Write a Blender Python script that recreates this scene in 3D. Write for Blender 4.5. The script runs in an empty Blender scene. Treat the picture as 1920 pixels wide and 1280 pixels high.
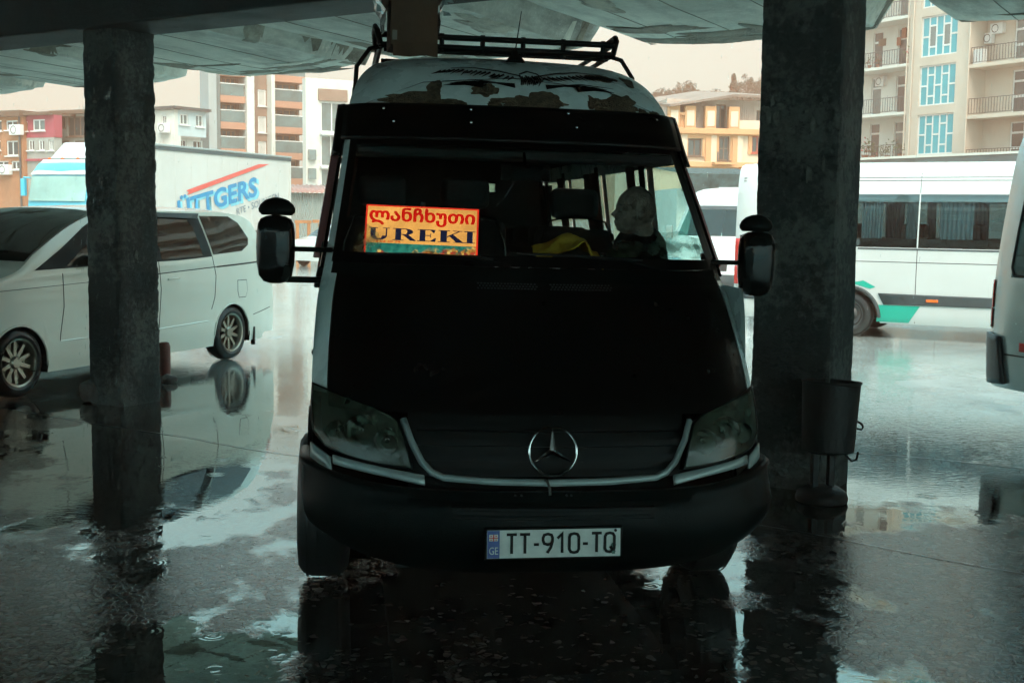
import bpy, bmesh, math, random
from mathutils import Vector, Matrix, noise as mnoise
random.seed(7)
R = math.radians
scene = bpy.context.scene
C = scene.collection

# ------------------------------------------------------------------ camera
FPX, PITCH, ROLL, CAMZ = 2300.0, R(5.83), 0.012, 1.72
cd = bpy.data.cameras.new('camera')
cd.sensor_width = 36.0
cd.lens = 36.0 * FPX / 1920.0
cd.clip_start = 0.05
cd.clip_end = 3000
cam = bpy.data.objects.new('camera', cd)
C.objects.link(cam)
CROT = Matrix.Rotation(R(90) - PITCH, 3, 'X') @ Matrix.Rotation(ROLL, 3, 'Z')
cam.matrix_world = Matrix.Translation((0, 0, CAMZ)) @ CROT.to_4x4()
scene.camera = cam
CAMP = Vector((0, 0, CAMZ))

# ------------------------------------------------------------------ sky, sun, exposure
SUN_EL, SUN_ROT = R(52), R(165)
world = bpy.data.worlds.new('World')
scene.world = world
world.use_nodes = True
wn, wl = world.node_tree.nodes, world.node_tree.links
wn.clear()
w_out = wn.new('ShaderNodeOutputWorld')
w_bg = wn.new('ShaderNodeBackground')
w_sky = wn.new('ShaderNodeTexSky')
w_sky.sky_type = 'NISHITA'
w_sky.sun_disc = False
w_sky.sun_elevation = SUN_EL
w_sky.sun_rotation = SUN_ROT
w_sky.air_density = 1.6
w_sky.dust_density = 4.0
w_mix = wn.new('ShaderNodeMix')
w_mix.data_type = 'RGBA'
w_mix.inputs[0].default_value = 0.70           # overcast: an even white cloud layer over the sky
w_mix.inputs[7].default_value = (2.3, 6.2, 6.7, 1)
wl.new(w_sky.outputs[0], w_mix.inputs[6])
wl.new(w_mix.outputs[2], w_bg.inputs[0])
w_bg.inputs[1].default_value = 0.15
wl.new(w_bg.outputs[0], w_out.inputs[0])

sd = bpy.data.lights.new('sun', 'SUN')
sd.energy = 1.6
sd.angle = R(40)
sd.color = (1.0, 0.84, 0.68)
sun = bpy.data.objects.new('sun', sd)
C.objects.link(sun)
_az = SUN_ROT
_sdir = Vector((math.sin(_az) * math.cos(SUN_EL), math.cos(_az) * math.cos(SUN_EL), math.sin(SUN_EL)))
sun.rotation_euler = _sdir.to_track_quat('Z', 'Y').to_euler()
sun.location = _sdir * 60

vs = scene.view_settings
vs.view_transform = 'Standard'
vs.look = 'None'
vs.exposure = 2.05
vs.gamma = 1.0
vs.use_curve_mapping = False
scene.render.engine = 'CYCLES'
cy = scene.cycles
cy.use_denoising = True
cy.use_adaptive_sampling = True
cy.adaptive_threshold = 0.03
cy.adaptive_min_samples = 12
cy.max_bounces = 6
cy.diffuse_bounces = 2
cy.glossy_bounces = 3
cy.transmission_bounces = 4
cy.transparent_max_bounces = 12
cy.volume_bounces = 1
cy.caustics_reflective = True
cy.blur_glossy = 0.6
cy.caustics_refractive = False
cy.sample_clamp_indirect = 4.0

# ------------------------------------------------------------------ layout helpers: where in the place does a sight line land
def ray(px, py):
    return (CROT @ Vector(((px - 960) / FPX, (640 - py) / FPX, -1.0))).normalized()
def on_z(px, py, z=0.0):
    d = ray(px, py)
    return CAMP + d * ((z - CAMP.z) / d.z)
def at_y(px, py, Y):
    d = ray(px, py)
    return CAMP + d * (Y / d.y)
def on_plane(px, py, p0, n):
    d = ray(px, py)
    return CAMP + d * ((Vector(p0) - CAMP).dot(n) / d.dot(n))

# ------------------------------------------------------------------ materials
MATS = {}
def nd(nt, t, **kw):
    n = nt.nodes.new(t)
    for k, v in kw.items():
        setattr(n, k, v)
    return n
def new_mat(name):
    m = bpy.data.materials.new(name)
    m.use_nodes = True
    nt = m.node_tree
    nt.nodes.clear()
    out = nt.nodes.new('ShaderNodeOutputMaterial')
    return m, nt, out
def ramp(nt, src, stops):
    r = nt.nodes.new('ShaderNodeValToRGB')
    e = r.color_ramp.elements
    while len(e) < len(stops):
        e.new(0.5)
    for i, (p, c) in enumerate(stops):
        e[i].position = p
        e[i].color = (c, c, c, 1) if isinstance(c, (int, float)) else (c[0], c[1], c[2], 1)
    nt.links.new(src, r.inputs[0])
    return r.outputs[0]
def noise(nt, scale, detail=4, rough=.55, vec=None, coord='Object', stretch=None):
    n = nt.nodes.new('ShaderNodeTexNoise')
    n.inputs['Scale'].default_value = scale
    n.inputs['Detail'].default_value = detail
    n.inputs['Roughness'].default_value = rough
    if vec is None:
        tc = nt.nodes.new('ShaderNodeTexCoord')
        vec = tc.outputs[coord]
    if stretch:
        mp = nt.nodes.new('ShaderNodeMapping')
        mp.inputs['Scale'].default_value = stretch
        nt.links.new(vec, mp.inputs[0])
        vec = mp.outputs[0]
    nt.links.new(vec, n.inputs['Vector'])
    return n.outputs['Fac']
def mixc(nt, fac, a, b, mode='MIX'):
    m = nt.nodes.new('ShaderNodeMix')
    m.data_type = 'RGBA'
    m.blend_type = mode
    for i, x in ((0, fac), (6, a), (7, b)):
        if isinstance(x, (int, float)):
            m.inputs[i].default_value = x
        elif isinstance(x, (tuple, list)):
            m.inputs[i].default_value = (x[0], x[1], x[2], 1)
        else:
            nt.links.new(x, m.inputs[i])
    return m.outputs[2]
def math_n(nt, op, a, b=0.0):
    m = nt.nodes.new('ShaderNodeMath')
    m.operation = op
    for i, x in enumerate((a, b)):
        if isinstance(x, (int, float)):
            m.inputs[i].default_value = x
        else:
            nt.links.new(x, m.inputs[i])
    return m.outputs[0]
def bump(nt, h, strength=.3, dist=.01, prev=None):
    b = nt.nodes.new('ShaderNodeBump')
    b.inputs['Strength'].default_value = strength
    b.inputs['Distance'].default_value = dist
    nt.links.new(h, b.inputs['Height'])
    if prev is not None:
        nt.links.new(prev, b.inputs['Normal'])
    return b.outputs[0]
def mat(name, col, rough=.5, metal=0.0, var=.12, scale=4.0, bmp=0.0, bscale=60.0, coat=0.0, spec=.5,
        dirt=0.0, dirt_col=(.06, .05, .04), rvar=.1, emit=None, estr=0.0, stretch=None, alpha=1.0):
    """principled material whose colour, gloss and relief vary with noise"""
    if name in MATS:
        return MATS[name]
    m, nt, out = new_mat(name)
    b = nt.nodes.new('ShaderNodeBsdfPrincipled')
    n1 = noise(nt, scale, 6, .6, stretch=stretch)
    f = ramp(nt, n1, [(.3, 1 - var), (.7, 1 + 0 * var)])
    c = mixc(nt, 1.0, col, f, 'MULTIPLY')
    if dirt:
        n2 = noise(nt, scale * .6, 8, .7, stretch=(1, 1, .35))
        d = ramp(nt, n2, [(.45, 0.0), (.75, dirt)])
        c = mixc(nt, d, c, dirt_col)
    nt.links.new(c, b.inputs['Base Color'])
    rr = ramp(nt, noise(nt, scale * 2.3, 4), [(.3, max(.02, rough - rvar * rough)), (.7, min(1, rough + rvar * rough))])
    nt.links.new(rr, b.inputs['Roughness'])
    b.inputs['Metallic'].default_value = metal
    b.inputs['Alpha'].default_value = alpha
    b.inputs['Specular IOR Level'].default_value = spec
    if coat:
        b.inputs['Coat Weight'].default_value = coat
        b.inputs['Coat Roughness'].default_value = .05
    if bmp:
        nt.links.new(bump(nt, noise(nt, bscale, 5), bmp, .01), b.inputs['Normal'])
    if emit:
        b.inputs['Emission Color'].default_value = (*emit, 1)
        b.inputs['Emission Strength'].default_value = estr
    nt.links.new(b.outputs[0], out.inputs[0])
    MATS[name] = m
    return m
def glass(name, tint=(.5, .6, .6), rough=.02, refl=1.0, wet=0.0, fog=0.0, fog_col=(.5, .7, .66), ior=1.5):
    """a thin pane: tinted see-through plus a Fresnel reflection; optional mist and drops"""
    if name in MATS:
        return MATS[name]
    m, nt, out = new_mat(name)
    tr = nt.nodes.new('ShaderNodeBsdfTransparent')
    t = ramp(nt, noise(nt, 3.0, 5), [(.3, [x * .88 for x in tint]), (.7, tint)])
    nt.links.new(t, tr.inputs[0])
    gl = nt.nodes.new('ShaderNodeBsdfGlossy')
    gl.inputs['Roughness'].default_value = rough
    gl.inputs['Color'].default_value = (refl, refl, refl, 1)
    fr = nt.nodes.new('ShaderNodeFresnel')
    gm = nt.nodes.new('ShaderNodeNewGeometry')      # a thin pane reflects alike from both sides
    mi = nt.nodes.new('ShaderNodeMix')
    mi.inputs[2].default_value = ior
    mi.inputs[3].default_value = 1.0 / ior
    nt.links.new(gm.outputs['Backfacing'], mi.inputs[0])
    nt.links.new(mi.outputs[0], fr.inputs[0])
    if wet:
        bn = bump(nt, ramp(nt, noise(nt, 90, 3), [(.58, 0.0), (.66, 1.0)]), wet, .004)
        nt.links.new(bn, gl.inputs['Normal'])
    mx = nt.nodes.new('ShaderNodeMixShader')
    nt.links.new(fr.outputs[0], mx.inputs[0])
    nt.links.new(tr.outputs[0], mx.inputs[1])
    nt.links.new(gl.outputs[0], mx.inputs[2])
    res = mx.outputs[0]
    if fog:
        df = nt.nodes.new('ShaderNodeBsdfTranslucent')
        df.inputs[0].default_value = (*fog_col, 1)
        f = ramp(nt, noise(nt, 7, 6, .65), [(.40, 0.0), (.66, fog)])
        m2 = nt.nodes.new('ShaderNodeMixShader')
        nt.links.new(f, m2.inputs[0])
        nt.links.new(res, m2.inputs[1])
        nt.links.new(df.outputs[0], m2.inputs[2])
        res = m2.outputs[0]
    nt.links.new(res, out.inputs[0])
    MATS[name] = m
    return m

# ------------------------------------------------------------------ mesh builder
class MB:
    def __init__(s):
        s.v, s.f = [], []
    def add(s, vs, fs):
        o = len(s.v)
        s.v += [tuple(v) for v in vs]
        s.f += [tuple(i + o for i in f) for f in fs]
        return s
    def box(s, c, sz, rot=None):
        hx, hy, hz = sz[0] / 2, sz[1] / 2, sz[2] / 2
        vs = [Vector((x, y, z)) for x in (-hx, hx) for y in (-hy, hy) for z in (-hz, hz)]
        if rot is not None:
            vs = [rot @ v for v in vs]
        c = Vector(c)
        return s.add([v + c for v in vs], [(0, 1, 3, 2), (4, 6, 7, 5), (0, 4, 5, 1), (2, 3, 7, 6), (0, 2, 6, 4), (1, 5, 7, 3)])
    def b2(s, x0, x1, y0, y1, z0, z1):
        return s.box(((x0 + x1) / 2, (y0 + y1) / 2, (z0 + z1) / 2), (abs(x1 - x0), abs(y1 - y0), abs(z1 - z0)))
    def grid(s, rows, flip=False):
        nr, nc = len(rows), len(rows[0])
        vs = [p for r in rows for p in r]
        fs = []
        for i in range(nr - 1):
            for j in range(nc - 1):
                q = (i * nc + j, i * nc + j + 1, (i + 1) * nc + j + 1, (i + 1) * nc + j)
                fs.append(q[::-1] if flip else q)
        return s.add(vs, fs)
    def tube(s, path, r, n=8, closed=False):
        path = [Vector(p) for p in path]
        rs = r if isinstance(r, (list, tuple)) else [r] * len(path)
        rings, L = [], len(path)
        up = None
        for i, p in enumerate(path):
            if closed:
                t = path[(i + 1) % L] - path[i - 1]
            else:
                t = path[min(i + 1, L - 1)] - path[max(i - 1, 0)]
            t.normalize()
            if up is None:
                up = Vector((0, 0, 1)) if abs(t.z) < .9 else Vector((1, 0, 0))
            a = t.cross(up)
            if a.length < 1e-5:
                a = t.orthogonal()
            a.normalize()
            b = a.cross(t).normalized()
            up = b
            rings.append([p + (a * math.cos(k * 2 * math.pi / n) + b * math.sin(k * 2 * math.pi / n)) * rs[i] for k in range(n)])
        vs = [q for rg in rings for q in rg]
        fs = []
        m = L if closed else L - 1
        for i in range(m):
            j = (i + 1) % L
            for k in range(n):
                k2 = (k + 1) % n
                fs.append((i * n + k, i * n + k2, j * n + k2, j * n + k))
        if not closed:
            fs.append(tuple(range(n))[::-1])
            fs.append(tuple((L - 1) * n + k for k in range(n)))
        return s.add(vs, fs)
    def lathe(s, prof, n=24, mtx=None, cap=True):
        vs, fs = [], []
        for (r, z) in prof:
            for k in range(n):
                a = k * 2 * math.pi / n
                vs.append(Vector((r * math.cos(a), r * math.sin(a), z)))
        for i in range(len(prof) - 1):
            for k in range(n):
                k2 = (k + 1) % n
                fs.append((i * n + k, i * n + k2, (i + 1) * n + k2, (i + 1) * n + k))
        if cap:
            fs.append(tuple(range(n))[::-1])
            fs.append(tuple((len(prof) - 1) * n + k for k in range(n)))
        if mtx is not None:
            vs = [mtx @ v for v in vs]
        return s.add(vs, fs)
    def prism(s, poly, fn0, fn1):
        """poly: 2D points; fn0/fn1 map a 2D point to the two faces"""
        n = len(poly)
        vs = [fn0(*p) for p in poly] + [fn1(*p) for p in poly]
        fs = [tuple(range(n))[::-1], tuple(range(n, 2 * n))]
        for i in range(n):
            j = (i + 1) % n
            fs.append((i, j, j + n, i + n))
        return s.add(vs, fs)
    def sphere(s, c, r, nu=16, nv=10, mtx=None):
        c = Vector(c)
        r = Vector((r, r, r)) if isinstance(r, (int, float)) else Vector(r)
        vs, fs = [], []
        for i in range(nv + 1):
            th = math.pi * i / nv
            for k in range(nu):
                a = 2 * math.pi * k / nu
                p = Vector((r.x * math.sin(th) * math.cos(a), r.y * math.sin(th) * math.sin(a), r.z * math.cos(th)))
                if mtx is not None:
                    p = mtx @ p
                vs.append(p + c)
        for i in range(nv):
            for k in range(nu):
                k2 = (k + 1) % nu
                fs.append((i * nu + k, (i + 1) * nu + k, (i + 1) * nu + k2, i * nu + k2))
        return s.add(vs, fs)
    def mesh(s, name):
        me = bpy.data.meshes.new(name)
        me.from_pydata([tuple(v) for v in s.v], [], s.f)
        bm = bmesh.new()
        bm.from_mesh(me)
        bmesh.ops.remove_doubles(bm, verts=bm.verts, dist=1e-5)
        bmesh.ops.recalc_face_normals(bm, faces=bm.faces)
        bm.to_mesh(me)
        bm.free()
        return me
    def build(s, name, m, parent=None, smooth=None, bevel=0.0, seg=2, solid=0.0, off=0.0, sub=0):
        me = s.mesh(name)
        return link(name, me, m, parent, smooth, bevel, seg, solid, off, sub)
def link(name, me, m, parent=None, smooth=None, bevel=0.0, seg=2, solid=0.0, off=0.0, sub=0):
    o = bpy.data.objects.new(name, me)
    C.objects.link(o)
    if m is not None and not me.materials:
        me.materials.append(m)
    if parent is not None:
        o.parent = parent
    if smooth is not None:
        for p in me.polygons:
            p.use_smooth = True
        try:
            me.set_sharp_from_angle(angle=R(smooth))
        except Exception:
            pass
    if solid:
        md = o.modifiers.new('thickness', 'SOLIDIFY')
        md.thickness = solid
        md.offset = off
    if bevel:
        md = o.modifiers.new('edge', 'BEVEL')
        md.width = bevel
        md.segments = seg
        md.limit_method = 'ANGLE'
        md.angle_limit = R(35)
    if sub:
        md = o.modifiers.new('round', 'SUBSURF')
        md.levels = sub
        md.render_levels = sub
    return o
def tag(o, label=None, cat=None, group=None, kind=None):
    if label: o['label'] = label
    if cat: o['category'] = cat
    if group: o['group'] = group
    if kind: o['kind'] = kind
    return o
def thing(name, label, cat, loc=(0, 0, 0), rotz=0.0, group=None):
    o = bpy.data.objects.new(name, None)
    C.objects.link(o)
    o.location = loc
    o.rotation_euler = (0, 0, rotz)
    o.empty_display_size = .2
    return tag(o, label, cat, group)
def copy_tree(o, parent=None):
    c = o.copy()
    C.objects.link(c)
    c.parent = parent
    for ch in list(o.children):
        copy_tree(ch, c)
    return c
def lerp(a, b, t):
    return a + (b - a) * t
def interp(tab, z):
    if z <= tab[0][0]:
        return tab[0][1]
    for i in range(len(tab) - 1):
        (z0, y0), (z1, y1) = tab[i], tab[i + 1]
        if z <= z1:
            return y0 + (y1 - y0) * (z - z0) / (z1 - z0)
    return tab[-1][1]
def smooth_tab(tab):
    """monotone cubic through the points of a table"""
    xs = [t[0] for t in tab]
    ys = [t[1] for t in tab]
    n = len(xs)
    d = [(ys[i + 1] - ys[i]) / (xs[i + 1] - xs[i]) for i in range(n - 1)]
    m = [d[0]] + [0 if d[i - 1] * d[i] <= 0 else 2 * d[i - 1] * d[i] / (d[i - 1] + d[i]) for i in range(1, n - 1)] + [d[-1]]
    def f(x):
        if x <= xs[0]:
            return ys[0]
        if x >= xs[-1]:
            return ys[-1]
        for i in range(n - 1):
            if x <= xs[i + 1]:
                h = xs[i + 1] - xs[i]
                t = (x - xs[i]) / h
                return ((1 + 2 * t) * (1 - t) ** 2 * ys[i] + t * (1 - t) ** 2 * h * m[i]
                        + t * t * (3 - 2 * t) * ys[i + 1] + t * t * (t - 1) * h * m[i + 1])
    return f
def frange(a, b, n):
    return [a + (b - a) * i / n for i in range(n + 1)]
def text_mesh(txt, size=1.0, bold=0.0, extrude=0.0):
    cu = bpy.data.curves.new('lettering', 'FONT')
    cu.body = txt
    cu.size = size
    cu.offset = bold
    cu.extrude = extrude
    cu.resolution_u = 3
    o = bpy.data.objects.new('lettering', cu)
    C.objects.link(o)
    bpy.context.view_layer.update()
    me = bpy.data.meshes.new_from_object(o)
    bpy.data.objects.remove(o)
    bpy.data.curves.remove(cu)
    return me
def place_text(name, txt, m, parent, fn, w, h, bold=0.0, fit='box', space=None):
    """lettering stretched to w x h; fn maps (x right, y up) to local space"""
    me = text_mesh(txt, 1.0, bold)
    xs = [v.co.x for v in me.vertices]
    ys = [v.co.y for v in me.vertices]
    x0, x1, y0, y1 = min(xs), max(xs), min(ys), max(ys)
    for v in me.vertices:
        v.co = fn((v.co.x - x0) / (x1 - x0) * w, (v.co.y - y0) / (y1 - y0) * h)
    return link(name, me, m, parent)

# ================================================================== ground
PHI = R(33)
P0 = on_z(236, 752); P0.z = 0
A = Vector((math.cos(PHI), -math.sin(PHI), 0))
B = Vector((math.sin(PHI), math.cos(PHI), 0))
def uv(u, v, z=0.0):
    return P0 + A * u + B * v + Vector((0, 0, z))
def ground_mat():
    m, nt, out = new_mat('wet_asphalt')
    tc = nt.nodes.new('ShaderNodeTexCoord').outputs['Object']
    b = nt.nodes.new('ShaderNodeBsdfPrincipled')
    # how far a point lies out in the rain, beyond the drip line of the shelter (0 dry side, 1 rain side)
    dot = nt.nodes.new('ShaderNodeVectorMath'); dot.operation = 'DOT_PRODUCT'
    dot.inputs[1].default_value = (B.x, B.y, 0)
    nt.links.new(tc, dot.inputs[0])
    out_v = math_n(nt, 'SUBTRACT', dot.outputs['Value'], P0.dot(B))
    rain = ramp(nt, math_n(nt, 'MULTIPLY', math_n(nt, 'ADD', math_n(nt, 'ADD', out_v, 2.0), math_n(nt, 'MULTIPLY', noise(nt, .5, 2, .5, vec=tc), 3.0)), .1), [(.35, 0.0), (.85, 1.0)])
    # stones of the worn terrazzo / asphalt
    vo = nd(nt, 'ShaderNodeTexVoronoi', feature='DISTANCE_TO_EDGE')
    vc = nd(nt, 'ShaderNodeTexVoronoi', feature='F1')
    sc = nt.nodes.new('ShaderNodeVectorMath'); sc.operation = 'SCALE'
    mp = nt.nodes.new('ShaderNodeVectorMath'); mp.operation = 'ADD'
    wn_ = nt.nodes.new('ShaderNodeTexNoise'); wn_.inputs['Scale'].default_value = 12; wn_.inputs['Detail'].default_value = 1
    nt.links.new(tc, wn_.inputs['Vector']); nt.links.new(wn_.outputs['Color'], sc.inputs[0]); sc.inputs['Scale'].default_value = .06
    nt.links.new(tc, mp.inputs[0]); nt.links.new(sc.outputs[0], mp.inputs[1])
    for v in (vo, vc):
        v.inputs['Scale'].default_value = 30
        nt.links.new(mp.outputs[0], v.inputs['Vector'])
    edge = ramp(nt, vo.outputs['Distance'], [(.03, 0.0), (.13, 1.0)])
    sep = nt.nodes.new('ShaderNodeSeparateColor')
    nt.links.new(vc.outputs['Color'], sep.inputs[0])
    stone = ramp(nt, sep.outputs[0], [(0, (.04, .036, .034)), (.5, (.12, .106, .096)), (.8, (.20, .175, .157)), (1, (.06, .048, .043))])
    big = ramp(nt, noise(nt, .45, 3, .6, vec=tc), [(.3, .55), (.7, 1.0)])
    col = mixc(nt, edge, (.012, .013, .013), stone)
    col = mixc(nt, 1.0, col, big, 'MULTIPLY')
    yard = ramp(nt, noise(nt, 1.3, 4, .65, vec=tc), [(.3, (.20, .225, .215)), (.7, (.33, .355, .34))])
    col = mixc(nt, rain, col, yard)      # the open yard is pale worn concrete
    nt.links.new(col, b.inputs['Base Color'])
    # water film: deep and flat in the puddles, thin and broken on the high spots
    lay = noise(nt, .50, 3, .55, vec=tc, stretch=(1, .55, 1))
    lay2 = noise(nt, 3.0, 3, .6, vec=tc, stretch=(1, .6, 1))
    depth = math_n(nt, 'ADD', math_n(nt, 'MULTIPLY', lay, .74), math_n(nt, 'MULTIPLY', lay2, .26))
    depth = math_n(nt, 'ADD', depth, math_n(nt, 'MULTIPLY', rain, .07))
    pud = ramp(nt, depth, [(.452, 0.0), (.482, 1.0)])
    r1 = mixc(nt, pud, (.20, .20, .20), (.010, .010, .010))
    nt.links.new(r1, b.inputs['Roughness'])
    b.inputs['Specular Tint'].default_value = (.60, 1.0, .97, 1)
    b.inputs['IOR'].default_value = 1.75
    nt.links.new(ramp(nt, pud, [(0.0, .16), (1.0, .95)]), b.inputs['Specular IOR Level'])
    # relief: stones stand out of the thin film, ripples on the puddles, splashing rain outside
    dry = math_n(nt, 'SUBTRACT', 1.0, pud)
    h1 = math_n(nt, 'MULTIPLY', edge, math_n(nt, 'MULTIPLY', dry, .0005))
    h2 = math_n(nt, 'MULTIPLY', noise(nt, 22, 3, .65, vec=tc, stretch=(1, .7, 1)), math_n(nt, 'MULTIPLY', dry, .0011))
    gust = ramp(nt, noise(nt, .9, 2, .5, vec=tc), [(.44, .05), (.60, 1.0)])
    amp = math_n(nt, 'ADD', math_n(nt, 'MULTIPLY', gust, .0006), math_n(nt, 'MULTIPLY', rain, .0020))
    h3 = math_n(nt, 'MULTIPLY', noise(nt, 24, 2, .5, vec=tc, stretch=(.6, 1.25, 1)), amp)
    v = nd(nt, 'ShaderNodeTexVoronoi', feature='F1')
    v.inputs['Scale'].default_value = 4.2
    nt.links.new(tc, v.inputs['Vector'])
    s2 = nt.nodes.new('ShaderNodeSeparateColor'); nt.links.new(v.outputs['Color'], s2.inputs[0])
    ph = math_n(nt, 'SUBTRACT', math_n(nt, 'MULTIPLY', v.outputs['Distance'], 60.0), math_n(nt, 'MULTIPLY', s2.outputs[0], 9.0))
    ring = math_n(nt, 'MULTIPLY', math_n(nt, 'SINE', ph), ramp(nt, v.outputs['Distance'], [(.03, 1.0), (.33, 0.0)]))
    h4 = math_n(nt, 'MULTIPLY', ring, math_n(nt, 'MULTIPLY', ramp(nt, s2.outputs[1], [(.50, 0.0), (.55, 1.0)]), .0004))
    hh = math_n(nt, 'ADD', math_n(nt, 'ADD', h1, h2), math_n(nt, 'ADD', h3, h4))
    nt.links.new(bump(nt, hh, 1.0, 1.0), b.inputs['Normal'])
    nt.links.new(b.outputs[0], out.inputs[0])
    return m
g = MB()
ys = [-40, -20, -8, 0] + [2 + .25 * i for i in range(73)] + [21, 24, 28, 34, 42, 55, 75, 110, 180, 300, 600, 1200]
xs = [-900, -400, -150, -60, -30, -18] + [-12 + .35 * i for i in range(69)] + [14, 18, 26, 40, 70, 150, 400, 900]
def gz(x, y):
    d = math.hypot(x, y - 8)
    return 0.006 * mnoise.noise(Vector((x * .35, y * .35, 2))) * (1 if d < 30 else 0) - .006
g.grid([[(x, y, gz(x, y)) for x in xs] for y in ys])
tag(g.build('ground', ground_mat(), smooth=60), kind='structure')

# ================================================================== concrete shelter
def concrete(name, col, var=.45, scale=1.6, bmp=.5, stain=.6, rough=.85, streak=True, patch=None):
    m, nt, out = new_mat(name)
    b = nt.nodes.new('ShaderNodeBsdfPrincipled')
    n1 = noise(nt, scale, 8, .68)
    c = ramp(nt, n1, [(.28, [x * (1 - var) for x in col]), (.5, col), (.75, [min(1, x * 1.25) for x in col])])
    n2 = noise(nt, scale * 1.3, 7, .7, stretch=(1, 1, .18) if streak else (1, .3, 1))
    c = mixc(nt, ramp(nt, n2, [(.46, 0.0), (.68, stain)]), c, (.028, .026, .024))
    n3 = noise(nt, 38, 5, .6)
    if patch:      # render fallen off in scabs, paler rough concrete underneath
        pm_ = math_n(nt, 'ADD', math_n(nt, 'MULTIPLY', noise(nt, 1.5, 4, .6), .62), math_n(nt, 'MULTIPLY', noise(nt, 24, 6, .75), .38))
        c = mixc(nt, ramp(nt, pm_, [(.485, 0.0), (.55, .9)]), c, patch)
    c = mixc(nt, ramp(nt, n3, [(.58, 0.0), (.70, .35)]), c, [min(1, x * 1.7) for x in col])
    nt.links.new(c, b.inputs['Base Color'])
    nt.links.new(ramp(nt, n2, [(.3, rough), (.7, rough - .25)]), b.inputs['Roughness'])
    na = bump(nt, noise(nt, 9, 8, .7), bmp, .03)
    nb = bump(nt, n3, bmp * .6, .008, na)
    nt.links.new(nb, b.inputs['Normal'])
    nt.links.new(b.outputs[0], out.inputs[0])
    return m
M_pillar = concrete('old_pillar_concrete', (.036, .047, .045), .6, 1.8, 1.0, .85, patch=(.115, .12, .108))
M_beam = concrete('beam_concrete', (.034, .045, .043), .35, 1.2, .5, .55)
M_slab = concrete('slab_concrete', (.74, .74, .66), .40, .9, .6, .75, streak=False)
M_stained = concrete('stained_concrete', (.55, .51, .42), .55, 2.6, .6, .9, streak=False)

canopy = thing('concrete_canopy', 'stained grey concrete shelter roof of ribbed slabs above the van', 'shelter', P0, -PHI)
# main beam on the pillars
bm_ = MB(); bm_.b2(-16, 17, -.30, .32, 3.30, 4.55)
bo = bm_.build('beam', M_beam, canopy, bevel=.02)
# outer folded slabs, one unit every 3.3 m along the beam, with an upturned rib between neighbours
RIDGE0, STEP, EDGE, SLABZ = -5.35, 2.85, 3.4, 3.345
def slab_unit(k):
    u0 = RIDGE0 + STEP * k
    rnd = random.Random(k * 13 + 5)
    sec = [(0, .56), (.09, .54), (.40, .02), (.6, 0), (1.1, -.02), (1.65, -.03), (2.2, -.02), (2.72, 0), (2.9, .02), (3.21, .54), (3.295, .56)]
    sec = [(a_ * STEP / 3.3, c_) for a_, c_ in sec]
    sec2 = []
    for i in range(len(sec) - 1):
        for t in (0, .34, .67):
            sec2.append((lerp(sec[i][0], sec[i + 1][0], t), lerp(sec[i][1], sec[i + 1][1], t)))
    sec2.append(sec[-1])
    vs_ = frange(.325, EDGE, 22)
    lo, hi = [], []
    for j, v in enumerate(vs_):
        r1, r2 = [], []
        for (du, dz) in sec2:
            vv = v
            if j == len(vs_) - 1:
                vv += .10 * mnoise.noise(Vector(((u0 + du) * 1.6, 3.1, k))) + .05 * mnoise.noise(Vector(((u0 + du) * 6, 1.1, k)))
            rise = (EDGE - v) * (.035 + .05 * min(1, dz / .46 if dz > 0 else 0))
            z = SLABZ + dz * .85 + rise + .015 * mnoise.noise(Vector((u0 + du, v, 5)) * 1.5)
            if j == len(vs_) - 1:
                z += .03 + .03 * mnoise.noise(Vector(((u0 + du) * 4, 9, k)))
            r1.append(Vector((u0 + du, vv, z)))
            r2.append(Vector((u0 + du, vv - (.05 if j == len(vs_) - 1 else 0), z + .16)))
        lo.append(r1); hi.append(r2)
    b = MB()
    b.grid(lo, flip=True)
    b.grid(hi)
    b.grid([lo[-1], hi[-1]])
    b.grid([lo[0], hi[0]], flip=True)
    b.grid([[r[0] for r in lo], [r[0] for r in hi]])
    b.grid([[r[-1] for r in lo], [r[-1] for r in hi]], flip=True)
    return b
for k in range(-3, 8):
    o = slab_unit(k).build('roof_slab', M_slab, canopy, smooth=25)
# rib soffits: rough dark mortar joints under each valley between two units
for k in range(-2, 8):
    u0 = RIDGE0 + STEP * k
    b = MB()
    rows = []
    for v in frange(.5, EDGE - .25, 30):
        rise = (EDGE - v) * .085
        zt = SLABZ + .475 + rise
        w = .15 + .06 * mnoise.noise(Vector((k, v * 1.3, 0)))
        d = .07 + .06 * mnoise.noise(Vector((k * 3, v * 2.2, 4)))
        rows.append([Vector((u0 - w - .03, v, zt - .13)), Vector((u0 - w * .5, v, zt - .1 - d)), Vector((u0 + .02, v, zt - .10 - d * .7)),
                     Vector((u0 + w * .6, v, zt - .1 - d)), Vector((u0 + w + .03, v, zt - .13))])
    b.grid(rows, flip=True)
    b.build('joint_mortar', M_stained, canopy, smooth=30)
def slab_z(u, v):
    du = ((u - RIDGE0) % STEP) * 3.3 / STEP
    dz = interp([(0, .56), (.09, .54), (.40, .02), (.6, 0), (1.1, -.02), (1.65, -.03), (2.2, -.02), (2.72, 0), (2.9, .02), (3.21, .54), (3.3, .56)], du)
    return SLABZ + dz * .85 + (EDGE - v) * (.035 + .05 * max(0, min(1, dz / .46))) + .015 * mnoise.noise(Vector((u, v, 5)) * 1.5)
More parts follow.
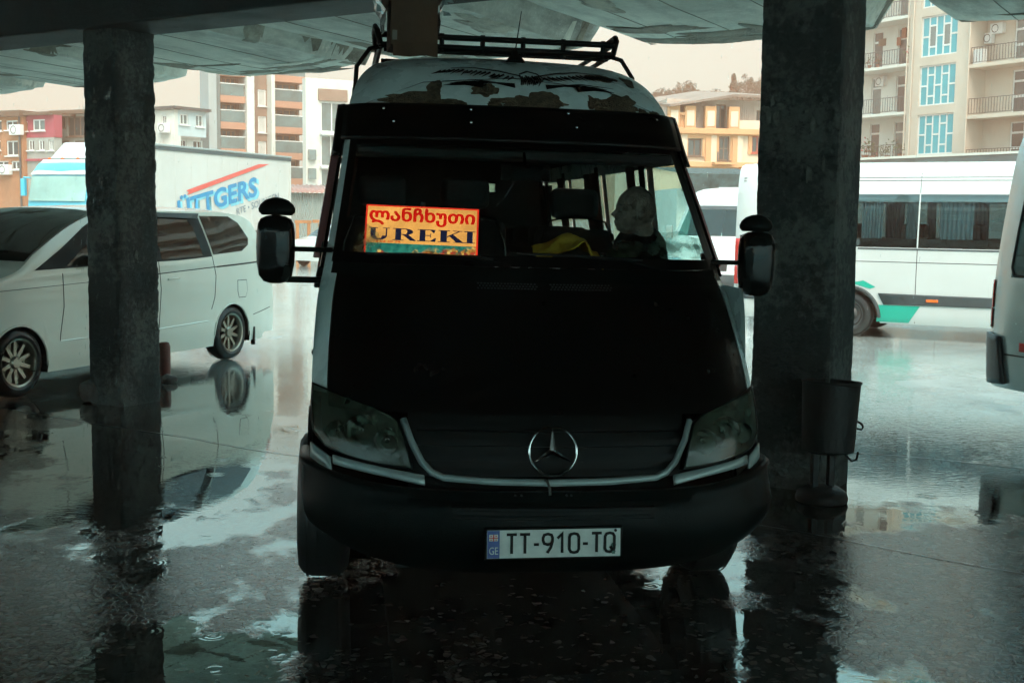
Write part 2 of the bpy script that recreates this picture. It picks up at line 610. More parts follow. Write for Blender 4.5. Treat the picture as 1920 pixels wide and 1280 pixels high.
def soffit_blob(u, v, ru, rv, seed, m, name, off):
    rows = []
    n = 30
    pts = []
    for i in range(n):
        a = 2 * math.pi * i / n
        k = 1 + .9 * mnoise.noise(Vector((math.cos(a) * 1.3 + seed, math.sin(a) * 1.3, seed))) + .35 * mnoise.noise(Vector((math.cos(a) * 4, math.sin(a) * 4 + seed, 2)))
        pts.append((ru * k * math.cos(a), rv * k * math.sin(a)))
    for r in range(6):
        rows.append([Vector((u + p[0] * r / 5, min(EDGE - .02, v + p[1] * r / 5), slab_z(u + p[0] * r / 5, min(EDGE - .02, v + p[1] * r / 5)) - off * (1 if r < 5 else .2))) for p in pts + pts[:1]])
    b = MB(); b.grid(rows); b.build(name, m, canopy, smooth=40)
M_damp = concrete('damp_black_stain', (.27, .24, .19), .6, 3, .9, .75, streak=False)
M_bare = concrete('bare_pale_concrete', (.80, .77, .68), .35, 3, .9, .35, streak=False)
rs = random.Random(21)
for i in range(46):
    u = rs.uniform(-9, 8); v = EDGE - abs(rs.gauss(0, .35)) - .05
    soffit_blob(u, v, rs.uniform(.15, .5), rs.uniform(.05, .22), i * 1.7, M_damp if i % 3 else M_bare, 'damp_stain' if i % 3 else 'spalled_patch', .006 + .002 * (i % 4))
for i in range(40):
    u = RIDGE0 + STEP * rs.randrange(0, 5) + rs.gauss(0, .30); v = rs.uniform(1.0, EDGE - .3)
    soffit_blob(u, v, rs.uniform(.06, .22), rs.uniform(.15, .55), 90 + i * 1.3, (M_damp, M_bare, M_stained)[i % 3], ('damp_stain', 'spalled_patch', 'spalled_patch')[i % 3], .007 + .002 * (i % 5))
for k in range(-1, 6):      # board joints left in the soffit
    for t in (.82, 1.42, 2.03):
        u = RIDGE0 + STEP * k + t
        b = MB(); b.tube([(u + .01 * mnoise.noise(Vector((v, k, t))), v, slab_z(u, v) - .001) for v in frange(.4, EDGE - .1, 24)], .0045, 4); b.build('board_joint', M_damp, canopy)
# slabs on the inner side of the beam, over the bays; ends short so that sky lights the added wall
for k in range(9):
    b = MB()
    b.b2(-16 + 4.4 * k + .01, -16 + 4.4 * (k + 1) - .01, -17.5, -.305, 4.25, 4.5)
    b.build('inner_slab', M_beam, canopy, bevel=.03)

def pillar(loc, w, d, h, label, z_top):
    p = thing('concrete_pillar', label, 'pillar', loc, -PHI, 'pillars carrying the shelter roof')
    b = MB()
    nz, nx = 130, 14
    ring = []
    for i in range(nx): ring.append((-w / 2 + w * i / nx, -d / 2))
    for i in range(nx): ring.append((w / 2, -d / 2 + d * i / nx))
    for i in range(nx): ring.append((w / 2 - w * i / nx, d / 2))
    for i in range(nx): ring.append((-w / 2, d / 2 - d * i / nx))
    rows = []
    for iz in range(nz + 1):
        z = z_top * iz / nz
        row = []
        for i, (x, y) in enumerate(ring):
            corner = (i % nx == 0)
            nn = mnoise.noise(Vector((x * 3 + loc[0], y * 3, z * 2.2)))
            n2 = mnoise.noise(Vector((x * 11, y * 11 + loc[1], z * 9)))
            n4 = mnoise.noise(Vector((x * 26, y * 26 + loc[1], z * 22)))
            k = 1 + .018 * nn + .014 * n2 + .014 * n4
            if corner:
                k -= .025 + .13 * max(0, n2 + .5 * n4 + .25 * mnoise.noise(Vector((i * 2.3, loc[0], z * 2.5))) - .05)
            row.append(Vector((x * k, y * k, z - .02)))
        row.append(row[0].copy())
        rows.append(row)
    b.grid(rows)
    b.build('shaft', M_pillar, p, smooth=38)
    return p
PL = P0 + Vector((0, 0, 0))
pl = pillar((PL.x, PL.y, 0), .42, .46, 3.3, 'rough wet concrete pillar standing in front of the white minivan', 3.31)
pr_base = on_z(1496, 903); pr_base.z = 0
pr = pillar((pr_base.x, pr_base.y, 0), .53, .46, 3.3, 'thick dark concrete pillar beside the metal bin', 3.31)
# broken concrete collar at the foot of the left pillar, rubble and a rusty pipe stub beside it
def rock(name, label, cat, loc, r, m, seed, group=None, parent=None):
    b = MB()
    b.sphere((0, 0, r[2] * .55), r, 14, 9)
    b.v = [tuple(Vector(v) * (1 + .28 * mnoise.noise(Vector(v) * 4.2 / max(r) * .35 + Vector((seed, 0, 0))))
                 + Vector((0, 0, 0))) for v in b.v]
    b.v = [(x, y, max(0, z)) for (x, y, z) in b.v]
    o = b.build(name, m, parent, smooth=28)
    o.location = loc
    if parent is None:
        tag(o, label, cat, group)
    return o
q = on_z(203, 748)
M_rock = concrete('broken_concrete', (.12, .11, .10), .5, 5, .9, .7)
rock('concrete_lump', 'broken lump of concrete against the foot of the left pillar', 'concrete lump', (q.x, q.y - .1, 0), (.26, .16, .15), M_rock, 3)
q = on_z(318, 716)
rock('rubble_stone', 'small broken stone on the wet ground right of the left pillar', 'stone', (q.x, q.y, 0), (.09, .07, .05), M_rock, 9)
q = on_z(309, 702)
b = MB(); b.lathe([(.062, 0), (.062, .30), (.050, .34), (.040, .345), (.040, .1)], 20)
o = b.build('pipe_stub', mat('rusty_red_pipe', (.14, .045, .035), .6, .2, .4, 9, .3, 40), None, smooth=40)
o.location = (q.x, q.y, 0); tag(o, 'short rusty red pipe stub standing behind the left pillar', 'pipe')

# unseen wall added behind the camera to dim the bay and bounce some skylight
st = thing('unseen_back_wall', 'unseen pale wall added behind the parking bays to shape the light', 'building', P0, -PHI)
for (x0, x1, y0, y1) in ((-16, 23.6, -24.4, -24.0),):
    b = MB(); b.b2(x0, x1, y0, y1, 0, 4.24); b.build('wall', mat('pale_plaster', (.45, .52, .51), .8, 0, .3, 1, .2), st)

# scraps of old posters pasted on the pillars
M_scrap = mat('faded_paper_scrap', (.20, .20, .18), .9, 0, .6, 30, .4, 60)
def scrap(par, w, d, face, a, z, ru, rz, seed):
    pts = []
    for i in range(16):
        t = 2 * math.pi * i / 16
        k = 1 + .7 * mnoise.noise(Vector((math.cos(t) * 1.5 + seed, math.sin(t) * 1.5, seed)))
        pts.append((a + ru * k * math.cos(t), z + rz * k * math.sin(t)))
    if face == 'front': fn = lambda x, zz: Vector((x, -d / 2 * 1.02 - .008, zz))
    else: fn = lambda x, zz: Vector((w / 2 * 1.02 + .008, x, zz))
    b = MB(); b.add([fn(*p) for p in pts], [tuple(range(16))]); b.build('poster_scrap', M_scrap, par, solid=.002)
rp = random.Random(8)
for i in range(12):
    scrap(pr, .53, .46, 'front', rp.uniform(-.22, .22), 2.42 + rp.gauss(0, .03) if i < 7 else rp.uniform(1.6, 2.4), rp.uniform(.008, .03), rp.uniform(.008, .03) if i < 7 else .05, 5 + i)
for i in range(9):
    scrap(pl, .42, .46, 'right' if i % 2 else 'front', rp.uniform(-.15, .15), rp.uniform(1.0, 3.0), rp.uniform(.01, .03), rp.uniform(.01, .04), 40 + i)
# joints sawn across the floor
for (v0, u0, u1, sd_) in ((-.9, -3, 8, 2), (1.7, 4, 14, 3)):
    b = MB(); rows = [[], []]
    for u in frange(u0, u1, 120):
        vv = v0 + .35 * mnoise.noise(Vector((u * .3, sd_, 0))) + .08 * mnoise.noise(Vector((u * .9, sd_, 0))) + .012 * mnoise.noise(Vector((u * 4, sd_, 0)))
        w_ = .006 * (1 + .8 * mnoise.noise(Vector((u * 3, sd_, 5))))
        for k_, dv_ in enumerate((-w_, w_)):
            p_ = uv(u, vv + dv_); rows[k_].append(Vector((p_.x, p_.y, gz(p_.x, p_.y) + .004)))
    b.grid(rows); tag(b.build('floor_joint', mat('wet_black_joint', (.01, .011, .011), .3), None), kind='structure')

# ================================================================== panel-van surfaces (front face F, sides S)
PROF = smooth_tab([(.26, .10), (.32, .025), (.40, .004), (.50, 0), (.57, .004), (.62, .035), (.66, .065), (.80, .10), (.92, .155), (1.0, .205), (1.2, .375),
                   (1.42, .60), (1.47, .66), (1.75, .93), (2.06, 1.23), (2.12, 1.28), (2.24, 1.36), (2.38, 1.49), (2.48, 1.64), (2.55, 1.86), (2.60, 2.35)])
HW = smooth_tab([(.26, .86), (.36, .925), (.5, .965), (.7, .978), (1.0, .982), (1.3, .968), (1.5, .935), (1.8, .89), (2.06, .855), (2.25, .835), (2.40, .79),
                 (2.50, .72), (2.56, .62), (2.60, .36)])
SETB = smooth_tab([(.26, .26), (.5, .27), (.8, .30), (1.0, .32), (1.4, .30), (1.5, .27), (2.06, .22), (2.3, .25), (2.5, .3), (2.6, .3)])
def F(s, z, off=0.0):
    def p(s, z):
        a = abs(s)
        return Vector((s * HW(z), PROF(z) + SETB(z) * (.45 * a * a + .55 * a ** 8), z))
    q = p(s, z)
    if off:
        e = .01
        du = p(min(1, s + e), z) - p(max(-1, s - e), z)
        dv = p(s, min(2.6, z + e)) - p(s, max(.26, z - e))
        n = du.cross(dv).normalized()
        if n.y > 0: n = -n
        q = q + n * off
    return q
def fpatch(s0, s1, z0, z1, ns, nz, off=0.0):
    b = MB()
    sf = s0 if callable(s0) else (lambda z: s0)
    tf = s1 if callable(s1) else (lambda z: s1)
    b.grid([[F(lerp(sf(z), tf(z), i / ns), z, off) for i in range(ns + 1)] for z in frange(z0, z1, nz)])
    return b
def fpoly(pts, off=0.0, rings=4):
    """patch of the front face inside a star-shaped outline given in (s, z)"""
    cx = sum(p[0] for p in pts) / len(pts); cz = sum(p[1] for p in pts) / len(pts)
    b = MB()
    rows = []
    for r in range(rings + 1):
        t = r / rings
        rows.append([F(cx + (p[0] - cx) * t, cz + (p[1] - cz) * t, off) for p in pts + pts[:1]])
    b.grid(rows)
    return b
def fblob(cs, cz, rs, rz, seed, off=.004, n=36, rough=.35):
    pts = []
    for i in range(n):
        a = 2 * math.pi * i / n
        k = 1 + rough * (mnoise.noise(Vector((math.cos(a) * 1.6 + seed, math.sin(a) * 1.6, seed))) * 1.6 + .5 * mnoise.noise(Vector((math.cos(a) * 5, math.sin(a) * 5 + seed, 1))))
        pts.append((cs + rs * k * math.cos(a), cz + rz * k * math.sin(a)))
    return fpoly(pts, off, 5)
def arch(y, cy, r):
    return math.sqrt(max(0, r * r - (y - cy) ** 2)) if abs(y - cy) < r else 0
def sband(side, z0, z1, ya, yb, nz=6, ny=10, off=0.0, kx=None, cuts=None):
    """a strip of the van's flank between two heights; ya/yb numbers or functions of z"""
    b = MB()
    fa = ya if callable(ya) else (lambda z: ya)
    fb = yb if callable(yb) else (lambda z: yb)
    rows = []
    ts = cuts or frange(0, 1, ny)
    for z in frange(z0, z1, nz):
        rows.append([Vector((side * (HW(z) * (kx(lerp(fa(z), fb(z), t)) if kx else 1) + off), lerp(fa(z), fb(z), t), z)) for t in ts])
    b.grid(rows, flip=(side > 0))
    return b
def front_y(z):
    return F(1, z).y
def wheel(parent, x, y, r, w, side, m_tyre, m_rim, spokes=8, rim_r=None, name='wheel', dish=.03, steel=False):
    """wheel (rim disc) with its tyre as a sub-part; axis along x"""
    rr = rim_r or r * .66
    mt = Matrix.Translation((x, y, r - .006)) @ Matrix.Rotation(R(90) * side, 4, 'Y')
    b = MB()
    b.lathe([(rr, -w / 2 + .01), (rr - .02, -w / 2 + .03), (rr - .03, 0), (rr - .028, w / 2 - .05), (rr - .012, w / 2 - .012), (rr + .004, w / 2 - .004)], 36, mt, cap=False)
    hub_z = w / 2 - dish
    if steel:
        b.lathe([(.0, hub_z + .02), (.06, hub_z + .02), (.075, hub_z), (rr * .55, hub_z - .03), (rr * .8, hub_z), (rr - .02, hub_z - .02)], 32, mt, cap=False)
    else:
        b.lathe([(.002, hub_z + .012), (.05, hub_z + .012), (.062, hub_z), (.062, hub_z - .05)], 20, mt, cap=False)
        b.lathe([(.002, -.02), (rr - .025, -.02)], 24, mt, cap=False)
        for k in range(spokes):
            a = 2 * math.pi * k / spokes
            e = Matrix.Rotation(a, 4, 'Z')
            for (ra, rb, wa, wb) in ((.045, rr - .012, .021, .015),):
                pts = [(ra, -wa, hub_z - .012), (rb, -wb, hub_z - .006), (rb, wb, hub_z - .006), (ra, wa, hub_z - .012),
                       (ra, -wa, hub_z - .05), (rb, -wb, hub_z - .04), (rb, wb, hub_z - .04), (ra, wa, hub_z - .05)]
                b.add([mt @ e @ Vector(p) for p in pts], [(0, 1, 2, 3), (7, 6, 5, 4), (0, 4, 5, 1), (1, 5, 6, 2), (2, 6, 7, 3), (3, 7, 4, 0)])
    wo = b.build(name, m_rim, parent, smooth=35)
    t = MB()
    t.lathe([(rr - .005, -w / 2 + .02), (rr + .03, -w / 2), (r - .05, -w / 2 + .006), (r - .018, -w / 2 + .028), (r, -w / 2 + .07), (r, w / 2 - .07),
             (r - .018, w / 2 - .028), (r - .05, w / 2 - .006), (rr + .03, w / 2), (rr - .005, w / 2 - .02)], 44, mt, cap=False)
    for gx in (-.3, -.1, .1, .3):
        t.lathe([(r + .0015, gx * w - .006), (r + .0015, gx * w + .006)], 44, mt, cap=False)
    t.build('tyre', m_tyre, wo, smooth=35)
    return wo

M_tyre = mat('wet_rubber', (.018, .019, .019), .45, 0, .3, 8, .25, 50)
M_rimdark = mat('dirty_steel_rim', (.10, .10, .10), .45, .6, .4, 6, .1)
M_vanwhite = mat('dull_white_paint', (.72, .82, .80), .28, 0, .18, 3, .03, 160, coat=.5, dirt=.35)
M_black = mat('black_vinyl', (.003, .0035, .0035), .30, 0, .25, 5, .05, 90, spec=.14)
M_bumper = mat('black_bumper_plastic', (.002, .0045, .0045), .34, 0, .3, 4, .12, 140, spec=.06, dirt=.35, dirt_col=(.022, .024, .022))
M_plastic = mat('black_gloss_plastic', (.004, .006, .006), .10, 0, .2, 5, .03, 80, spec=.18)
M_lining = mat('dark_interior_lining', (.020, .023, .023), .85, 0, .3, 4, .1)
M_seat = mat('dark_seat_fabric', (.016, .019, .020), .92, 0, .3, 20, .3, 200)
M_chrome = mat('worn_chrome', (.62, .63, .62), .16, 1.0, .25, 12, .04, 120)
M_rust = mat('peeled_rusty_primer', (.15, .10, .055), .9, 0, .75, 30, .8, 90, dirt=.5, dirt_col=(.05, .03, .02))
M_ink = mat('black_decal_film', (.005, .006, .006), .5, 0, .1, 9, spec=.15)
M_lamp = mat('lamp_housing', (.16, .17, .14), .4, .2, .5, 6, .1, 30)
M_lens = mat('clouded_lamp_lens', (.060, .085, .058), .14, 0, .6, 9, .1, 40, alpha=.78)
M_windscreen = glass('wet_windscreen', (.86, .96, .94), .015, .6, wet=.5)
M_sidewin = glass('tinted_side_glass', (.72, .92, .88), .02, .8, wet=.25)

VAN_YAW = R(8.0)
van = thing('passenger_van', 'white high-roof minibus with black bonnet, number plate and lit route sign', 'van', (.168, 4.86, 0), VAN_YAW)
van.rotation_euler = (0, .016, VAN_YAW)
VM = Matrix.Translation((.168, 4.86, 0)) @ van.rotation_euler.to_matrix().to_4x4()
def vloc(p):
    return VM @ Vector(p)

# ---- front panels
HZ0 = .905
def hood_low(s):           # lower edge of the bonnet sits above the grille and dips between the lamps
    return HZ0
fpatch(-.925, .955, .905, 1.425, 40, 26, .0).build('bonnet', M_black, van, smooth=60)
for s in (-1, 1):
    fpatch((.932 if s < 0 else .962) * s, 1.0 * s, .955, 1.44, 8, 20).build('wing_edge', M_vanwhite, van, smooth=60)
fpatch(-1, 1, 1.43, 1.495, 44, 4, -.012).build('scuttle', M_bumper, van, smooth=60)
for (s0, s1) in ((-.28, .00), (.06, .36)):
    b = MB()
    for i in range(18):
        for k in range(3):
            sx = lerp(s0, s1, (i + .5 * (k % 2)) / 18)
            b.add([F(sx, 1.395 + k * .010, .003), F(sx + .009, 1.395 + k * .010, .003), F(sx + .009, 1.400 + k * .010, .003), F(sx, 1.400 + k * .010, .003)], [(0, 1, 2, 3)])
    b.build('vent_mesh', mat('vent_plastic', (.05, .055, .055), .4), van, solid=.002)
# windscreen: glass, black rubber frame, A-pillars
wz0, wz1, ws = 1.50, 2.07, .955
fpatch(-ws, ws, wz0, wz1, 44, 20, .0).build('windscreen', M_windscreen, van, smooth=60)
b = MB()
def fr_strip(sa, sb, za, zb, n=24):
    b.grid([[F(lerp(sa, sb, i / n), z, .004) for i in range(n + 1)] for z in frange(za, zb, 6)])
fr_strip(-ws - .01, ws + .01, wz0 - .012, wz0 + .035)
fr_strip(-ws - .01, ws + .01, wz1 - .02, wz1 + .02)
fr_strip(-ws - .01, -ws + .03, wz0 - .01, wz1 + .01, 6)
fr_strip(ws - .025, ws + .01, wz0 - .01, wz1 + .01, 6)
b.build('windscreen_surround', M_black, van, smooth=60)
for s in (-1, 1):
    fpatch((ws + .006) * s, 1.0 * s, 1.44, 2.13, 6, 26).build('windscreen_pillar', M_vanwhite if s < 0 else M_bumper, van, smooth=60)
# mist on the inside of the glass, low on the driver's side
fog = glass('misted_glass', (.9, .98, .96), .05, .3, fog=.75, fog_col=(.55, .82, .76))
for (s_, z_, a_, h_, sd_) in ((.66, 1.585, .26, .05, 51), (.78, 1.62, .14, .05, 55), (-.82, 1.60, .07, .07, 58)):
    fblob(s_, z_, a_, h_, sd_, -.006 - .001 * (sd_ % 5)).build('misted_patch', fog, van, smooth=60)
# sun visor board above the windscreen and bare roof front with peeled paint and a decal
vis = fpatch(-1.0, 1.0, 2.065, 2.245, 48, 10, .022)
vis.build('sun_visor', M_black, van, smooth=60, solid=.012)
for s in (-1, 1):
    b = MB()
    b.grid([[F(s * 1.0, z, .022) + Vector((s * .0, 0, 0)) for z in frange(1.985, 2.25, 8)],
            [F(s * 1.0, z, .022) + Vector((s * .035, .05, 0)) for z in frange(1.985, 2.25, 8)],
            [F(s * 1.0, z, .022) + Vector((s * .012, .17, 0)) for z in frange(2.02, 2.25, 8)]])
    b.build('visor_end', M_black, van, smooth=60, solid=.01)
for s_, z_ in ((-.78, 2.215), (-.72, 2.15), (-.28, 2.22), (-.28, 2.155), (.30, 2.22), (.34, 2.15), (.86, 2.215)):
    b = MB(); p = F(s_, z_, .03); b.sphere(p, (.007, .004, .007), 8, 6)
    b.build('bolt', M_chrome, van, smooth=60)
fpatch(-1, 1, 2.13, 2.6, 52, 22, .0).build('roof_front', M_vanwhite, van, smooth=60)
rust = [(-.62, 2.285, .19, .035, 1), (-.50, 2.335, .055, .052, 4), (-.20, 2.345, .085, .035, 8), (-.14, 2.268, .05, .016, 12), (.10, 2.285, .21, .038, 15), (.19, 2.31, .10, .045, 19),
        (.50, 2.295, .06, .045, 23), (.63, 2.29, .15, .045, 27), (.69, 2.32, .085, .04, 30), (.80, 2.27, .035, .014, 33), (.89, 2.268, .04, .014, 35), (.62, 2.45, .10, .02, 38), (.82, 2.44, .05, .028, 41), (-.40, 2.27, .09, .018, 44)]
for i, (s_, z_, a_, h_, sd_) in enumerate(rust):
    fblob(s_, z_, a_, h_, sd_, .003 + .0006 * (i % 5)).build('peeled_patch', M_rust, van, smooth=60)
# spread-winged bird line drawing
b = MB()
def stroke(pts, w0, w1=None, off=.007):
    w1 = w0 if w1 is None else w1
    rows = [[], []]
    n = len(pts)
    for i, (s_, z_) in enumerate(pts):
        i0, i1 = max(0, i - 1), min(n - 1, i + 1)
        t = Vector((pts[i1][0] - pts[i0][0], (pts[i1][1] - pts[i0][1]) * 1.25)).normalized()
        nrm = Vector((-t.y, t.x / 1.25))
        w = lerp(w0, w1, i / max(1, n - 1)) * 1.7
        if 0 < i < n - 1: w *= 1.25
        rows[0].append(F(s_ + nrm.x * w, z_ + nrm.y * w, off))
        rows[1].append(F(s_ - nrm.x * w, z_ - nrm.y * w, off))
    b.grid(rows)
rb = random.Random(4)
for sd_ in (-1, 1):
    stroke([(.10 + sd_ * .05, 2.43), (.10 + sd_ * .20, 2.455), (.10 + sd_ * .36, 2.47), (.10 + sd_ * .52, 2.466)], .003, .001)
    for i in range(17):
        x0 = .10 + sd_ * (.10 + i * .030)
        zt = 2.425 + .028 * math.sin(i / 17 * 2.2) + rb.uniform(-.004, .004)
        stroke([(x0, zt), (x0 + sd_ * .028, zt - .012), (x0 + sd_ * (.045 + .02 * rb.random()), zt - .016 - .016 * rb.random())], .0045, .0008)
    for j in range(3):
        zc = 2.365 + j * .008
        stroke([(.10 + sd_ * .10, zc), (.10 + sd_ * .22, zc + .020 - .008 * j), (.10 + sd_ * .34, zc + .018), (.10 + sd_ * (.46 + .05 * j), zc + .004)], .0038, .0008)
    stroke([(.10 + sd_ * .30, 2.37), (.10 + sd_ * .42, 2.378), (.10 + sd_ * .55, 2.362)], .012, .001)
for i in range(10):
    x0 = .04 + i * .014
    stroke([(x0, 2.435 - .006 * (i % 3)), (x0 + .012, 2.41 - .004 * (i % 2)), (x0 + .004 - .002 * i, 2.375 + .004 * (i % 3))], .0042, .0012)
stroke([(.04, 2.44), (.10, 2.46), (.16, 2.448), (.20, 2.42), (.185, 2.405)], .003, .002)
stroke([(.14, 2.43), (.17, 2.427), (.18, 2.42)], .004, .002)
b.build('bird_decal', M_ink, van)
# grille: dark recess with bars, light strip round it, star emblem
fpatch(-.60, .60, .63, .92, 24, 10, -.03).build('grille_recess', M_ink, van, smooth=60)
for z_ in (.675, .735, .795, .855):
    b = MB()
    b.grid([[F(s_, z_ + dz, o_) for s_ in frange(-.56, .56, 24)] for (dz, o_) in ((-.012, -.025), (-.012, .004), (.012, .004), (.012, -.025))])
    b.build('grille_bar', M_ink, van, smooth=40)
strip = [(-.615, .880), (-.585, .80), (-.54, .715), (-.50, .675), (-.45, .656), (-.25, .645), (0, .641), (.25, .645), (.45, .656), (.50, .675), (.54, .715), (.585, .80), (.615, .880)]
b = MB()
rows = [[], [], []]
for i, (s_, z_) in enumerate(strip):
    i0, i1 = max(0, i - 1), min(len(strip) - 1, i + 1)
    t = Vector((strip[i1][0] - strip[i0][0], strip[i1][1] - strip[i0][1])).normalized()
    n_ = Vector((-t.y, t.x)) * .0145
    for k, (f_, o_) in enumerate(((-1, .006), (0, .016), (1, .006))):
        rows[k].append(F(s_ + n_.x * f_, z_ + n_.y * f_, o_))
b.grid(rows)
b.build('grille_surround', mat('grey_trim_paint', (.33, .40, .39), .35, .2, .25, 6, .05), van, smooth=70, solid=.012, off=-1)
for s in (-1, 1):
    b = MB()
    zc = lambda a: lerp(.645, .70, a)
    b.grid([[F(s * lerp(.53, .90, a), zc(a) + dz, .012) for a in frange(0, 1, 12)] for dz in (-.019, 0, .018)])
    b.build('lamp_strip', MATS['grey_trim_paint'], van, smooth=70, solid=.012, off=-1)
    b = MB()
    b.grid([[F(s * a, lerp(.672, .72, (a - .905) / .09) + dz, .010) for a in frange(.912, .995, 6)] for dz in (-.03, 0, .03)])
    b.build('corner_strip', MATS['grey_trim_paint'], van, smooth=70, solid=.012, off=-1)
    # headlamp: bowl, reflectors and a clouded lens
    outl = [(.575, .683), (.66, .690), (.76, .703), (.86, .722), (.935, .745), (.985, .80), (.995, .90), (.990, .985), (.93, .972), (.84, .948), (.74, .922), (.66, .89), (.625, .862), (.60, .78)]
    pts = [(s * a, z) for a, z in outl]
    fine = []
    for i in range(len(pts)):
        p, q = pts[i], pts[(i + 1) % len(pts)]
        fine += [(lerp(p[0], q[0], t), lerp(p[1], q[1], t)) for t in (0, .25, .5, .75)]
    lamp = fpoly(fine, -.045, 6).build('headlamp', M_lamp, van, smooth=60)
    fpoly(fine, .010, 6).build('lens', M_lens, lamp, smooth=60)
    b = MB()
    rows = [[F(p[0], p[1], o_) for p in fine + fine[:1]] for o_ in (-.045, .011)]
    cx = sum(p[0] for p in fine) / len(fine); cz = sum(p[1] for p in fine) / len(fine)
    rows.append([F(cx + (p[0] - cx) * .96, cz + (p[1] - cz) * .94, .012) for p in fine + fine[:1]])
    b.grid(rows)
    b.build('bezel', M_bumper, lamp, smooth=40)
    for (a, z_, r_) in ((.80, .835, .070), (.69, .80, .055), (.91, .82, .045)):
        c0 = F(s * a, z_, -.030)
        mt = Matrix.Translation(c0) @ Matrix.Rotation(R(90), 4, 'X')
        b = MB(); b.lathe([(r_, .032), (r_ * .86, .004), (r_ * .5, -.018), (.012, -.024), (.012, .01), (.004, .012)], 24, mt, cap=False)
        b.build('reflector', mat('lamp_reflector', (.55, .60, .55), .16, 1.0, .3, 7), lamp, smooth=50)
# star emblem in a ring
ec = F(.0, .765, .03)
tl = Matrix.Translation(ec) @ Matrix.Rotation(R(-12), 4, 'X')
b = MB()
b.tube([tl @ Vector((.098 * math.cos(a), 0, .098 * math.sin(a))) for a in frange(0, 2 * math.pi * 47 / 48, 47)], .0055, 8, closed=True)
for k in range(3):
    a = R(90 + 120 * k)
    d = Vector((math.cos(a), 0, math.sin(a))); n_ = Vector((-d.z, 0, d.x))
    b.add([tl @ p for p in (d * .096, n_ * .0135 + d * .006, Vector((0, -.014, 0)), -n_ * .0135 + d * .006, Vector((0, .008, 0)))],
          [(0, 1, 2), (0, 2, 3), (1, 0, 4), (0, 3, 4)])
b.build('star_emblem', M_chrome, van, smooth=25)
# bumper wrapping round the corners
b = MB()
rows = []
for (z_, o_) in ((.275, -.03), (.285, .02), (.33, .035), (.40, .045), (.47, .045), (.53, .04), (.555, .035), (.572, .05), (.592, .048), (.604, .03), (.607, -.02)):
    row = []
    for s_ in frange(-1, 1, 56):
        up = .082 * abs(s_) ** 5 if z_ > .55 else .15 * abs(s_) ** 4 * (.58 - z_) / .305
        q_ = F(s_, z_ + up, o_)
        row.append(q_)
    # tails along the flank to the wheel arch
    L_, R_ = row[0], row[-1]
    row = [Vector((L_.x - .012, y, L_.z)) for y in (.62, .5, .42)] + row + [Vector((R_.x + .012, y, R_.z)) for y in (.42, .5, .62)]
    rows.append(row)
b.grid(rows)
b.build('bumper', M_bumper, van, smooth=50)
b = MB(); b.grid([[F(s_, z_, .052 if 0 < j < 3 else .03) for s_ in frange(-.42, .42, 20)] for j, z_ in enumerate((.505, .515, .555, .562))])
b.build('air_intake', M_ink, van, smooth=40)
for z_ in (.525, .545):
    b = MB(); b.grid([[F(s_, z_ + dz, .057) for s_ in frange(-.40, .40, 20)] for dz in (-.004, .004)])
    b.build('intake_bar', M_bumper, van, solid=.006)
for s_ in (-.165, -.14, .045, .065):
    b = MB(); b.lathe([(.0045, -.004), (.0045, .004), (.003, .005)], 10, Matrix.Translation(F(s_, .585, .052)) @ Matrix.Rotation(R(90), 4, 'X'))
    b.build('bolt', M_rimdark, van, smooth=40)
b = MB(); b.tube([F(-.025, .650, .012), F(-.025, .632, .03), F(-.024, .60, .06), F(-.024, .585, .057)], .006, 6)
b.build('tow_strap', mat('grey_cord', (.12, .12, .11), .8), van)
# number plate
pc = F(0.0, .425, .06); pc.x = -.005
pm = Matrix.Translation(pc) @ Matrix.Rotation(R(-3), 4, 'X') @ Matrix.Rotation(R(-.6), 4, 'Y')
pw, ph = .545, .116
def pq(x, y, d=0.0):
    return pm @ Vector((x - pw / 2, -d, y - ph / 2))
b = MB(); b.box((0, 0, 0), (pw + .016, .012, ph + .014)); b.v = [tuple(pm @ (Vector(v) + Vector((0, .004, 0)))) for v in b.v]
plate = b.build('number_plate', M_bumper, van, bevel=.004)
def flat(name, pts, d, m, parent, solid=.001):
    bb = MB(); bb.add([pq(x, y, d) for x, y in pts], [tuple(range(len(pts)))])
    return bb.build(name, m, parent, solid=solid)
def rect(x0, x1, y0, y1):
    return [(x0, y0), (x1, y0), (x1, y1), (x0, y1)]
M_platewhite = mat('plate_white', (.62, .64, .60), .4, 0, .25, 14)
M_plateblue = mat('plate_blue', (.02, .06, .26), .4, 0, .2, 14)
M_platered = mat('plate_red', (.55, .03, .03), .4)
flat('plate_face', rect(0.002, pw - .002, .002, ph - .002), .004, M_platewhite, plate)
flat('country_band', rect(.003, .052, .003, ph - .003), .0062, M_plateblue, plate)
flat('flag_field', rect(.010, .045, .072, .098), .0084, M_platewhite, plate)
flat('flag_cross', [(.010, .083), (.025, .083), (.025, .072), (.030, .072), (.030, .083), (.045, .083), (.045, .087), (.030, .087), (.030, .098), (.025, .098), (.025, .087), (.010, .087)], .0105, M_platered, plate)
for (x, y) in ((.0175, .0775), (.0375, .0775), (.0175, .0925), (.0375, .0925)):
    flat('small_cross', rect(x - .0028, x + .0028, y - .0022, y + .0022), .0105, M_platered, plate)
place_text('lettering', 'GE', M_platewhite, plate, lambda x, y: pq(.010 + x, .018 + y, .0088), .036, .030, .004)
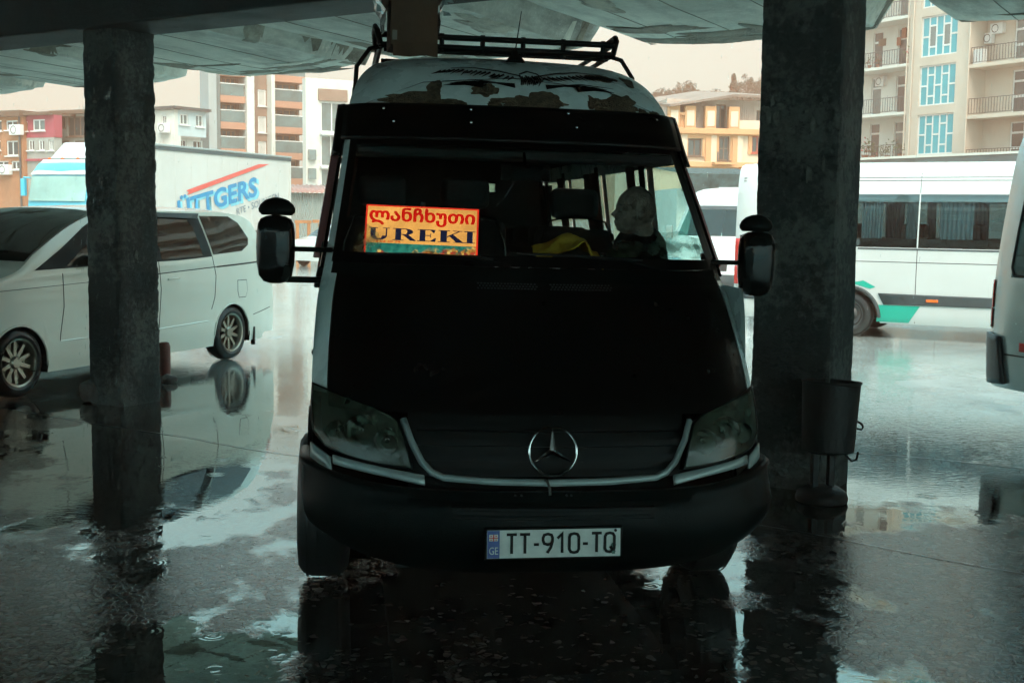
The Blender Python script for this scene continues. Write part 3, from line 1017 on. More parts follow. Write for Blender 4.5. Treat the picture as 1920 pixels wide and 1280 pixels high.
GLY = {'T': [[(0, 1), (1, 1)], [(.5, 1), (.5, 0)]], '-': [[(.1, .46), (.9, .46)]], '1': [[(.15, .76), (.62, 1), (.62, 0)]],
       '9': [[(.95, .62), (.85, .50), (.5, .44), (.15, .50), (.03, .66), (.03, .80), (.15, .95), (.5, 1), (.85, .95), (.97, .80), (.97, .62), (.80, .30), (.45, 0)]],
       '0': [[(.5, 1), (.82, .96), (.97, .82), (.97, .18), (.82, .04), (.5, 0), (.18, .04), (.03, .18), (.03, .82), (.18, .96), (.5, 1)]],
       'Q': [[(.5, 1), (.82, .96), (.97, .82), (.97, .18), (.82, .04), (.5, 0), (.18, .04), (.03, .18), (.03, .82), (.18, .96), (.5, 1)], [(.55, .30), (1.02, -.02)]]}
def glyphs(txt, x0, w, gap, dashw, y0, h, sw, fn):
    bb = MB(); x = x0
    for ch in txt:
        cw = dashw if ch == '-' else w
        for pl_ in GLY[ch]:
            P_ = [Vector((x + a * cw, y0 + c * h)) for a, c in pl_]
            rows = [[], []]
            for i, p in enumerate(P_):
                t0 = (P_[i] - P_[i - 1]).normalized() if i else (P_[1] - P_[0]).normalized()
                t1 = (P_[i + 1] - P_[i]).normalized() if i < len(P_) - 1 else t0
                if P_[0] == P_[-1] and i in (0, len(P_) - 1):
                    t0 = (P_[-1] - P_[-2]).normalized(); t1 = (P_[1] - P_[0]).normalized()
                t = (t0 + t1).normalized(); n_ = Vector((-t.y, t.x)); kk = 1 / max(.5, n_.dot(Vector((-t0.y, t0.x))))
                rows[0].append(fn(*(p + n_ * sw * kk))); rows[1].append(fn(*(p - n_ * sw * kk)))
            bb.grid(rows)
        x += cw + gap
    return bb
glyphs('TT-910-TQ', .080, .041, .0125, .026, .020, .077, .0058, lambda x, y: pq(x, y, .0085)).build('lettering', M_ink, plate)
b = MB(); b.lathe([(.010, 0), (.010, .002)], 16, pm @ Matrix.Translation((.515 - pw / 2, -.006, .048 - ph / 2)) @ Matrix.Rotation(R(90), 4, 'X'))
b.build('seal', mat('seal_green', (.03, .10, .07), .5), plate)
b = MB(); b.lathe([(.006, 0), (.006, .004)], 12, pm @ Matrix.Translation((.522 - pw / 2, -.006, .107 - ph / 2)) @ Matrix.Rotation(R(90), 4, 'X'))
b.build('bolt', M_ink, plate)
flat('seal_mark', rect(.508, .521, .012, .024), .0085, MATS['seal_green'], plate)

# ---- sides, roof, rear
YB = 5.75
WA, RA, AR = 1.02, 4.35, .43
for side in (-1, 1):
    ycol = sorted(set([.36, .45, .55, .60] + frange(WA - AR, WA + AR, 16) + frange(1.5, RA - AR, 12) + frange(RA - AR, RA + AR, 16) + frange(RA + AR, YB, 6)))
    b = MB(); rows = []
    for t in frange(0, 1, 14):
        row = []
        for y in ycol:
            zb = max(.36, .36 + arch(y, WA, AR), .36 + arch(y, RA, AR))
            z = lerp(zb, 1.42, t)
            row.append(Vector((side * HW(z), max(y, front_y(z)) if y < .6 else y, z)))
        rows.append(row)
    b.grid(rows, flip=side > 0)
    b.build('side_panel', M_vanwhite, van, smooth=50)
    # arch lips
    for cyy in (WA, RA):
        b = MB()
        pts = [Vector((side * (HW(.36 + AR * math.sin(a)) + .006), cyy + AR * math.cos(a), .36 + AR * math.sin(a))) for a in frange(0, math.pi, 20)]
        b.tube(pts, .02, 6); b.build('wheel_arch', M_bumper, van, smooth=50)
        b = MB(); rows = []
        for xx in (side * .97, side * .60):
            rows.append([Vector((xx, cyy + (AR - .01) * math.cos(a), .36 + (AR - .01) * math.sin(a))) for a in frange(0, math.pi, 16)])
        b.grid(rows); b.build('wheel_well', M_ink, van)
    # window band: post, pane, post ...
    segs = [(None, 1.30, 0), (1.30, 1.98, 1), (1.98, 2.12, 0), (2.12, 3.22, 1), (3.22, 3.34, 0), (3.34, 4.44, 1), (4.44, 4.56, 0), (4.56, 5.5, 1), (5.5, YB, 0)]
    for (ya, yb, gl) in segs:
        fa = front_y if ya is None else ya
        if gl:
            if yb < 2:
                fa = lambda z: max(front_y(z) + .06, 1.05)
            sband(side, 1.46, 2.02, fa, yb, 6, 6, -.006).build('side_window', M_sidewin, van, smooth=60)
        else:
            if ya is None:
                yb2 = lambda z: max(front_y(z) + .06, 1.05)
                sband(side, 1.42, 2.04, fa, yb2, 8, 3).build('window_post', M_vanwhite, van, smooth=60)
                continue
            sband(side, 1.42, 2.04, fa, yb, 8, 3).build('window_post', M_vanwhite, van, smooth=60)
            sband(side, 1.40, 2.06, (fa if not callable(fa) else fa) if False else ya + .0, yb, 4, 2, -.05).build('post_lining', M_lining, van)
    sband(side, 1.405, 1.465, 1.05, YB, 2, 20, .002).build('window_sill', M_bumper, van, smooth=60)
    sband(side, 2.01, 2.6, front_y, YB, 16, 24).build('roof_side', M_vanwhite, van, smooth=60)
    # rain gutter trim along the windscreen post (thin red-lit reflector strip on the left)
    b = MB(); b.tube([Vector((side * (HW(z) + .012), front_y(z) + .02, z)) for z in frange(1.46, 2.12, 14)], .009, 6)
    b.build('gutter', M_plastic, van, smooth=60)
    # folded-back wind deflector on the door
    b = MB(); b.grid([[Vector((side * (HW(z) + .004 + dx), max(front_y(z) + .07, 1.02) + dy, z)) for z in frange(1.50, 2.03, 10)] for dx, dy in ((.0, .0), (.05, .03), (.055, .09))])
    b.build('wind_deflector', mat('reddish_acrylic', (.30, .12, .12), .25), van, smooth=60, solid=.004)
    # lining and inner floor edge
    b = MB(); b.grid([[Vector((side * (HW(z) - .05), y, z)) for y in (1.0, 3, YB - .03)] for z in (.7, 1.0, 1.42)]); b.build('side_lining', M_lining, van)
    # curtains at the posts
    for (yc_, w_) in ((2.14, .16), (3.12, .24), (3.36, .20), (4.40, .2)):
        b = MB(); n_ = 14
        b.grid([[Vector((side * (HW(z) - .075 + .012 * math.sin(i * 2.2)), yc_ + w_ * i / n_ * (.8 if z < 1.7 else 1), z)) for i in range(n_ + 1)] for z in frange(1.45, 2.02, 6)])
        b.build('curtain', mat('dull_red_curtain', (.13, .05, .04), .9, 0, .4, 12), van, smooth=60)
    wheel(van, side * .925, WA, .345, .245, side, M_tyre, M_rimdark, steel=True, rim_r=.205)
    wheel(van, side * .86, RA, .345, .225, side, M_tyre, M_rimdark, steel=True, rim_r=.205)
    b = MB(); b.sphere((side * .985, 1.35, 1.02), (.018, .035, .02), 10, 8); b.build('side_marker', M_bumper, van, smooth=60)
b = MB(); b.grid([[Vector((x, y, 2.60 + .012 * (1 - (x / .34) ** 2))) for x in frange(-.34, .34, 8)] for y in (2.30, 3.4, 4.5, YB)]); b.build('roof', M_vanwhite, van, smooth=60)
b = MB(); b.grid([[Vector((s_ * min(HW(z), .9) * .97, lerp(1.5, YB - .02, t), z)) for s_, z in ((-1, 2.12), (-.97, 2.25), (-.6, 2.38), (0, 2.42), (.6, 2.38), (.97, 2.25), (1, 2.12))] for t in (0, .5, 1)])
b.build('headlining', M_lining, van, smooth=60)
b = MB(); b.b2(-.86, .86, .72, YB - .03, .66, .72); b.build('cabin_floor', M_lining, van)
b = MB(); b.b2(-.62, .62, .25, 5.6, .24, .34); b.build('underbody', M_ink, van)
b = MB(); b.b2(-.80, .80, .92, .98, .4, 1.30); b.build('bulkhead', M_ink, van)
# rear wall closed up to keep the cabin dark, with a tiny pane left
b = MB()
for (x0, x1, z0, z1) in ((-.93, .93, .4, 1.42), (-.85, .85, 2.0, 2.55), (-.93, .36, 1.42, 2.0), (.44, .93, 1.42, 2.0), (.36, .44, 1.42, 1.93)):
    b.b2(x0, x1, YB - .06, YB, z0, z1)
b.build('rear_doors', M_lining, van)
for s in (1,):
    b = MB(); b.b2(s * .36, s * .44, YB - .05, YB - .045, 1.93, 2.0); b.build('rear_window', M_sidewin, van)
# dashboard, steering wheel, seats
b = MB()
rows = []
for (y, z) in ((.78, 1.44), (.95, 1.47), (1.12, 1.46), (1.24, 1.42), (1.28, 1.30), (1.26, 1.0), (1.22, .75)):
    rows.append([Vector((x, y + .10 * (x / .9) ** 2 * (1 if y < 1 else .3), z)) for x in frange(-.86, .86, 16)])
b.grid(rows); b.build('dashboard', M_lining, van, smooth=50)
sm = Matrix.Translation((.44, 1.36, 1.36)) @ Matrix.Rotation(R(-62), 4, 'X')
b = MB(); b.tube([sm @ Vector((.20 * math.cos(a), .20 * math.sin(a), 0)) for a in frange(0, 2 * math.pi * 31 / 32, 31)], .016, 8, closed=True)
for a in (R(200), R(340), R(90)):
    b.tube([sm @ Vector((.19 * math.cos(a), .19 * math.sin(a), 0)), sm @ Vector((.04 * math.cos(a), .04 * math.sin(a), -.02))], .014, 6)
b.lathe([(.07, -.05), (.075, -.01), (.05, .0)], 16, sm)
b.build('steering_wheel', M_plastic, van, smooth=50)
def seat(x, y, w=.46, h=.62, head=True, z0=.98):
    b = MB(); b.box((x, y - .22, z0), (w, .48, .16)); b.box((x, y - .2, (.72 + z0 - .08) / 2), (w * .7, .4, z0 - .08 - .72))
    so = b.build('seat', M_seat, van, bevel=.05, seg=3, smooth=60)
    b = MB(); b.box((x, y + .06, z0 + .06 + h / 2), (w, .12, h), Matrix.Rotation(R(-8), 3, 'X')); b.build('backrest', M_seat, so, bevel=.05, seg=3, smooth=60)
    if head:
        b = MB(); b.box((x, y + .13, z0 + .10 + h + .10), (w * .6, .09, .17), Matrix.Rotation(R(-6), 3, 'X')); b.build('headrest', M_seat, so, bevel=.04, seg=3, smooth=60)
seat(.44, 1.95); seat(-.18, 1.98, .46, .66); seat(-.64, 1.98, .44, .66)
for r in range(4):
    for x in (-.62, -.16, .55):
        seat(x, 2.75 + .74 * r, .44, .56, True, .82)
# bright seat-back rails that catch the light
for x in (-.63, -.18, .44):
    b = MB(); b.tube([(x - .225, 1.93, 1.30), (x - .215, 1.95, 1.55), (x - .16, 1.97, 1.70), (x, 1.98, 1.735), (x + .16, 1.97, 1.70), (x + .215, 1.95, 1.55), (x + .225, 1.93, 1.30)], .006, 6)
    b.build('seat_rail', M_chrome, van, smooth=60)
# overhead shelf and mirror
b = MB(); b.b2(-.8, .8, 1.34, 1.62, 2.0, 2.05); b.build('overhead_shelf', M_lining, van, bevel=.015)
b = MB(); b.box((.02, 1.17, 1.93), (.24, .03, .075), Matrix.Rotation(R(10), 3, 'X')); b.tube([(.02, 1.19, 1.96), (.02, 1.24, 2.03)], .008, 6)
b.build('rear_view_mirror', M_plastic, van, bevel=.012)
# wipers lying along the foot of the screen
for pts in (((-.12, 1.475), (-.30, 1.508), (-.52, 1.520), (-.70, 1.516)), ((.62, 1.475), (.45, 1.515), (.20, 1.530), (.02, 1.535))):
    b = MB(); b.tube([F(s_, z_, .022) for s_, z_ in pts], [.012, .009, .007, .005], 6)
    b.tube([F(s_, z_ + .008, .012) for s_, z_ in ((pts[1][0] + .1, pts[1][1]), pts[2], (pts[3][0] - .1, pts[3][1]))], .006, 5)
    b.build('wiper', M_ink, van, smooth=60)
# door mirrors with a round blind-spot mirror on top
for s in (-1, 1):
    cx, cy_, cz = s * (1.16 if s < 0 else 1.12), .93, (1.545 if s < 0 else 1.53)
    b = MB()
    rows = []
    prof = [(-.160, .35), (-.152, .62), (-.125, .86), (-.07, .97), (0, 1.0), (.07, .98), (.11, .92), (.132, .78), (.144, .5), (.148, .2)]
    for (z, k) in prof:
        row = []
        for a in frange(0, 2 * math.pi, 28):
            ca, sa = math.cos(a), math.sin(a)
            x = .088 * k * math.copysign(abs(ca) ** .6, ca)
            y = .085 * (k ** .6) * math.copysign(abs(sa) ** .8, sa) * (1.0 if sa < 0 else .45)
            row.append(Vector((cx + x, cy_ + y, cz + z)))
        rows.append(row)
    b.grid(rows)
    mo = b.build('door_mirror', M_plastic, van, smooth=50)
    b = MB(); b.b2(cx - .07, cx + .07, cy_ + .036, cy_ + .042, cz - .14, cz + .13); b.build('mirror_glass', M_chrome, mo, bevel=.01)
    b = MB()
    rows = []
    for (z, k) in ((.148, .80), (.162, .96), (.176, .98), (.196, .88), (.216, .62), (.226, .3), (.229, .05)):
        rows.append([Vector((cx + s * -.004 + .085 * k * math.cos(a), cy_ + .05 * k * math.sin(a), cz + z)) for a in frange(0, 2 * math.pi, 24)])
    b.grid(rows); b.tube([(cx, cy_, cz + .15), (cx, cy_, cz + .2)], .014, 8)
    b.build('blind_spot_mirror', M_bumper, mo, smooth=50)
    b = MB()
    b.box((s * 1.01, cy_ + .04, cz - .005), (.22, .05, .022)); b.build('mirror_arm', M_bumper, mo, bevel=.008)
    b = MB(); b.box((s * 1.01, cy_ + .04, cz - .145), (.22, .055, .028)); b.build('mirror_arm', M_bumper, mo, bevel=.008)
    b = MB(); b.prism([(1.02, 1.36), (1.20, 1.36), (1.18, 1.56), (1.06, 1.58), (1.03, 1.46)], lambda y, z: Vector((s * (HW(z) - .01), y, z)), lambda y, z: Vector((s * (HW(z) + .03), y, z)))
    b.build('mirror_foot', M_bumper, mo, bevel=.01)
# roof aerial
b = MB(); p0_ = F(.06, 2.535, .0)
b.lathe([(.055, -.005), (.045, .012), (.02, .04), (.012, .075)], 16, Matrix.Translation(p0_) @ Matrix.Rotation(R(-15), 4, 'X'))
b.tube([p0_ + Vector((0, 0, .06)), p0_ + Vector((.03, .02, .27))], [.004, .0022], 6)
b.build('aerial', M_ink, van, smooth=50)
# roof rack
rk = MB()
def rt(p, r=.017): rk.tube(p, r, 8)
rx, rz = .66, 2.65
for z in (rz, rz + .055):
    rt([(-rx, 2.20, z), (rx, 2.20, z)])
    for s in (-1, 1):
        rt([(s * rx, 2.20, z), (s * rx, 5.3, z)], .014)
for i in range(7):
    rt([(-rx + .02, 2.25 + .5 * i, rz - .02), (rx - .02, 2.25 + .5 * i, rz - .02)], .012)
for x in frange(-.55, .6, 5):
    rt([(x, 2.20, rz - .03), (x, 2.20, rz + .075)], .014)
rack = rk.build('roof_rack', M_ink, van, smooth=50)
for s in (-1, 1):
    b = MB()
    b.tube([(s * (rx + .0), 2.2, rz), (s * (rx + .02), 2.21, rz + .08), (s * (rx + .03), 2.29, rz + .11), (s * (rx + .03), 2.5, rz + .105), (s * (rx + .02), 2.6, rz + .05), (s * (rx + .0), 2.62, rz)], .016, 8)
    b.build('rack_corner', M_ink, rack, smooth=50)
    for yy in (2.25, 3.5, 4.8):
        b = MB()
        b.tube([(s * (rx - .02), yy, rz), (s * (rx + .06), yy, rz - .02), (s * (rx + .13), yy, rz - .12), (s * .80, yy, 2.36), (s * .85, yy, 2.14), (s * .865, yy, 2.09)], .013, 8)
        b.build('rack_leg', M_ink, rack, smooth=50)

# ---- things in and on the van
M_sign = None
def sign_mats():
    def em(name, col, st, var=.25, sc=9):
        m, nt, out = new_mat(name)
        e = nt.nodes.new('ShaderNodeEmission')
        c = ramp(nt, noise(nt, sc, 3), [(.3, [x * (1 - var) for x in col]), (.7, col)])
        nt.links.new(c, e.inputs[0]); e.inputs[1].default_value = st
        nt.links.new(e.outputs[0], out.inputs[0]); return m
    pict, nt, out = new_mat('sign_beach_print')
    e = nt.nodes.new('ShaderNodeEmission')
    v = nd(nt, 'ShaderNodeTexVoronoi'); v.inputs['Scale'].default_value = 75
    tc = nt.nodes.new('ShaderNodeTexCoord'); nt.links.new(tc.outputs['Object'], v.inputs['Vector'])
    sp = nt.nodes.new('ShaderNodeSeparateColor'); nt.links.new(v.outputs['Color'], sp.inputs[0])
    c1 = ramp(nt, sp.outputs[0], [(0, (.05, .03, .01)), (.35, (.6, .25, .05)), (.55, (.9, .55, .15)), (.7, (.03, .08, .05)), (.85, (.75, .06, .02)), (1, (.02, .03, .03))])
    sx = nt.nodes.new('ShaderNodeSeparateXYZ'); nt.links.new(tc.outputs['Object'], sx.inputs[0])
    c2 = ramp(nt, noise(nt, 40, 4), [(.35, (.01, .12, .10)), (.65, (.04, .26, .18))])
    f = ramp(nt, math_n(nt, 'ADD', math_n(nt, 'SUBTRACT', math_n(nt, 'MULTIPLY', sx.outputs[0], .9), math_n(nt, 'MULTIPLY', sx.outputs[2], 6)), noise(nt, 14, 3)), [(.16, 0.0), (.26, 1.0)])
    c3 = mixc(nt, f, c2, c1)
    nt.links.new(c3, e.inputs[0]); e.inputs[1].default_value = .26
    nt.links.new(e.outputs[0], out.inputs[0])
    return em('sign_panel_light', (1.0, .44, .10), .33, .42, 6), em('sign_border_light', (.85, .03, .015), .30), em('sign_red_letters', (.70, .012, .006), .34, .5, 5), em('sign_navy_letters', (.010, .012, .03), .4), pict
S_pan, S_bor, S_red, S_nav, S_pic = sign_mats()
SW, SH = .535, .280
sg = bpy.data.objects.new('route_sign', None); C.objects.link(sg)
sg.empty_display_size = .2
tag(sg, 'lit yellow route sign with red and navy lettering behind the windscreen', 'route sign')
SGM = VM @ Matrix.Translation((-.497, .945, 1.493)) @ Matrix.Rotation(R(1.0), 4, 'Y') @ Matrix.Rotation(R(-5), 4, 'Z') @ Matrix.Rotation(R(-22), 4, 'X')
sg.matrix_world = SGM
def sp(x, y, d=0.0):
    return Vector((x - SW / 2, -d, y))
def srect(name, x0, x1, y0, y1, d, m, par=sg):
    bb = MB(); bb.add([sp(x0, y0, d), sp(x1, y0, d), sp(x1, y1, d), sp(x0, y1, d)], [(0, 1, 2, 3)]); return bb.build(name, m, par)
b = MB(); b.b2(-SW / 2, SW / 2, .0, .022, 0, SH); b.build('housing', M_ink, sg, bevel=.006)
srect('border', .002, SW - .002, .002, SH - .002, .002, S_bor)
srect('panel', .010, SW - .010, .010, SH - .010, .004, S_pan)
srect('beach_picture', .011, SW - .011, .011, .086, .006, S_pic)
for i_, (dx_, dy_) in enumerate(((0, 0), (.0036, 0), (-.0036, 0), (0, .0026), (0, -.0026), (.0026, .002), (-.0026, .002), (.0026, -.002), (-.0026, -.002))):
    place_text('lettering', 'ლანჩხუთი', S_red, sg, lambda x, y: sp(.022 + x + dx_, .178 + y + dy_, .006 + .0002 * i_), SW - .044, .086, 0)
serif = MB()
def q4(ox, sx, pts, y0=.102, h=.060):
    serif.add([sp(ox + x * sx, y0 + y * h, .006) for x, y in pts], [tuple(range(len(pts)))])
def sr(ox, sx, x0, x1, y0, y1): q4(ox, sx, [(x0, y0), (x1, y0), (x1, y1), (x0, y1)])
U0 = .020
def arc_band(ox, sx, cx, cy, r0x, r0y, r1x, r1y, a0, a1, n=10):
    for i in range(n):
        t0, t1 = R(lerp(a0, a1, i / n)), R(lerp(a0, a1, (i + 1) / n))
        q4(ox, sx, [(cx + r0x * math.cos(t0), cy + r0y * math.sin(t0)), (cx + r1x * math.cos(t0), cy + r1y * math.sin(t0)),
                    (cx + r1x * math.cos(t1), cy + r1y * math.sin(t1)), (cx + r0x * math.cos(t1), cy + r0y * math.sin(t1))])
w_ = .098  # U
sr(U0, w_, .0, .42, .94, 1); sr(U0, w_, .09, .33, .33, .94); sr(U0, w_, .68, 1, .94, 1); sr(U0, w_, .81, .88, .33, .94)
arc_band(U0, w_, .485, .34, .155, .27, .395, .36, 180, 360)
x_ = U0 + .112; w_ = .105  # R
sr(x_, w_, 0, .62, .94, 1); sr(x_, w_, .12, .38, .06, .94); sr(x_, w_, 0, .5, 0, .06); arc_band(x_, w_, .55, .735, .10, .205, .36, .265, -90, 90); sr(x_, w_, .38, .56, .47, .53)
q4(x_, w_, [(.44, .48), (.70, .50), (1.04, .03), (1.04, 0), (.80, 0)])
x_ += .116; w_ = .088  # E
sr(x_, w_, 0, .95, .94, 1); sr(x_, w_, .12, .42, .06, .94); sr(x_, w_, 0, .95, 0, .06); sr(x_, w_, .42, .68, .47, .53)
q4(x_, w_, [(.95, 1), (.90, .72), (.85, .72), (.68, .94)]); q4(x_, w_, [(.68, .06), (.92, .30), (1.0, .30), (.95, 0)]); q4(x_, w_, [(.68, .34), (.72, .34), (.72, .66), (.68, .66)])
x_ += .096; w_ = .118  # K
sr(x_, w_, 0, .48, .94, 1); sr(x_, w_, .10, .36, .06, .94); sr(x_, w_, 0, .48, 0, .06); sr(x_, w_, .60, .96, .94, 1)
q4(x_, w_, [(.36, .40), (.36, .50), (.80, .94), (.88, .94)]); q4(x_, w_, [(.44, .54), (.60, .68), (1.0, .06), (.72, .06)]); sr(x_, w_, .62, 1.05, 0, .06)
x_ += .124; w_ = .052  # I
sr(x_, w_, 0, 1, .94, 1); sr(x_, w_, .24, .76, .06, .94); sr(x_, w_, 0, 1, 0, .06)
serif.build('town_name', S_nav, sg)
place_text('phone_number', '0574 02 10 79', S_red, sg, lambda x, y: sp(.014 + x, .0885 + y, .008), .155, .010, .02)
# lever clip on top
b = MB(); b.b2(-.012, .012, .004, .012, SH - .004, SH + .026); b.build('clip', M_chrome, sg, bevel=.003)

# driver, seen in profile, leaning at the side window
def driver():
    p = thing('person', 'bald driver in dark jacket looking sideways behind the steering wheel', 'person')
    p.matrix_world = VM @ Matrix.Translation((.625, 1.50, 1.13))
    # head in its own frame: face towards -X (turned to the passenger side), z up
    b = MB()
    hc = Vector((.035, 0, .635))
    nu, nv = 56, 44
    for i in range(nv + 1):
        th = math.pi * i / nv
        for k in range(nu):
            a = 2 * math.pi * k / nu
            d = Vector((math.sin(th) * math.cos(a), math.sin(th) * math.sin(a), math.cos(th)))
            fwd = -d.x                                     # face direction
            x, y, z = d.x * .104, d.y * .078, d.z * .128
            if d.z < -.1 and fwd < .2: x *= 1 - .22 * min(1, (-.1 - d.z) / .7); 
            if d.z < -.2: y *= 1 - .30 * min(1, (-.2 - d.z) / .8)
            f = max(0, fwd)
            if fwd > 0 and d.z < 0: x *= 1 + .42 * min(1, -d.z / .85) ** 1.3
            g_ = lambda zc, w: math.exp(-((d.z - zc) / w) ** 2)
            side_ = math.exp(-(d.y / .22) ** 2)
            x -= f * (.024 * g_(-.17, .10) * math.exp(-(d.y / .15) ** 2) + .014 * g_(-.06, .12) * math.exp(-(d.y / .13) ** 2))   # nose
            x -= f * .007 * g_(.20, .11)                                                  # brow
            x += f * .013 * g_(.04, .09) * (math.exp(-((abs(d.y) - .33) / .16) ** 2))      # eye sockets
            x -= f * .010 * g_(-.47, .06) * side_ + f * .009 * g_(-.58, .06) * side_         # lips
            x += f * .006 * g_(-.525, .025) * side_
            x -= f * .020 * g_(-.80, .14) * math.exp(-(d.y / .35) ** 2)                     # chin
            x -= f * .006 * g_(.52, .2)                                                     # forehead
            x += f * .008 * g_(-.66, .05) * side_
            y *= 1 + .04 * g_(-.25, .2) * f
            b.v.append(tuple(hc + Vector((x, y, z))))
    for i in range(nv):
        for k in range(nu):
            k2 = (k + 1) % nu
            b.f.append((i * nu + k, (i + 1) * nu + k, (i + 1) * nu + k2, i * nu + k2))
    for s in (-1, 1):   # ears
        b.sphere(hc + Vector((.012, s * .078, -.012)), (.024, .014, .036), 12, 8)
    def limb(pts, rs, n=12): b.tube(pts, rs, n); [b.sphere(q, r * .98, 12, 8) for q, r in zip(pts, rs)]
    limb([hc + Vector((.03, 0, -.09)), hc + Vector((.045, 0, -.16)), hc + Vector((.05, .02, -.21))], [.062, .062, .075])
    limb([(.08, .06, .40), (.08, .10, .20), (.06, .12, -.02)], [.13, .15, .14])
    limb([(.08, -.14, .38), (.08, .22, .38)], [.07, .07])
    # arms to the wheel (wheel at x -.145, y -.14, z .26)
    limb([(.06, -.16, .37), (-.02, -.26, .20), (-.20, -.28, .28)], [.06, .048, .034])
    limb([(.10, .22, .37), (.06, .10, .12), (-.10, -.05, .16)], [.06, .048, .034])
    limb([(.06, .10, -.04), (.02, -.30, -.02), (.0, -.38, -.34)], [.09, .07, .05])
    limb([(.0, .14, -.04), (-.16, -.28, -.02), (-.18, -.36, -.34)], [.09, .07, .05])
    for (c0, dr) in (((-.22, -.285, .29), Vector((-1, .05, .1))), ((-.12, -.065, .165), Vector((-.9, -.35, .05)))):
        c0 = Vector(c0); dr.normalize(); up = Vector((0, -.3, 1)).normalized(); sd_ = dr.cross(up).normalized()
        b.sphere(c0 + dr * .03, (.040, .022, .034), 12, 8)
        for j in range(4):
            o_ = up * (.030 - .020 * j)
            L = (.036, .042, .040, .032)[j]
            p0_ = c0 + dr * .055 + o_
            b.tube([p0_, p0_ + dr * L * .7 - sd_ * .004, p0_ + dr * L * 1.0 - sd_ * .022, p0_ + dr * L * .8 - sd_ * .036], [.0095, .009, .0085, .007], 8)
        b.tube([c0 + dr * .01 + up * .03, c0 + dr * .03 + up * .05 - sd_ * .012, c0 + dr * .05 + up * .052 - sd_ * .028], [.011, .010, .008], 8)
    skin = mat('skin', (.30, .205, .165), .6, 0, .45, 30, .7, 90)
    body = b.build('body', skin, p, smooth=180)
    md = body.modifiers.new('one_surface', 'REMESH'); md.mode = 'VOXEL'; md.voxel_size = .0045; md.use_smooth_shade = True
    md2 = body.modifiers.new('soften', 'SMOOTH'); md2.factor = .4; md2.iterations = 1
    # jacket over torso and arms
    b = MB()
    limb([(.075, .06, .42), (.08, .10, .20), (.06, .12, -.02)], [.155, .172, .165])
    limb([(.08, -.15, .375), (.08, .23, .375)], [.092, .092])
    limb([(.06, -.165, .37), (-.02, -.265, .20), (-.165, -.28, .268)], [.082, .068, .05])
    limb([(.10, .23, .37), (.06, .10, .12), (-.06, -.02, .15)], [.082, .068, .05])
    b.tube([hc + Vector((.05 + .078 * math.cos(a), .015 + .075 * math.sin(a), -.175 + .02 * math.cos(a))) for a in frange(0, 2 * math.pi * 23 / 24, 23)], .020, 8, closed=True)
    j = b.build('jacket', mat('dark_jacket_cloth', (.018, .022, .024), .8, 0, .3, 9, .4, 40), p, smooth=180)
    md = j.modifiers.new('one_surface', 'REMESH'); md.mode = 'VOXEL'; md.voxel_size = .009; md.use_smooth_shade = True
    md2 = j.modifiers.new('soften', 'SMOOTH'); md2.factor = .5; md2.iterations = 6
    # eyes and eyebrows
    mat('short_grey_hair', (.16, .16, .15), .9, 0, .5, 60, .6, 250)
    for s in (-1, 1):
        b = MB(); b.sphere(hc + Vector((-.081, s * .030, .004)), .012, 12, 8); b.build('eye', mat('eye_white', (.35, .33, .30), .2), p, smooth=60)
        b = MB(); b.tube([hc + Vector((-.100, s * .014, .026)), hc + Vector((-.098, s * .030, .031)), hc + Vector((-.087, s * .046, .026))], [.004, .005, .003], 6); b.build('eyebrow', MATS['short_grey_hair'], p)
driver()
# yellow cloth thrown over the dashboard
b = MB(); rows = []
for i in range(17):
    row = []
    for j in range(13):
        x = .26 * (i / 16 - .5); y = .18 * (j / 12 - .5)
        z = .075 * math.exp(-((x + .02) / .09) ** 2) + .03 * mnoise.noise(Vector((x * 11, y * 13, 3))) + .05 * math.exp(-((x - .05) / .03) ** 2) * (1 - j / 12) + .035
        row.append(Vector((x + .02 * mnoise.noise(Vector((y * 9, x * 5, 1))), y, max(.004, z - .35 * max(0, abs(y) - .05)))))
    rows.append(row)
b.grid(rows)
o = b.build('yellow_cloth', mat('yellow_duster_cloth', (.62, .34, .015), .85, 0, .3, 20, .4, 150), None, smooth=70, solid=.004)
o.matrix_world = VM @ Matrix.Translation((.215, 1.02, 1.485)) @ Matrix.Rotation(R(16), 4, 'X') @ Matrix.Scale(1.25, 4)
tag(o, 'crumpled yellow cloth lying on the dashboard inside the windscreen', 'cloth')
for i, (x, y, r, w, h, lab) in enumerate(((-.10, .90, 10, .12, .06, 'white paper slip on the dashboard nearest the route sign'), (.08, .90, -4, .15, .07, 'white paper sheet lying under the yellow cloth'))):
    b = MB(); b.grid([[Vector((w * (a - .5), h * (c - .5), .006 * math.sin(3 * a + c))) for a in frange(0, 1, 6)] for c in frange(0, 1, 3)])
    o = b.build('paper_sheet', mat('paper_white', (.75, .76, .74), .8, 0, .1), None, smooth=60, solid=.0008)
    o.matrix_world = VM @ Matrix.Translation((x, y, 1.481)) @ Matrix.Rotation(R(r), 4, 'Z')
    tag(o, lab, 'paper')
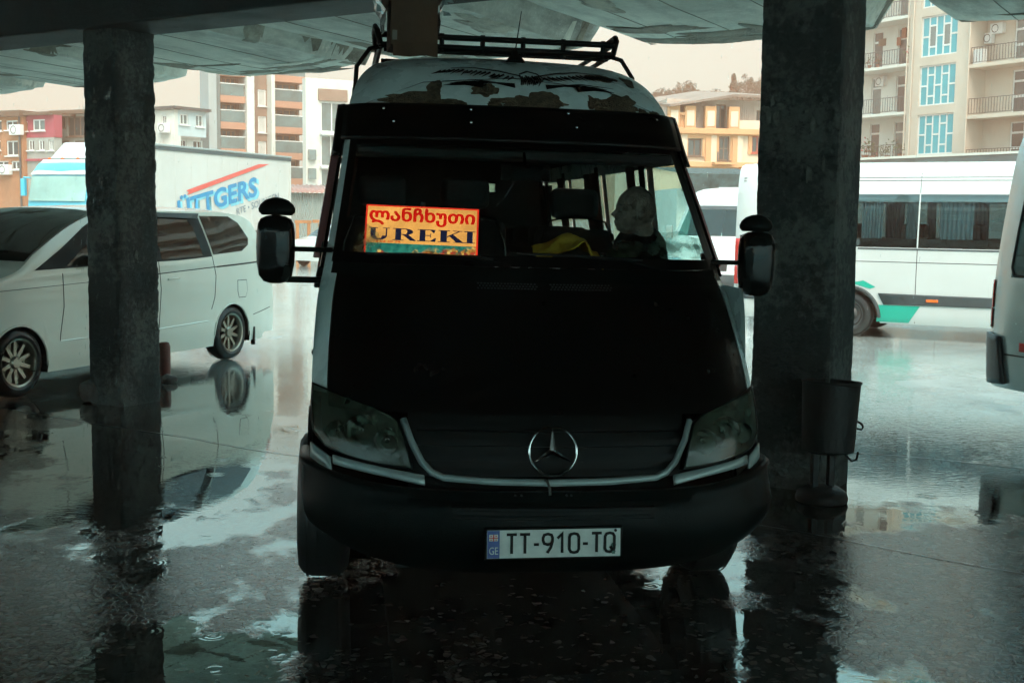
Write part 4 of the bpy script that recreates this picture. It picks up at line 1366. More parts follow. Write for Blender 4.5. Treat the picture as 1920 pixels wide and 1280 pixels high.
# luggage on the rack: cardboard box below a film-wrapped crate
M_card = mat('wet_brown_cardboard', (.10, .048, .022), .75, 0, .35, 6, .25, 50)
bx_ = bpy.data.objects.new('cardboard_box', None); C.objects.link(bx_); bx_.matrix_world = VM @ Matrix.Translation((-.50, 2.02, 2.60)) @ Matrix.Rotation(R(1.5), 4, 'Z')
tag(bx_, 'brown cardboard box strapped on the front of the roof rack', 'box')
b = MB(); b.b2(-.125, .125, -.17, .14, .0, .248); b.build('box_body', M_card, bx_, bevel=.006)
b = MB(); b.grid([[Vector((x, -.174 - .02 * (z < .02), z + .018 * mnoise.noise(Vector((x * 8, 0, 3))))) for x in frange(-.11, .125, 8)] for z in (-.055, .02, .10)]); b.build('front_flap', M_card, bx_, solid=.004)
b = MB(); b.b2(-.115, -.09, -.178, -.1745, .03, .08); b.build('tape', mat('tape_strip', (.20, .16, .12), .4), bx_)
cr = bpy.data.objects.new('wrapped_crate', None); C.objects.link(cr); cr.matrix_world = VM @ Matrix.Translation((-.51, 2.06, 2.850)) @ Matrix.Rotation(R(1.5), 4, 'Z')
tag(cr, 'dark mesh crate on a wooden board wrapped in clear film on the roof', 'crate')
b = MB(); b.b2(-.16, .16, -.18, .22, .002, .032); b.build('board', mat('orange_wood', (.22, .10, .03), .6, 0, .4, 10, .2, stretch=(1, 12, 12)), cr, bevel=.005)
b = MB(); b.b2(-.15, .15, -.165, .2, .034, .40); b.build('crate_body', M_ink, cr, bevel=.006)
for i in range(15):
    b = MB(); b.b2(-.152, .152, -.170, -.166, .042 + .024 * i, .046 + .024 * i); b.build('mesh_wire', mat('green_plastic_net', (.03, .075, .065), .4), cr)
for i in range(24):
    b = MB(); x = -.15 + .3 * i / 23; b.b2(x - .0015, x + .0015, -.173, -.1705, .036, .40); b.build('mesh_wire', MATS['green_plastic_net'], cr)
M_film = glass('clear_stretch_film', (.82, .9, .88), .12, 1.0, wet=.9)
rf = random.Random(5)
for s in (-1, 1):
    b = MB(); rows = []
    for i in range(22):
        z = -.17 + .6 * i / 21
        rows.append([Vector((s * (.165 + .022 * mnoise.noise(Vector((z * 14, y * 9, s))) + (.02 if .0 < z < .05 else 0) + (-.02 if z < -.03 else 0)), y, z)) for y in frange(-.19, .2, 9)])
    b.grid(rows); b.build('film_wrap', mat('crumpled_film', (.45, .52, .50), .2, 0, .5, 18, .8, 60, coat=.5), cr, smooth=40)
    b = MB()
    for i in range(9):
        z = rf.uniform(-.08, .34); y = -.18; d = rf.uniform(.02, .055)
        b.add([(s * .165, y, z), (s * (.165 + d), y - .02, z + rf.uniform(-.02, .04)), (s * (.17 + d * .6), y + .02, z + rf.uniform(.01, .05)), (s * .165, y + .02, z + .03)], [(0, 1, 2), (0, 2, 3)])
    b.build('film_tail', MATS['crumpled_film'], cr)

# ================================================================== the other vehicles
M_white = mat('clean_white_paint', (.52, .52, .50), .22, 0, .06, 1.5, .01, 90, coat=.6)
M_silver = mat('silver_paint', (.50, .53, .51), .25, .35, .08, 2, .01, 90, coat=.7)
M_pearl = mat('pearl_white_paint', (.86, .83, .72), .22, .05, .06, 2, .01, 90, coat=.8)
M_grey = mat('grey_trim_plastic', (.045, .055, .058), .5, 0, .2, 6, .08)
M_dkglass = glass('dark_bus_glass', (.40, .52, .53), .02, 1.0, ior=1.75, wet=.15)
M_carglass = glass('minivan_privacy_glass', (.07, .11, .12), .012, 1.0, ior=1.55)
M_green = mat('green_vinyl', (.01, .36, .26), .35, 0, .1)
M_red = mat('red_lamp_lens', (.55, .02, .015), .2, 0, .15, 8, emit=(.6, .03, .02), estr=.0)
M_orange = mat('orange_lamp_lens', (.75, .14, .02), .25, 0, .15)
M_groove = mat('panel_gap', (.02, .022, .022), .8)
M_curt = mat('blue_grey_curtain', (.22, .28, .30), .9, 0, .35, 9, .2, stretch=(1, 14, 1))

def flank(side, W, z0f, z1f, ys, nz=8, off=0.0, kx=None):
    b = MB(); rows = []
    for t in frange(0, 1, nz):
        rows.append([Vector((side * (W(lerp(z0f(y), z1f(y), t)) * (kx(y) if kx else 1) + off), y, lerp(z0f(y), z1f(y), t))) for y in ys])
    b.grid(rows, flip=side > 0)
    return b
def const(c):
    return lambda y: c
def flank_poly(side, W, pts, off, m, name, parent, rings=4, kx=None, solid=0):
    cy_ = sum(p[0] for p in pts) / len(pts); cz_ = sum(p[1] for p in pts) / len(pts)
    fine = []
    for i in range(len(pts)):
        p, q = pts[i], pts[(i + 1) % len(pts)]
        fine += [(lerp(p[0], q[0], t), lerp(p[1], q[1], t)) for t in (0, .2, .4, .6, .8)]
    rows = []
    for r in range(rings + 1):
        t = r / rings
        row = []
        for (y, z) in fine + fine[:1]:
            yy, zz = cy_ + (y - cy_) * t, cz_ + (z - cz_) * t
            row.append(Vector((side * (W(zz) * (kx(yy) if kx else 1) + off), yy, zz)))
        rows.append(row)
    b = MB(); b.grid(rows)
    return b.build(name, m, parent, smooth=60, solid=solid)
def flank_line(side, W, pts, r, m, name, parent, off=0.002, kx=None):
    fine = []
    for i in range(len(pts) - 1):
        fine += [(lerp(pts[i][0], pts[i + 1][0], t), lerp(pts[i][1], pts[i + 1][1], t)) for t in (0, .25, .5, .75)]
    fine.append(pts[-1])
    b = MB(); b.tube([Vector((side * (W(z) * (kx(y) if kx else 1) + off), y, z)) for y, z in fine], r, 5)
    return b.build(name, m, parent, smooth=60)

# ---- long white minibus beyond the right pillar: its rear half shows
W2 = smooth_tab([(.2, .90), (.3, .94), (.5, .965), (.9, .975), (1.3, .965), (1.7, .94), (2.1, .90), (2.3, .86), (2.45, .80), (2.53, .70), (2.58, .45)])
wq = on_z(1590, 630); wq.z = 0
TH = R(62)
L2, RA2 = 7.0, 5.2
bus = thing('minibus', 'long white minibus with curtained windows and green swoosh behind the bin', 'minibus',
            wq - Matrix.Rotation(TH, 3, 'Z') @ Vector((-.93, RA2, 0)), TH)
def kx2(y):
    e = max(0, (y - (L2 - .35)) / .35)
    f_ = max(0, (1.0 - y) / 1.0)
    return (1 - .10 * e ** 3) * (1 - .10 * f_ ** 2)
for side in (-1, 1):
    ysb = sorted(set(frange(.2, 1.0, 6) + frange(1.0 - .42, 1.0 + .42, 14) + frange(1.5, RA2 - .45, 16) + frange(RA2 - .42, RA2 + .42, 18) + frange(RA2 + .45, L2, 10)))
    flank(side, W2, lambda y: max(.22, .30 + arch(y, 1.0, .42) if abs(y - 1.0) < .42 else 0, .30 + arch(y, RA2, .43) if abs(y - RA2) < .43 else 0), const(1.33), ysb, 14, 0, kx2).build('side_panel', M_white, bus, smooth=45)
    flank(side, W2, const(2.10), const(2.58), frange(.9, L2, 30), 12, 0, kx2).build('roof_side', M_white, bus, smooth=60)
    for (ya, yb) in ((1.2, 1.3), (L2 - .42, L2)):
        flank(side, W2, const(1.33), const(2.10), frange(ya, yb, 6), 6, 0, kx2).build('window_post', M_white, bus, smooth=60)
    panes = ((1.3, 2.55), (2.58, 3.86), (3.89, RA2 - .02), (RA2 + .01, L2 - .42))
    panes = ((1.3, 2.40), (2.43, 4.24), (4.27, 5.3), (5.33, L2 - .42))
    for (ya, yb) in panes:
        z0_ = 1.33 if ya > 4.25 or yb < 2.5 else 1.34
        flank(side, W2, const(z0_), const(2.10), frange(ya, yb, 6), 6, -.004, kx2).build('side_window', M_dkglass, bus, smooth=60)
    for yy in (2.415, 4.255, 5.315):
        flank_line(side, W2, [(yy, 1.33), (yy, 2.10)], .012, M_white, 'window_bar', bus, .002, kx2)
    for (z, y0, y1) in ((2.30, 1.0, L2 - .1), (2.345, 1.0, L2 - .1), (1.12, .6, L2 - .1)):
        flank_line(side, W2, [(y0, z), (y1, z)], .006, M_groove, 'panel_groove', bus, -.002, kx2)
    flank_line(side, W2, [(RA2 - .1, 1.31), (2.45, 1.31)], .012, M_grey, 'sliding_rail', bus, .002, kx2)
    for yy in (4.255, 2.42):
        flank_line(side, W2, [(yy, .24), (yy, 1.3)], .006, M_groove, 'panel_gap', bus, -.002, kx2)
        flank_line(side, W2, [(yy, 2.12), (yy, 2.5)], .005, M_groove, 'panel_gap', bus, -.002, kx2)
    flank_poly(side, W2, [(RA2 - .50, .50), (RA2 - .42, .66), (1.5, .645), (1.5, .515)], .012, M_grey, 'side_moulding', bus, 4, kx2, .012)
    flank_poly(side, W2, [(RA2 + .52, .50), (RA2 + .52, .65), (L2 - .08, .65), (L2 - .08, .50)], .012, M_grey, 'side_moulding', bus, 4, kx2, .012)
    flank_poly(side, W2, [(RA2 - .40, .24), (RA2 - .43, .49), (RA2 - 1.02, .49), (RA2 - .86, .24)], .004, M_green, 'green_swoosh', bus, 4, kx2)
    flank_poly(side, W2, [(RA2 - .30, .72), (RA2 - .02, .80), (RA2 - .20, .84), (RA2 - .38, .75)], .004, M_green, 'green_swoosh', bus, 4, kx2)
    flank_poly(side, W2, [(RA2 - 1.10, .555), (RA2 - 1.10, .595), (RA2 - 1.27, .595), (RA2 - 1.27, .555)], .022, M_orange, 'side_marker', bus, 3, kx2, .01)
    flank_poly(side, W2, [(L2 - .10, 1.05), (L2 - .10, 1.42), (L2 - .01, 1.42), (L2 - .01, 1.05)], .012, M_red, 'tail_lamp', bus, 3, kx2, .01)
    flank_poly(side, W2, [(L2 - .09, .72), (L2 - .09, 1.0), (L2 - .01, 1.0), (L2 - .01, .72)], .012, M_red, 'tail_lamp', bus, 3, kx2, .01)
    b = MB(); b.tube([Vector((side * (W2(.3 + .43 * math.sin(a)) + .012), RA2 + .44 * math.cos(a), .30 + .44 * math.sin(a))) for a in frange(0, math.pi, 22)], .028, 6); b.build('wheel_arch', M_grey, bus, smooth=60)
    b = MB(); b.grid([[Vector((xx, RA2 + .43 * math.cos(a), .30 + .43 * math.sin(a))) for a in frange(0, math.pi, 16)] for xx in (side * .96, side * .5)]); b.build('wheel_well', M_groove, bus)
    for yy in (1.0, RA2):
        wheel(bus, side * .84, yy, .34, .20, side, M_tyre, M_rimdark, steel=True, rim_r=.21)
    # pleated curtains inside the panes
    for (yc_, w_) in ((2.5, .35), (3.52, .45), (4.30, .14), (4.78, .30), (6.05, .3)):
        b = MB(); n_ = 26
        b.grid([[Vector((side * (W2(z) - .09 + .014 * math.sin(i * 1.7)), yc_ + w_ * i / n_, z)) for i in range(n_ + 1)] for z in frange(1.36, 2.02, 6)])
        b.build('curtain', M_curt, bus, smooth=60)
    flank(side, W2, const(1.34), const(1.46), frange(1.3, L2 - .4, 6), 2, -.05, kx2).build('inner_sill', M_lining, bus)
    flank(side, W2, const(1.99), const(2.12), frange(1.3, L2 - .4, 6), 2, -.05, kx2).build('inner_rail', mat('pale_headliner', (.45, .48, .48), .9), bus)
b = MB(); b.grid([[Vector((x, y, 2.58 + .015 * (1 - (x / .46) ** 2))) for x in frange(-.46 * kx2(6.9), .46 * kx2(6.9), 6)] for y in (.9, 3, 5, L2)]); b.build('roof', M_white, bus, smooth=60)
b = MB(); b.grid([[Vector((s_ * W2(z) * kx2(L2), L2 + .03 * (1 - s_ * s_), z)) for s_ in frange(-1, 1, 12)] for z in frange(.3, 1.33, 6)]); b.build('rear_doors', M_white, bus, smooth=60)
b = MB(); b.grid([[Vector((s_ * W2(z) * kx2(L2), L2 + .03 * (1 - s_ * s_) - .06 * max(0, (z - 2.3) / .28) ** 2, z)) for s_ in frange(-1, 1, 12)] for z in frange(2.05, 2.58, 6)]); b.build('rear_panel', M_white, bus, smooth=60)
b = MB(); b.grid([[Vector((s_ * W2(z) * kx2(L2) * .93, L2 + .03 * (1 - s_ * s_), z)) for s_ in frange(-1, 1, 12)] for z in frange(1.33, 2.05, 6)]); b.build('rear_window', M_dkglass, bus, smooth=60)
b = MB(); b.b2(-.93, .93, L2 - .1, L2 + .14, .34, .56); b.build('rear_bumper', M_white, bus, bevel=.05, smooth=60)
for s in (-1, 1):
    b = MB(); b.b2(s * .80, s * .92, L2 + .141, L2 + .155, .44, .52); b.build('bumper_reflector', M_orange, bus)
b = MB(); b.b2(-.88, .88, .6, L2 - .1, .5, .6); b.build('cabin_floor', M_lining, bus)
b = MB(); b.grid([[Vector((s_ * W2(z) * kx2(.3) * .98, .2 + .9 * max(0, (z - 1.1)) + .25 * s_ * s_, z)) for s_ in frange(-1, 1, 14)] for z in frange(.3, 2.5, 14)]); b.build('nose', M_white, bus, smooth=60)
for r in range(5):
    for x in (-.60, -.15, .55):
        b = MB(); b.box((x, 1.9 + r * .85, 1.30), (.42, .14, .75)); b.build('seat', M_seat, bus, bevel=.05, smooth=60)
b = MB(); p_ = [Vector((-(W2(1.6) + .02), RA2 + .06 - dy, 1.46 + dz)) for dy, dz in ((0, .0), (.03, .06), (.03, .16), (0, .22))]; b.tube(p_, .012, 8); b.build('grab_handle', mat('yellow_handle', (.7, .35, .05), .4), bus, smooth=60)

# ---- silver van at the right edge, tail towards the yard
L3 = 5.9
TH3 = R(18.5)
sc_ = on_z(1846, 705, .45); sc_.z = 0
sv = thing('silver_van', 'silver van with black bumper corner cut off at the right edge', 'van', sc_ - Matrix.Rotation(TH3, 3, 'Z') @ Vector((-.95, L3, 0)), TH3)
W3 = smooth_tab([(.3, .93), (.5, .96), (.9, .975), (1.2, .965), (1.5, .93), (2.0, .845), (2.3, .78), (2.5, .68), (2.6, .45)])
kx3 = lambda y: 1 - .07 * max(0, (y - (L3 - .30)) / .30) ** 2.5
for side in (-1, 1):
    ysb = sorted(set(frange(.9, 1.0 - .42, 2) + frange(1.0 - .42, 1.0 + .42, 10) + frange(1.5, 3.5, 8) + frange(4.0 - .42, 4.0 + .42, 14) + frange(4.45, L3, 12)))
    flank(side, W3, lambda y: max(.38, .36 + arch(y, 4.0, .42) if abs(y - 4.0) < .42 else 0, .36 + arch(y, 1.0, .42) if abs(y - 1.0) < .42 else 0), const(1.28), ysb, 14, 0, kx3).build('side_panel', M_silver, sv, smooth=45)
    flank(side, W3, const(2.02), const(2.6), frange(1.0, L3, 24), 12, 0, kx3).build('roof_side', M_silver, sv, smooth=60)
    for (ya, yb) in ((.9, 1.6), (2.8, 2.9), (4.1, 4.2), (L3 - .26, L3)):
        flank(side, W3, const(1.28), const(2.02), frange(ya, yb, 5), 6, 0, kx3).build('window_post', M_silver, sv, smooth=60)
    for (ya, yb) in ((1.6, 2.8), (2.9, 4.1), (4.2, L3 - .26)):
        flank(side, W3, const(1.28), const(2.02), frange(ya, yb, 6), 6, -.006, kx3).build('side_window', M_dkglass, sv, smooth=60)
        flank_line(side, W3, [(ya, 1.29), (yb - .04, 1.29), (yb, 1.36), (yb - .01, 1.96), (yb - .06, 2.01), (ya, 2.01), (ya, 1.29)], .012, M_groove, 'window_seal', sv, .0, kx3)
        flank_line(side, W3, [(yb - .45, 1.30), (yb - .40, 1.66)], .016, M_groove, 'window_bar', sv, .0, kx3)
        flank_line(side, W3, [(yb - .42, 1.52), (ya, 1.52)], .012, M_groove, 'window_bar', sv, .0, kx3)
    flank_poly(side, W3, [(L3 + .02, .40), (L3 + .02, .82), (L3 - .20, .80), (L3 - .26, .42)], .022, M_grey, 'bumper_corner', sv, 4, kx3, .03)
    flank_line(side, W3, [(L3 - .24, .66), (3.0, .66)], .006, M_groove, 'panel_groove', sv, -.001, kx3)
    flank_line(side, W3, [(L3 - .02, 1.02), (3.0, 1.04)], .012, M_silver, 'swage_line', sv, .0, kx3)
    flank_poly(side, W3, [(L3 + .004, .86), (L3 + .004, 1.25), (L3 - .03, 1.25), (L3 - .03, .86)], .006, M_red, 'tail_lamp', sv, 3, kx3, .008)
    flank_poly(side, W3, [(L3 - .42, .70), (L3 - .42, .77), (L3 - .50, .77), (L3 - .50, .70)], .010, M_red, 'side_reflector', sv, 3, kx3, .008)
    b = MB(); b.tube([Vector((side * (W3(.36 + .42 * math.sin(a)) + .006), 4.0 + .43 * math.cos(a), .36 + .43 * math.sin(a))) for a in frange(0, math.pi, 18)], .02, 6); b.build('wheel_arch', M_grey, sv, smooth=60)
    for yy in (1.0, 4.0):
        wheel(sv, side * .86, yy, .345, .2, side, M_tyre, M_rimdark, steel=True, rim_r=.2)
    b = MB(); b.box((side * .80, 4.56, .22), (.24, .015, .30)); b.build('mud_flap', M_tyre, sv)
    flank(side, W3, const(.38), const(.42), frange(4.45, L3 - .2, 6), 2, -.02, kx3).build('sill', M_groove, sv)
b = MB(); b.grid([[Vector((x, y, 2.6)) for x in (-.45, 0, .45)] for y in (1, 3, L3)]); b.build('roof', M_silver, sv)
b = MB(); b.grid([[Vector((s_ * W3(z) * kx3(L3), L3, z)) for s_ in frange(-1, 1, 8)] for z in frange(.4, 2.6, 12)]); b.build('rear_doors', M_silver, sv, smooth=60)
b = MB(); b.grid([[Vector((s_ * W3(z), .0 + .9 * max(0, z - 1.0) * .8 + .3 * s_ ** 4, z)) for s_ in frange(-1, 1, 10)] for z in frange(.4, 2.4, 12)]); b.build('nose', M_silver, sv, smooth=60)
b = MB(); b.grid([[Vector((s_ * W3(z), .9, z)) for s_ in (-1, 0, 1)] for z in (.4, 1.2)]); b.build('bulkhead', M_groove, sv)
b = MB(); b.b2(-.85, .85, .6, L3 - .1, .5, .58); b.build('cabin_floor', M_lining, sv)
for r in range(4):
    for x in (-.6, .55):
        b = MB(); b.box((x, 2.2 + r * .9, 1.25), (.45, .14, .75)); b.build('seat', M_seat, sv, bevel=.05, smooth=60)

# ---- pearl-white minivan on the left
ra_, fa_ = on_z(435, 673), on_z(38, 744)
ra_.z = fa_.z = 0
dv = (ra_ - fa_); WB = dv.length; dv.normalize()
TH4 = -math.asin(dv.x)
FW, RW4 = .98, .98 + WB
L4 = RW4 + 1.03
mv = thing('minivan', 'pearl white people carrier with alloy wheels parked behind the left pillar', 'minivan', ra_ - Matrix.Rotation(TH4, 3, 'Z') @ Vector((.885, RW4, 0)), TH4)
roof4 = smooth_tab([(0, .62), (.10, .86), (.30, 1.00), (.75, 1.10), (1.0, 1.17), (1.25, 1.33), (2.05, 1.70), (2.35, 1.765), (3.2, 1.79), (4.3, 1.775), (4.7, 1.74), (4.95, 1.66), (5.08, 1.50), (5.2, 1.28), (L4 - .05, 1.02), (L4, .75)])
belt4 = smooth_tab([(0, .60), (.10, .80), (.30, .93), (.9, 1.08), (1.6, 1.16), (3.5, 1.19), (4.4, 1.25), (5.0, 1.30), (5.2, 1.22), (L4, .74)])
half4 = smooth_tab([(0, .70), (.12, .80), (.4, .87), (1.0, .90), (2.0, .91), (4.2, .91), (4.8, .895), (5.1, .86), (L4, .80)])
AR4 = .365
def bot4(y):
    b0 = .19 if .3 < y < L4 - .3 else .26
    for c_ in (FW, RW4):
        if abs(y - c_) < AR4:
            b0 = max(b0, .30 + arch(y, c_, AR4))
    return b0
def prof4(y, n=26):
    """half cross-section from the sill up to the centre of the roof, (x, z)"""
    hw, zb, bl, zr = half4(y), bot4(y), belt4(y), max(roof4(y), belt4(y) + .01)
    gh = zr - bl
    pts = []
    for t in frange(0, 1, 14):
        z = lerp(zb, bl, t)
        bul = interp([(.15, .965), (.30, .985), (.47, 1.0), (.50, .992), (.85, 1.0), (1.05, .995), (1.3, .975)], z)
        pts.append((hw * bul, z))
    x0 = pts[-1][0]
    for t in frange(.08, 1, 11):
        if t <= .86:
            x = x0 - .19 * gh / .6 * (t / .86) ** 1.15; z = bl + gh * .93 * (t / .86)
        else:
            tt = (t - .86) / .14
            xe = x0 - .19 * gh / .6
            x = xe * (1 - tt) ** .9; z = bl + gh * (.93 + .07 * (1 - (1 - tt) ** 2.4))
        pts.append((x, z))
    return pts
ys4 = sorted(set(frange(0, .3, 6) + frange(.3, FW - AR4, 4) + frange(FW - AR4, FW + AR4, 20) + frange(FW + AR4, RW4 - AR4, 30) + frange(RW4 - AR4, RW4 + AR4, 20) + frange(RW4 + AR4, L4, 16)))
def xs4(y, z):
    p = prof4(y)
    for i in range(len(p) - 1):
        if p[i][1] <= z <= p[i + 1][1] and p[i + 1][1] > p[i][1]:
            return lerp(p[i][0], p[i + 1][0], (z - p[i][1]) / (p[i + 1][1] - p[i][1]))
    return p[0][0]
b = MB(); rows = []
for y in ys4:
    p = prof4(y)
    rows.append([Vector((-x, y, z)) for x, z in p] + [Vector((x, y, z)) for x, z in reversed(p[:-1])])
b.grid(rows)
n_ = len(rows[0])
b.f.append(tuple(range(n_))); b.f.append(tuple((len(rows) - 1) * n_ + k for k in range(n_))[::-1])
b.build('body', M_pearl, mv, smooth=40)
def mpoly(pts, off, m, name, parent=mv, side=1, rings=4, solid=0):
    cy_ = sum(p[0] for p in pts) / len(pts); cz_ = sum(p[1] for p in pts) / len(pts)
    fine = []
    for i in range(len(pts)):
        p, q = pts[i], pts[(i + 1) % len(pts)]
        fine += [(lerp(p[0], q[0], t), lerp(p[1], q[1], t)) for t in (0, .2, .4, .6, .8)]
    rows = [[Vector((side * (xs4(cy_ + (y - cy_) * r / rings, cz_ + (z - cz_) * r / rings) + off), cy_ + (y - cy_) * r / rings, cz_ + (z - cz_) * r / rings)) for y, z in fine + fine[:1]] for r in range(rings + 1)]
    bb = MB(); bb.grid(rows)
    return bb.build(name, m, parent, smooth=60, solid=solid)
def mline(pts, r, m, name, off=.0, side=1):
    fine = []
    for i in range(len(pts) - 1):
        fine += [(lerp(pts[i][0], pts[i + 1][0], t), lerp(pts[i][1], pts[i + 1][1], t)) for t in frange(0, .9, 9)]
    fine.append(pts[-1])
    bb = MB(); bb.tube([Vector((side * (xs4(y, z) + off), y, z)) for y, z in fine], r, 5)
    return bb.build(name, m, mv, smooth=60)
ry = lambda s: RW4 + s                     # measured from the rear axle
for side in (1, -1):
    # dark band then panes
    mpoly([(1.20, 1.16), (1.62, 1.36), (2.0, 1.56), (2.30, 1.69), (3.2, 1.715), (ry(-.45), 1.70), (ry(-.38), 1.22), (3.4, 1.195), (2.2, 1.18)], .003, M_groove, 'window_surround', mv, side, 6)
    mpoly([(1.62, 1.19), (1.98, 1.40), (1.98, 1.19)], .007, M_carglass, 'quarter_window', mv, side)
    mpoly([(2.06, 1.195), (2.06, 1.45), (2.38, 1.64), (2.95, 1.665), (2.95, 1.205)], .007, M_carglass, 'front_window', mv, side)
    mpoly([(3.08, 1.21), (3.08, 1.665), (ry(-.68), 1.655), (ry(-.60), 1.56), (ry(-.55), 1.23)], .007, M_carglass, 'rear_door_window', mv, side)
    mpoly([(ry(-.36), 1.24), (ry(-.42), 1.68), (ry(.14), 1.675), (ry(.30), 1.60), (ry(.42), 1.42), (ry(.38), 1.34), (ry(.22), 1.27)], .007, M_carglass, 'rear_quarter_window', mv, side)
    mpoly([(2.9, 1.67), (2.9, 1.715), (ry(-.44), 1.705), (ry(-.50), 1.645)], .028, M_grey, 'rain_deflector', mv, side, 3, .006)
    mline([(2.02, 1.19), (2.05, 1.48)], .014, M_groove, 'window_post', .008, side)
    mline([(ry(-.30), 1.10), (ry(.70), 1.135)], .009, M_groove, 'door_rail', -.001, side)
    mline([(1.9, 1.02), (3.0, 1.06), (ry(-.3), 1.10)], .006, M_groove, 'body_crease', -.002, side)
    mline([(.5, .98), (1.2, 1.0), (1.9, 1.02)], .004, M_groove, 'body_crease', -.002, side)
    for pts in ([(ry(-.38), 1.22), (ry(-.33), 1.0), (ry(-.36), .75), (ry(-.42), .62)], [(3.02, 1.2), (3.04, .9), (2.98, .25)], [(1.56, 1.12), (1.56, .8), (1.50, .48)]):
        mline(pts, .006, M_groove, 'door_gap', -.002, side)
    mline([(1.5, .475), (3.0, .47), (RW4 - .5, .49)], .007, M_pearl, 'side_crease', .0, side)
    mline([(ry(.45), .50), (L4 - .1, .56)], .005, M_groove, 'bumper_gap', -.001, side)
    mpoly([(ry(.10), .93), (ry(.30), .93), (ry(.32), .80), (ry(.28), .72), (ry(.13), .72), (ry(.10), .80)], .001, M_groove, 'fuel_flap_gap', mv, side)
    mpoly([(ry(.108), .923), (ry(.292), .923), (ry(.312), .80), (ry(.275), .727), (ry(.135), .727), (ry(.108), .80)], .003, M_pearl, 'fuel_flap', mv, side)
    for cyy in (FW, RW4):
        b = MB(); b.grid([[Vector((xx, cyy + (AR4) * math.cos(a), .30 + (AR4) * math.sin(a))) for a in frange(-.3, math.pi + .3, 18)] for xx in (side * .895, side * .55)]); b.build('wheel_well', M_groove, mv)
        b = MB(); b.tube([Vector((side * (xs4(cyy + AR4 * .99 * math.cos(a), .32 + AR4 * math.sin(a)) - .004), cyy + (AR4 - .004) * math.cos(a), .30 + (AR4 - .004) * math.sin(a))) for a in frange(.02, math.pi - .02, 24)], .012, 6)
        b.build('arch_lip', M_pearl, mv, smooth=60)
        wheel(mv, side * .79, cyy, .325, .21, side, M_tyre, mat('bronze_alloy', (.36, .33, .27), .3, .8, .2, 8), spokes=10, rim_r=.222, dish=.045)
    b = MB(); b.box((side * .87, ry(.47), .24), (.05, .02, .22)); b.build('mud_flap', M_tyre, mv)
    mpoly([(L4 - .22, 1.14), (L4 - .30, 1.26), (L4 - .16, 1.24), (L4 - .07, 1.08)], .004, M_red, 'tail_lamp', mv, side)
    b = MB(); b.tube([(side * (xs4(2.8, 1.0) + .002), 2.72, .985), (side * (xs4(2.85, 1.0) + .022), 2.76, .99), (side * (xs4(2.9, 1.0) + .022), 2.88, .992), (side * (xs4(2.95, 1.0) + .002), 2.92, .99)], .012, 6); b.build('door_handle', M_pearl, mv, smooth=60)
    b = MB(); b.tube([(side * (xs4(3.3, 1.0) + .002), 3.16, .995), (side * (xs4(3.3, 1.0) + .022), 3.20, 1.0), (side * (xs4(3.3, 1.0) + .022), 3.32, 1.002), (side * (xs4(3.3, 1.0) + .002), 3.36, 1.0)], .012, 6); b.build('door_handle', M_pearl, mv, smooth=60)
    # door mirror
    b = MB(); rows = []
    for (t, k) in ((-.12, .3), (-.10, .75), (-.04, .98), (.04, 1), (.10, .8), (.125, .3)):
        rows.append([Vector((side * (1.02 + t), 1.98 + .055 * k * math.cos(a), 1.26 + .085 * k * math.sin(a))) for a in frange(0, 2 * math.pi, 16)])
    b.grid(rows); b.build('door_mirror', M_pearl, mv, smooth=60)
# windscreen over the sloping nose of the roof line
b = MB(); rows = []
for y in frange(1.12, 2.18, 14):
    p = prof4(y); zr = max(roof4(y), belt4(y) + .01); bl = belt4(y)
    xe = max(.05, p[23][0]) * 1.0
    row = []
    for s_ in frange(-1, 1, 20):
        x = abs(s_) * xe
        z = zr - (zr - (bl + (zr - bl) * .93)) * (x / max(.05, p[23][0])) ** 2.4
        row.append(Vector((s_ * xe, y - .012, z + .014)))
    rows.append(row)
b.grid(rows); b.build('windscreen', M_carglass, mv, smooth=60)
b = MB(); b.tube([(-.6, 1.16, 1.31), (-.1, 1.10, 1.30), (.55, 1.22, 1.33)], .01, 6); b.build('wiper', M_ink, mv)
mpoly([(.10, .62), (.16, .80), (.55, .93), (.62, .86), (.45, .70)], .004, M_lens, 'headlamp', mv, 1)
b = MB(); b.b2(-.45, .45, -.012, .02, .36, .62); b.build('front_grille', M_groove, mv, bevel=.01)

# ---- dark-roofed estate car behind the minivan, only its roof bar shows
q = at_y(60, 385, 17.5); q.z = 0
ec_ = thing('estate_car', 'light car with black roof bars hidden behind the white minivan', 'car', (q.x - 3.7, q.y - .3, 0), R(-72))
ro = smooth_tab([(0, .7), (.15, .85), (1.1, .98), (1.9, 1.46), (2.4, 1.55), (3.8, 1.52), (4.4, 1.1), (4.5, .7)])
b = MB(); rows = []
for y in frange(0, 4.5, 40):
    z = ro(y); g_ = max(0, z - .95)
    row = []
    for (x, zz) in ((.80, .22), (.87, .5), (.88, .8), (.86, min(.95, z - .01)), (.86 - .2 * g_, .95 * 1 + g_ * .6 if g_ else z - .006), (.84 - .33 * g_, .95 + g_ * .93 if g_ else z - .004), (.4, z), (0, z + .01)):
        row.append((x, zz))
    rows.append([Vector((-x, y, zz)) for x, zz in row] + [Vector((x, y, zz)) for x, zz in reversed(row[:-1])])
b.grid(rows); nn_ = len(rows[0]); b.f += [tuple(range(nn_)), tuple((len(rows) - 1) * nn_ + k for k in range(nn_))]; b.build('body', M_silver, ec_, smooth=40)
for yy in (2.3, 3.3):
    b = MB(); b.tube([(-.74, yy, 1.66), (.74, yy, 1.66)], .022, 8)
    for s in (-1, 1):
        b.tube([(s * .6, yy, 1.50), (s * .6, yy, 1.66)], .02, 8); b.tube([(s * .74, yy, 1.64), (s * .75, yy, 1.72)], .014, 6)
    b.build('roof_bar', M_ink, ec_, smooth=60)
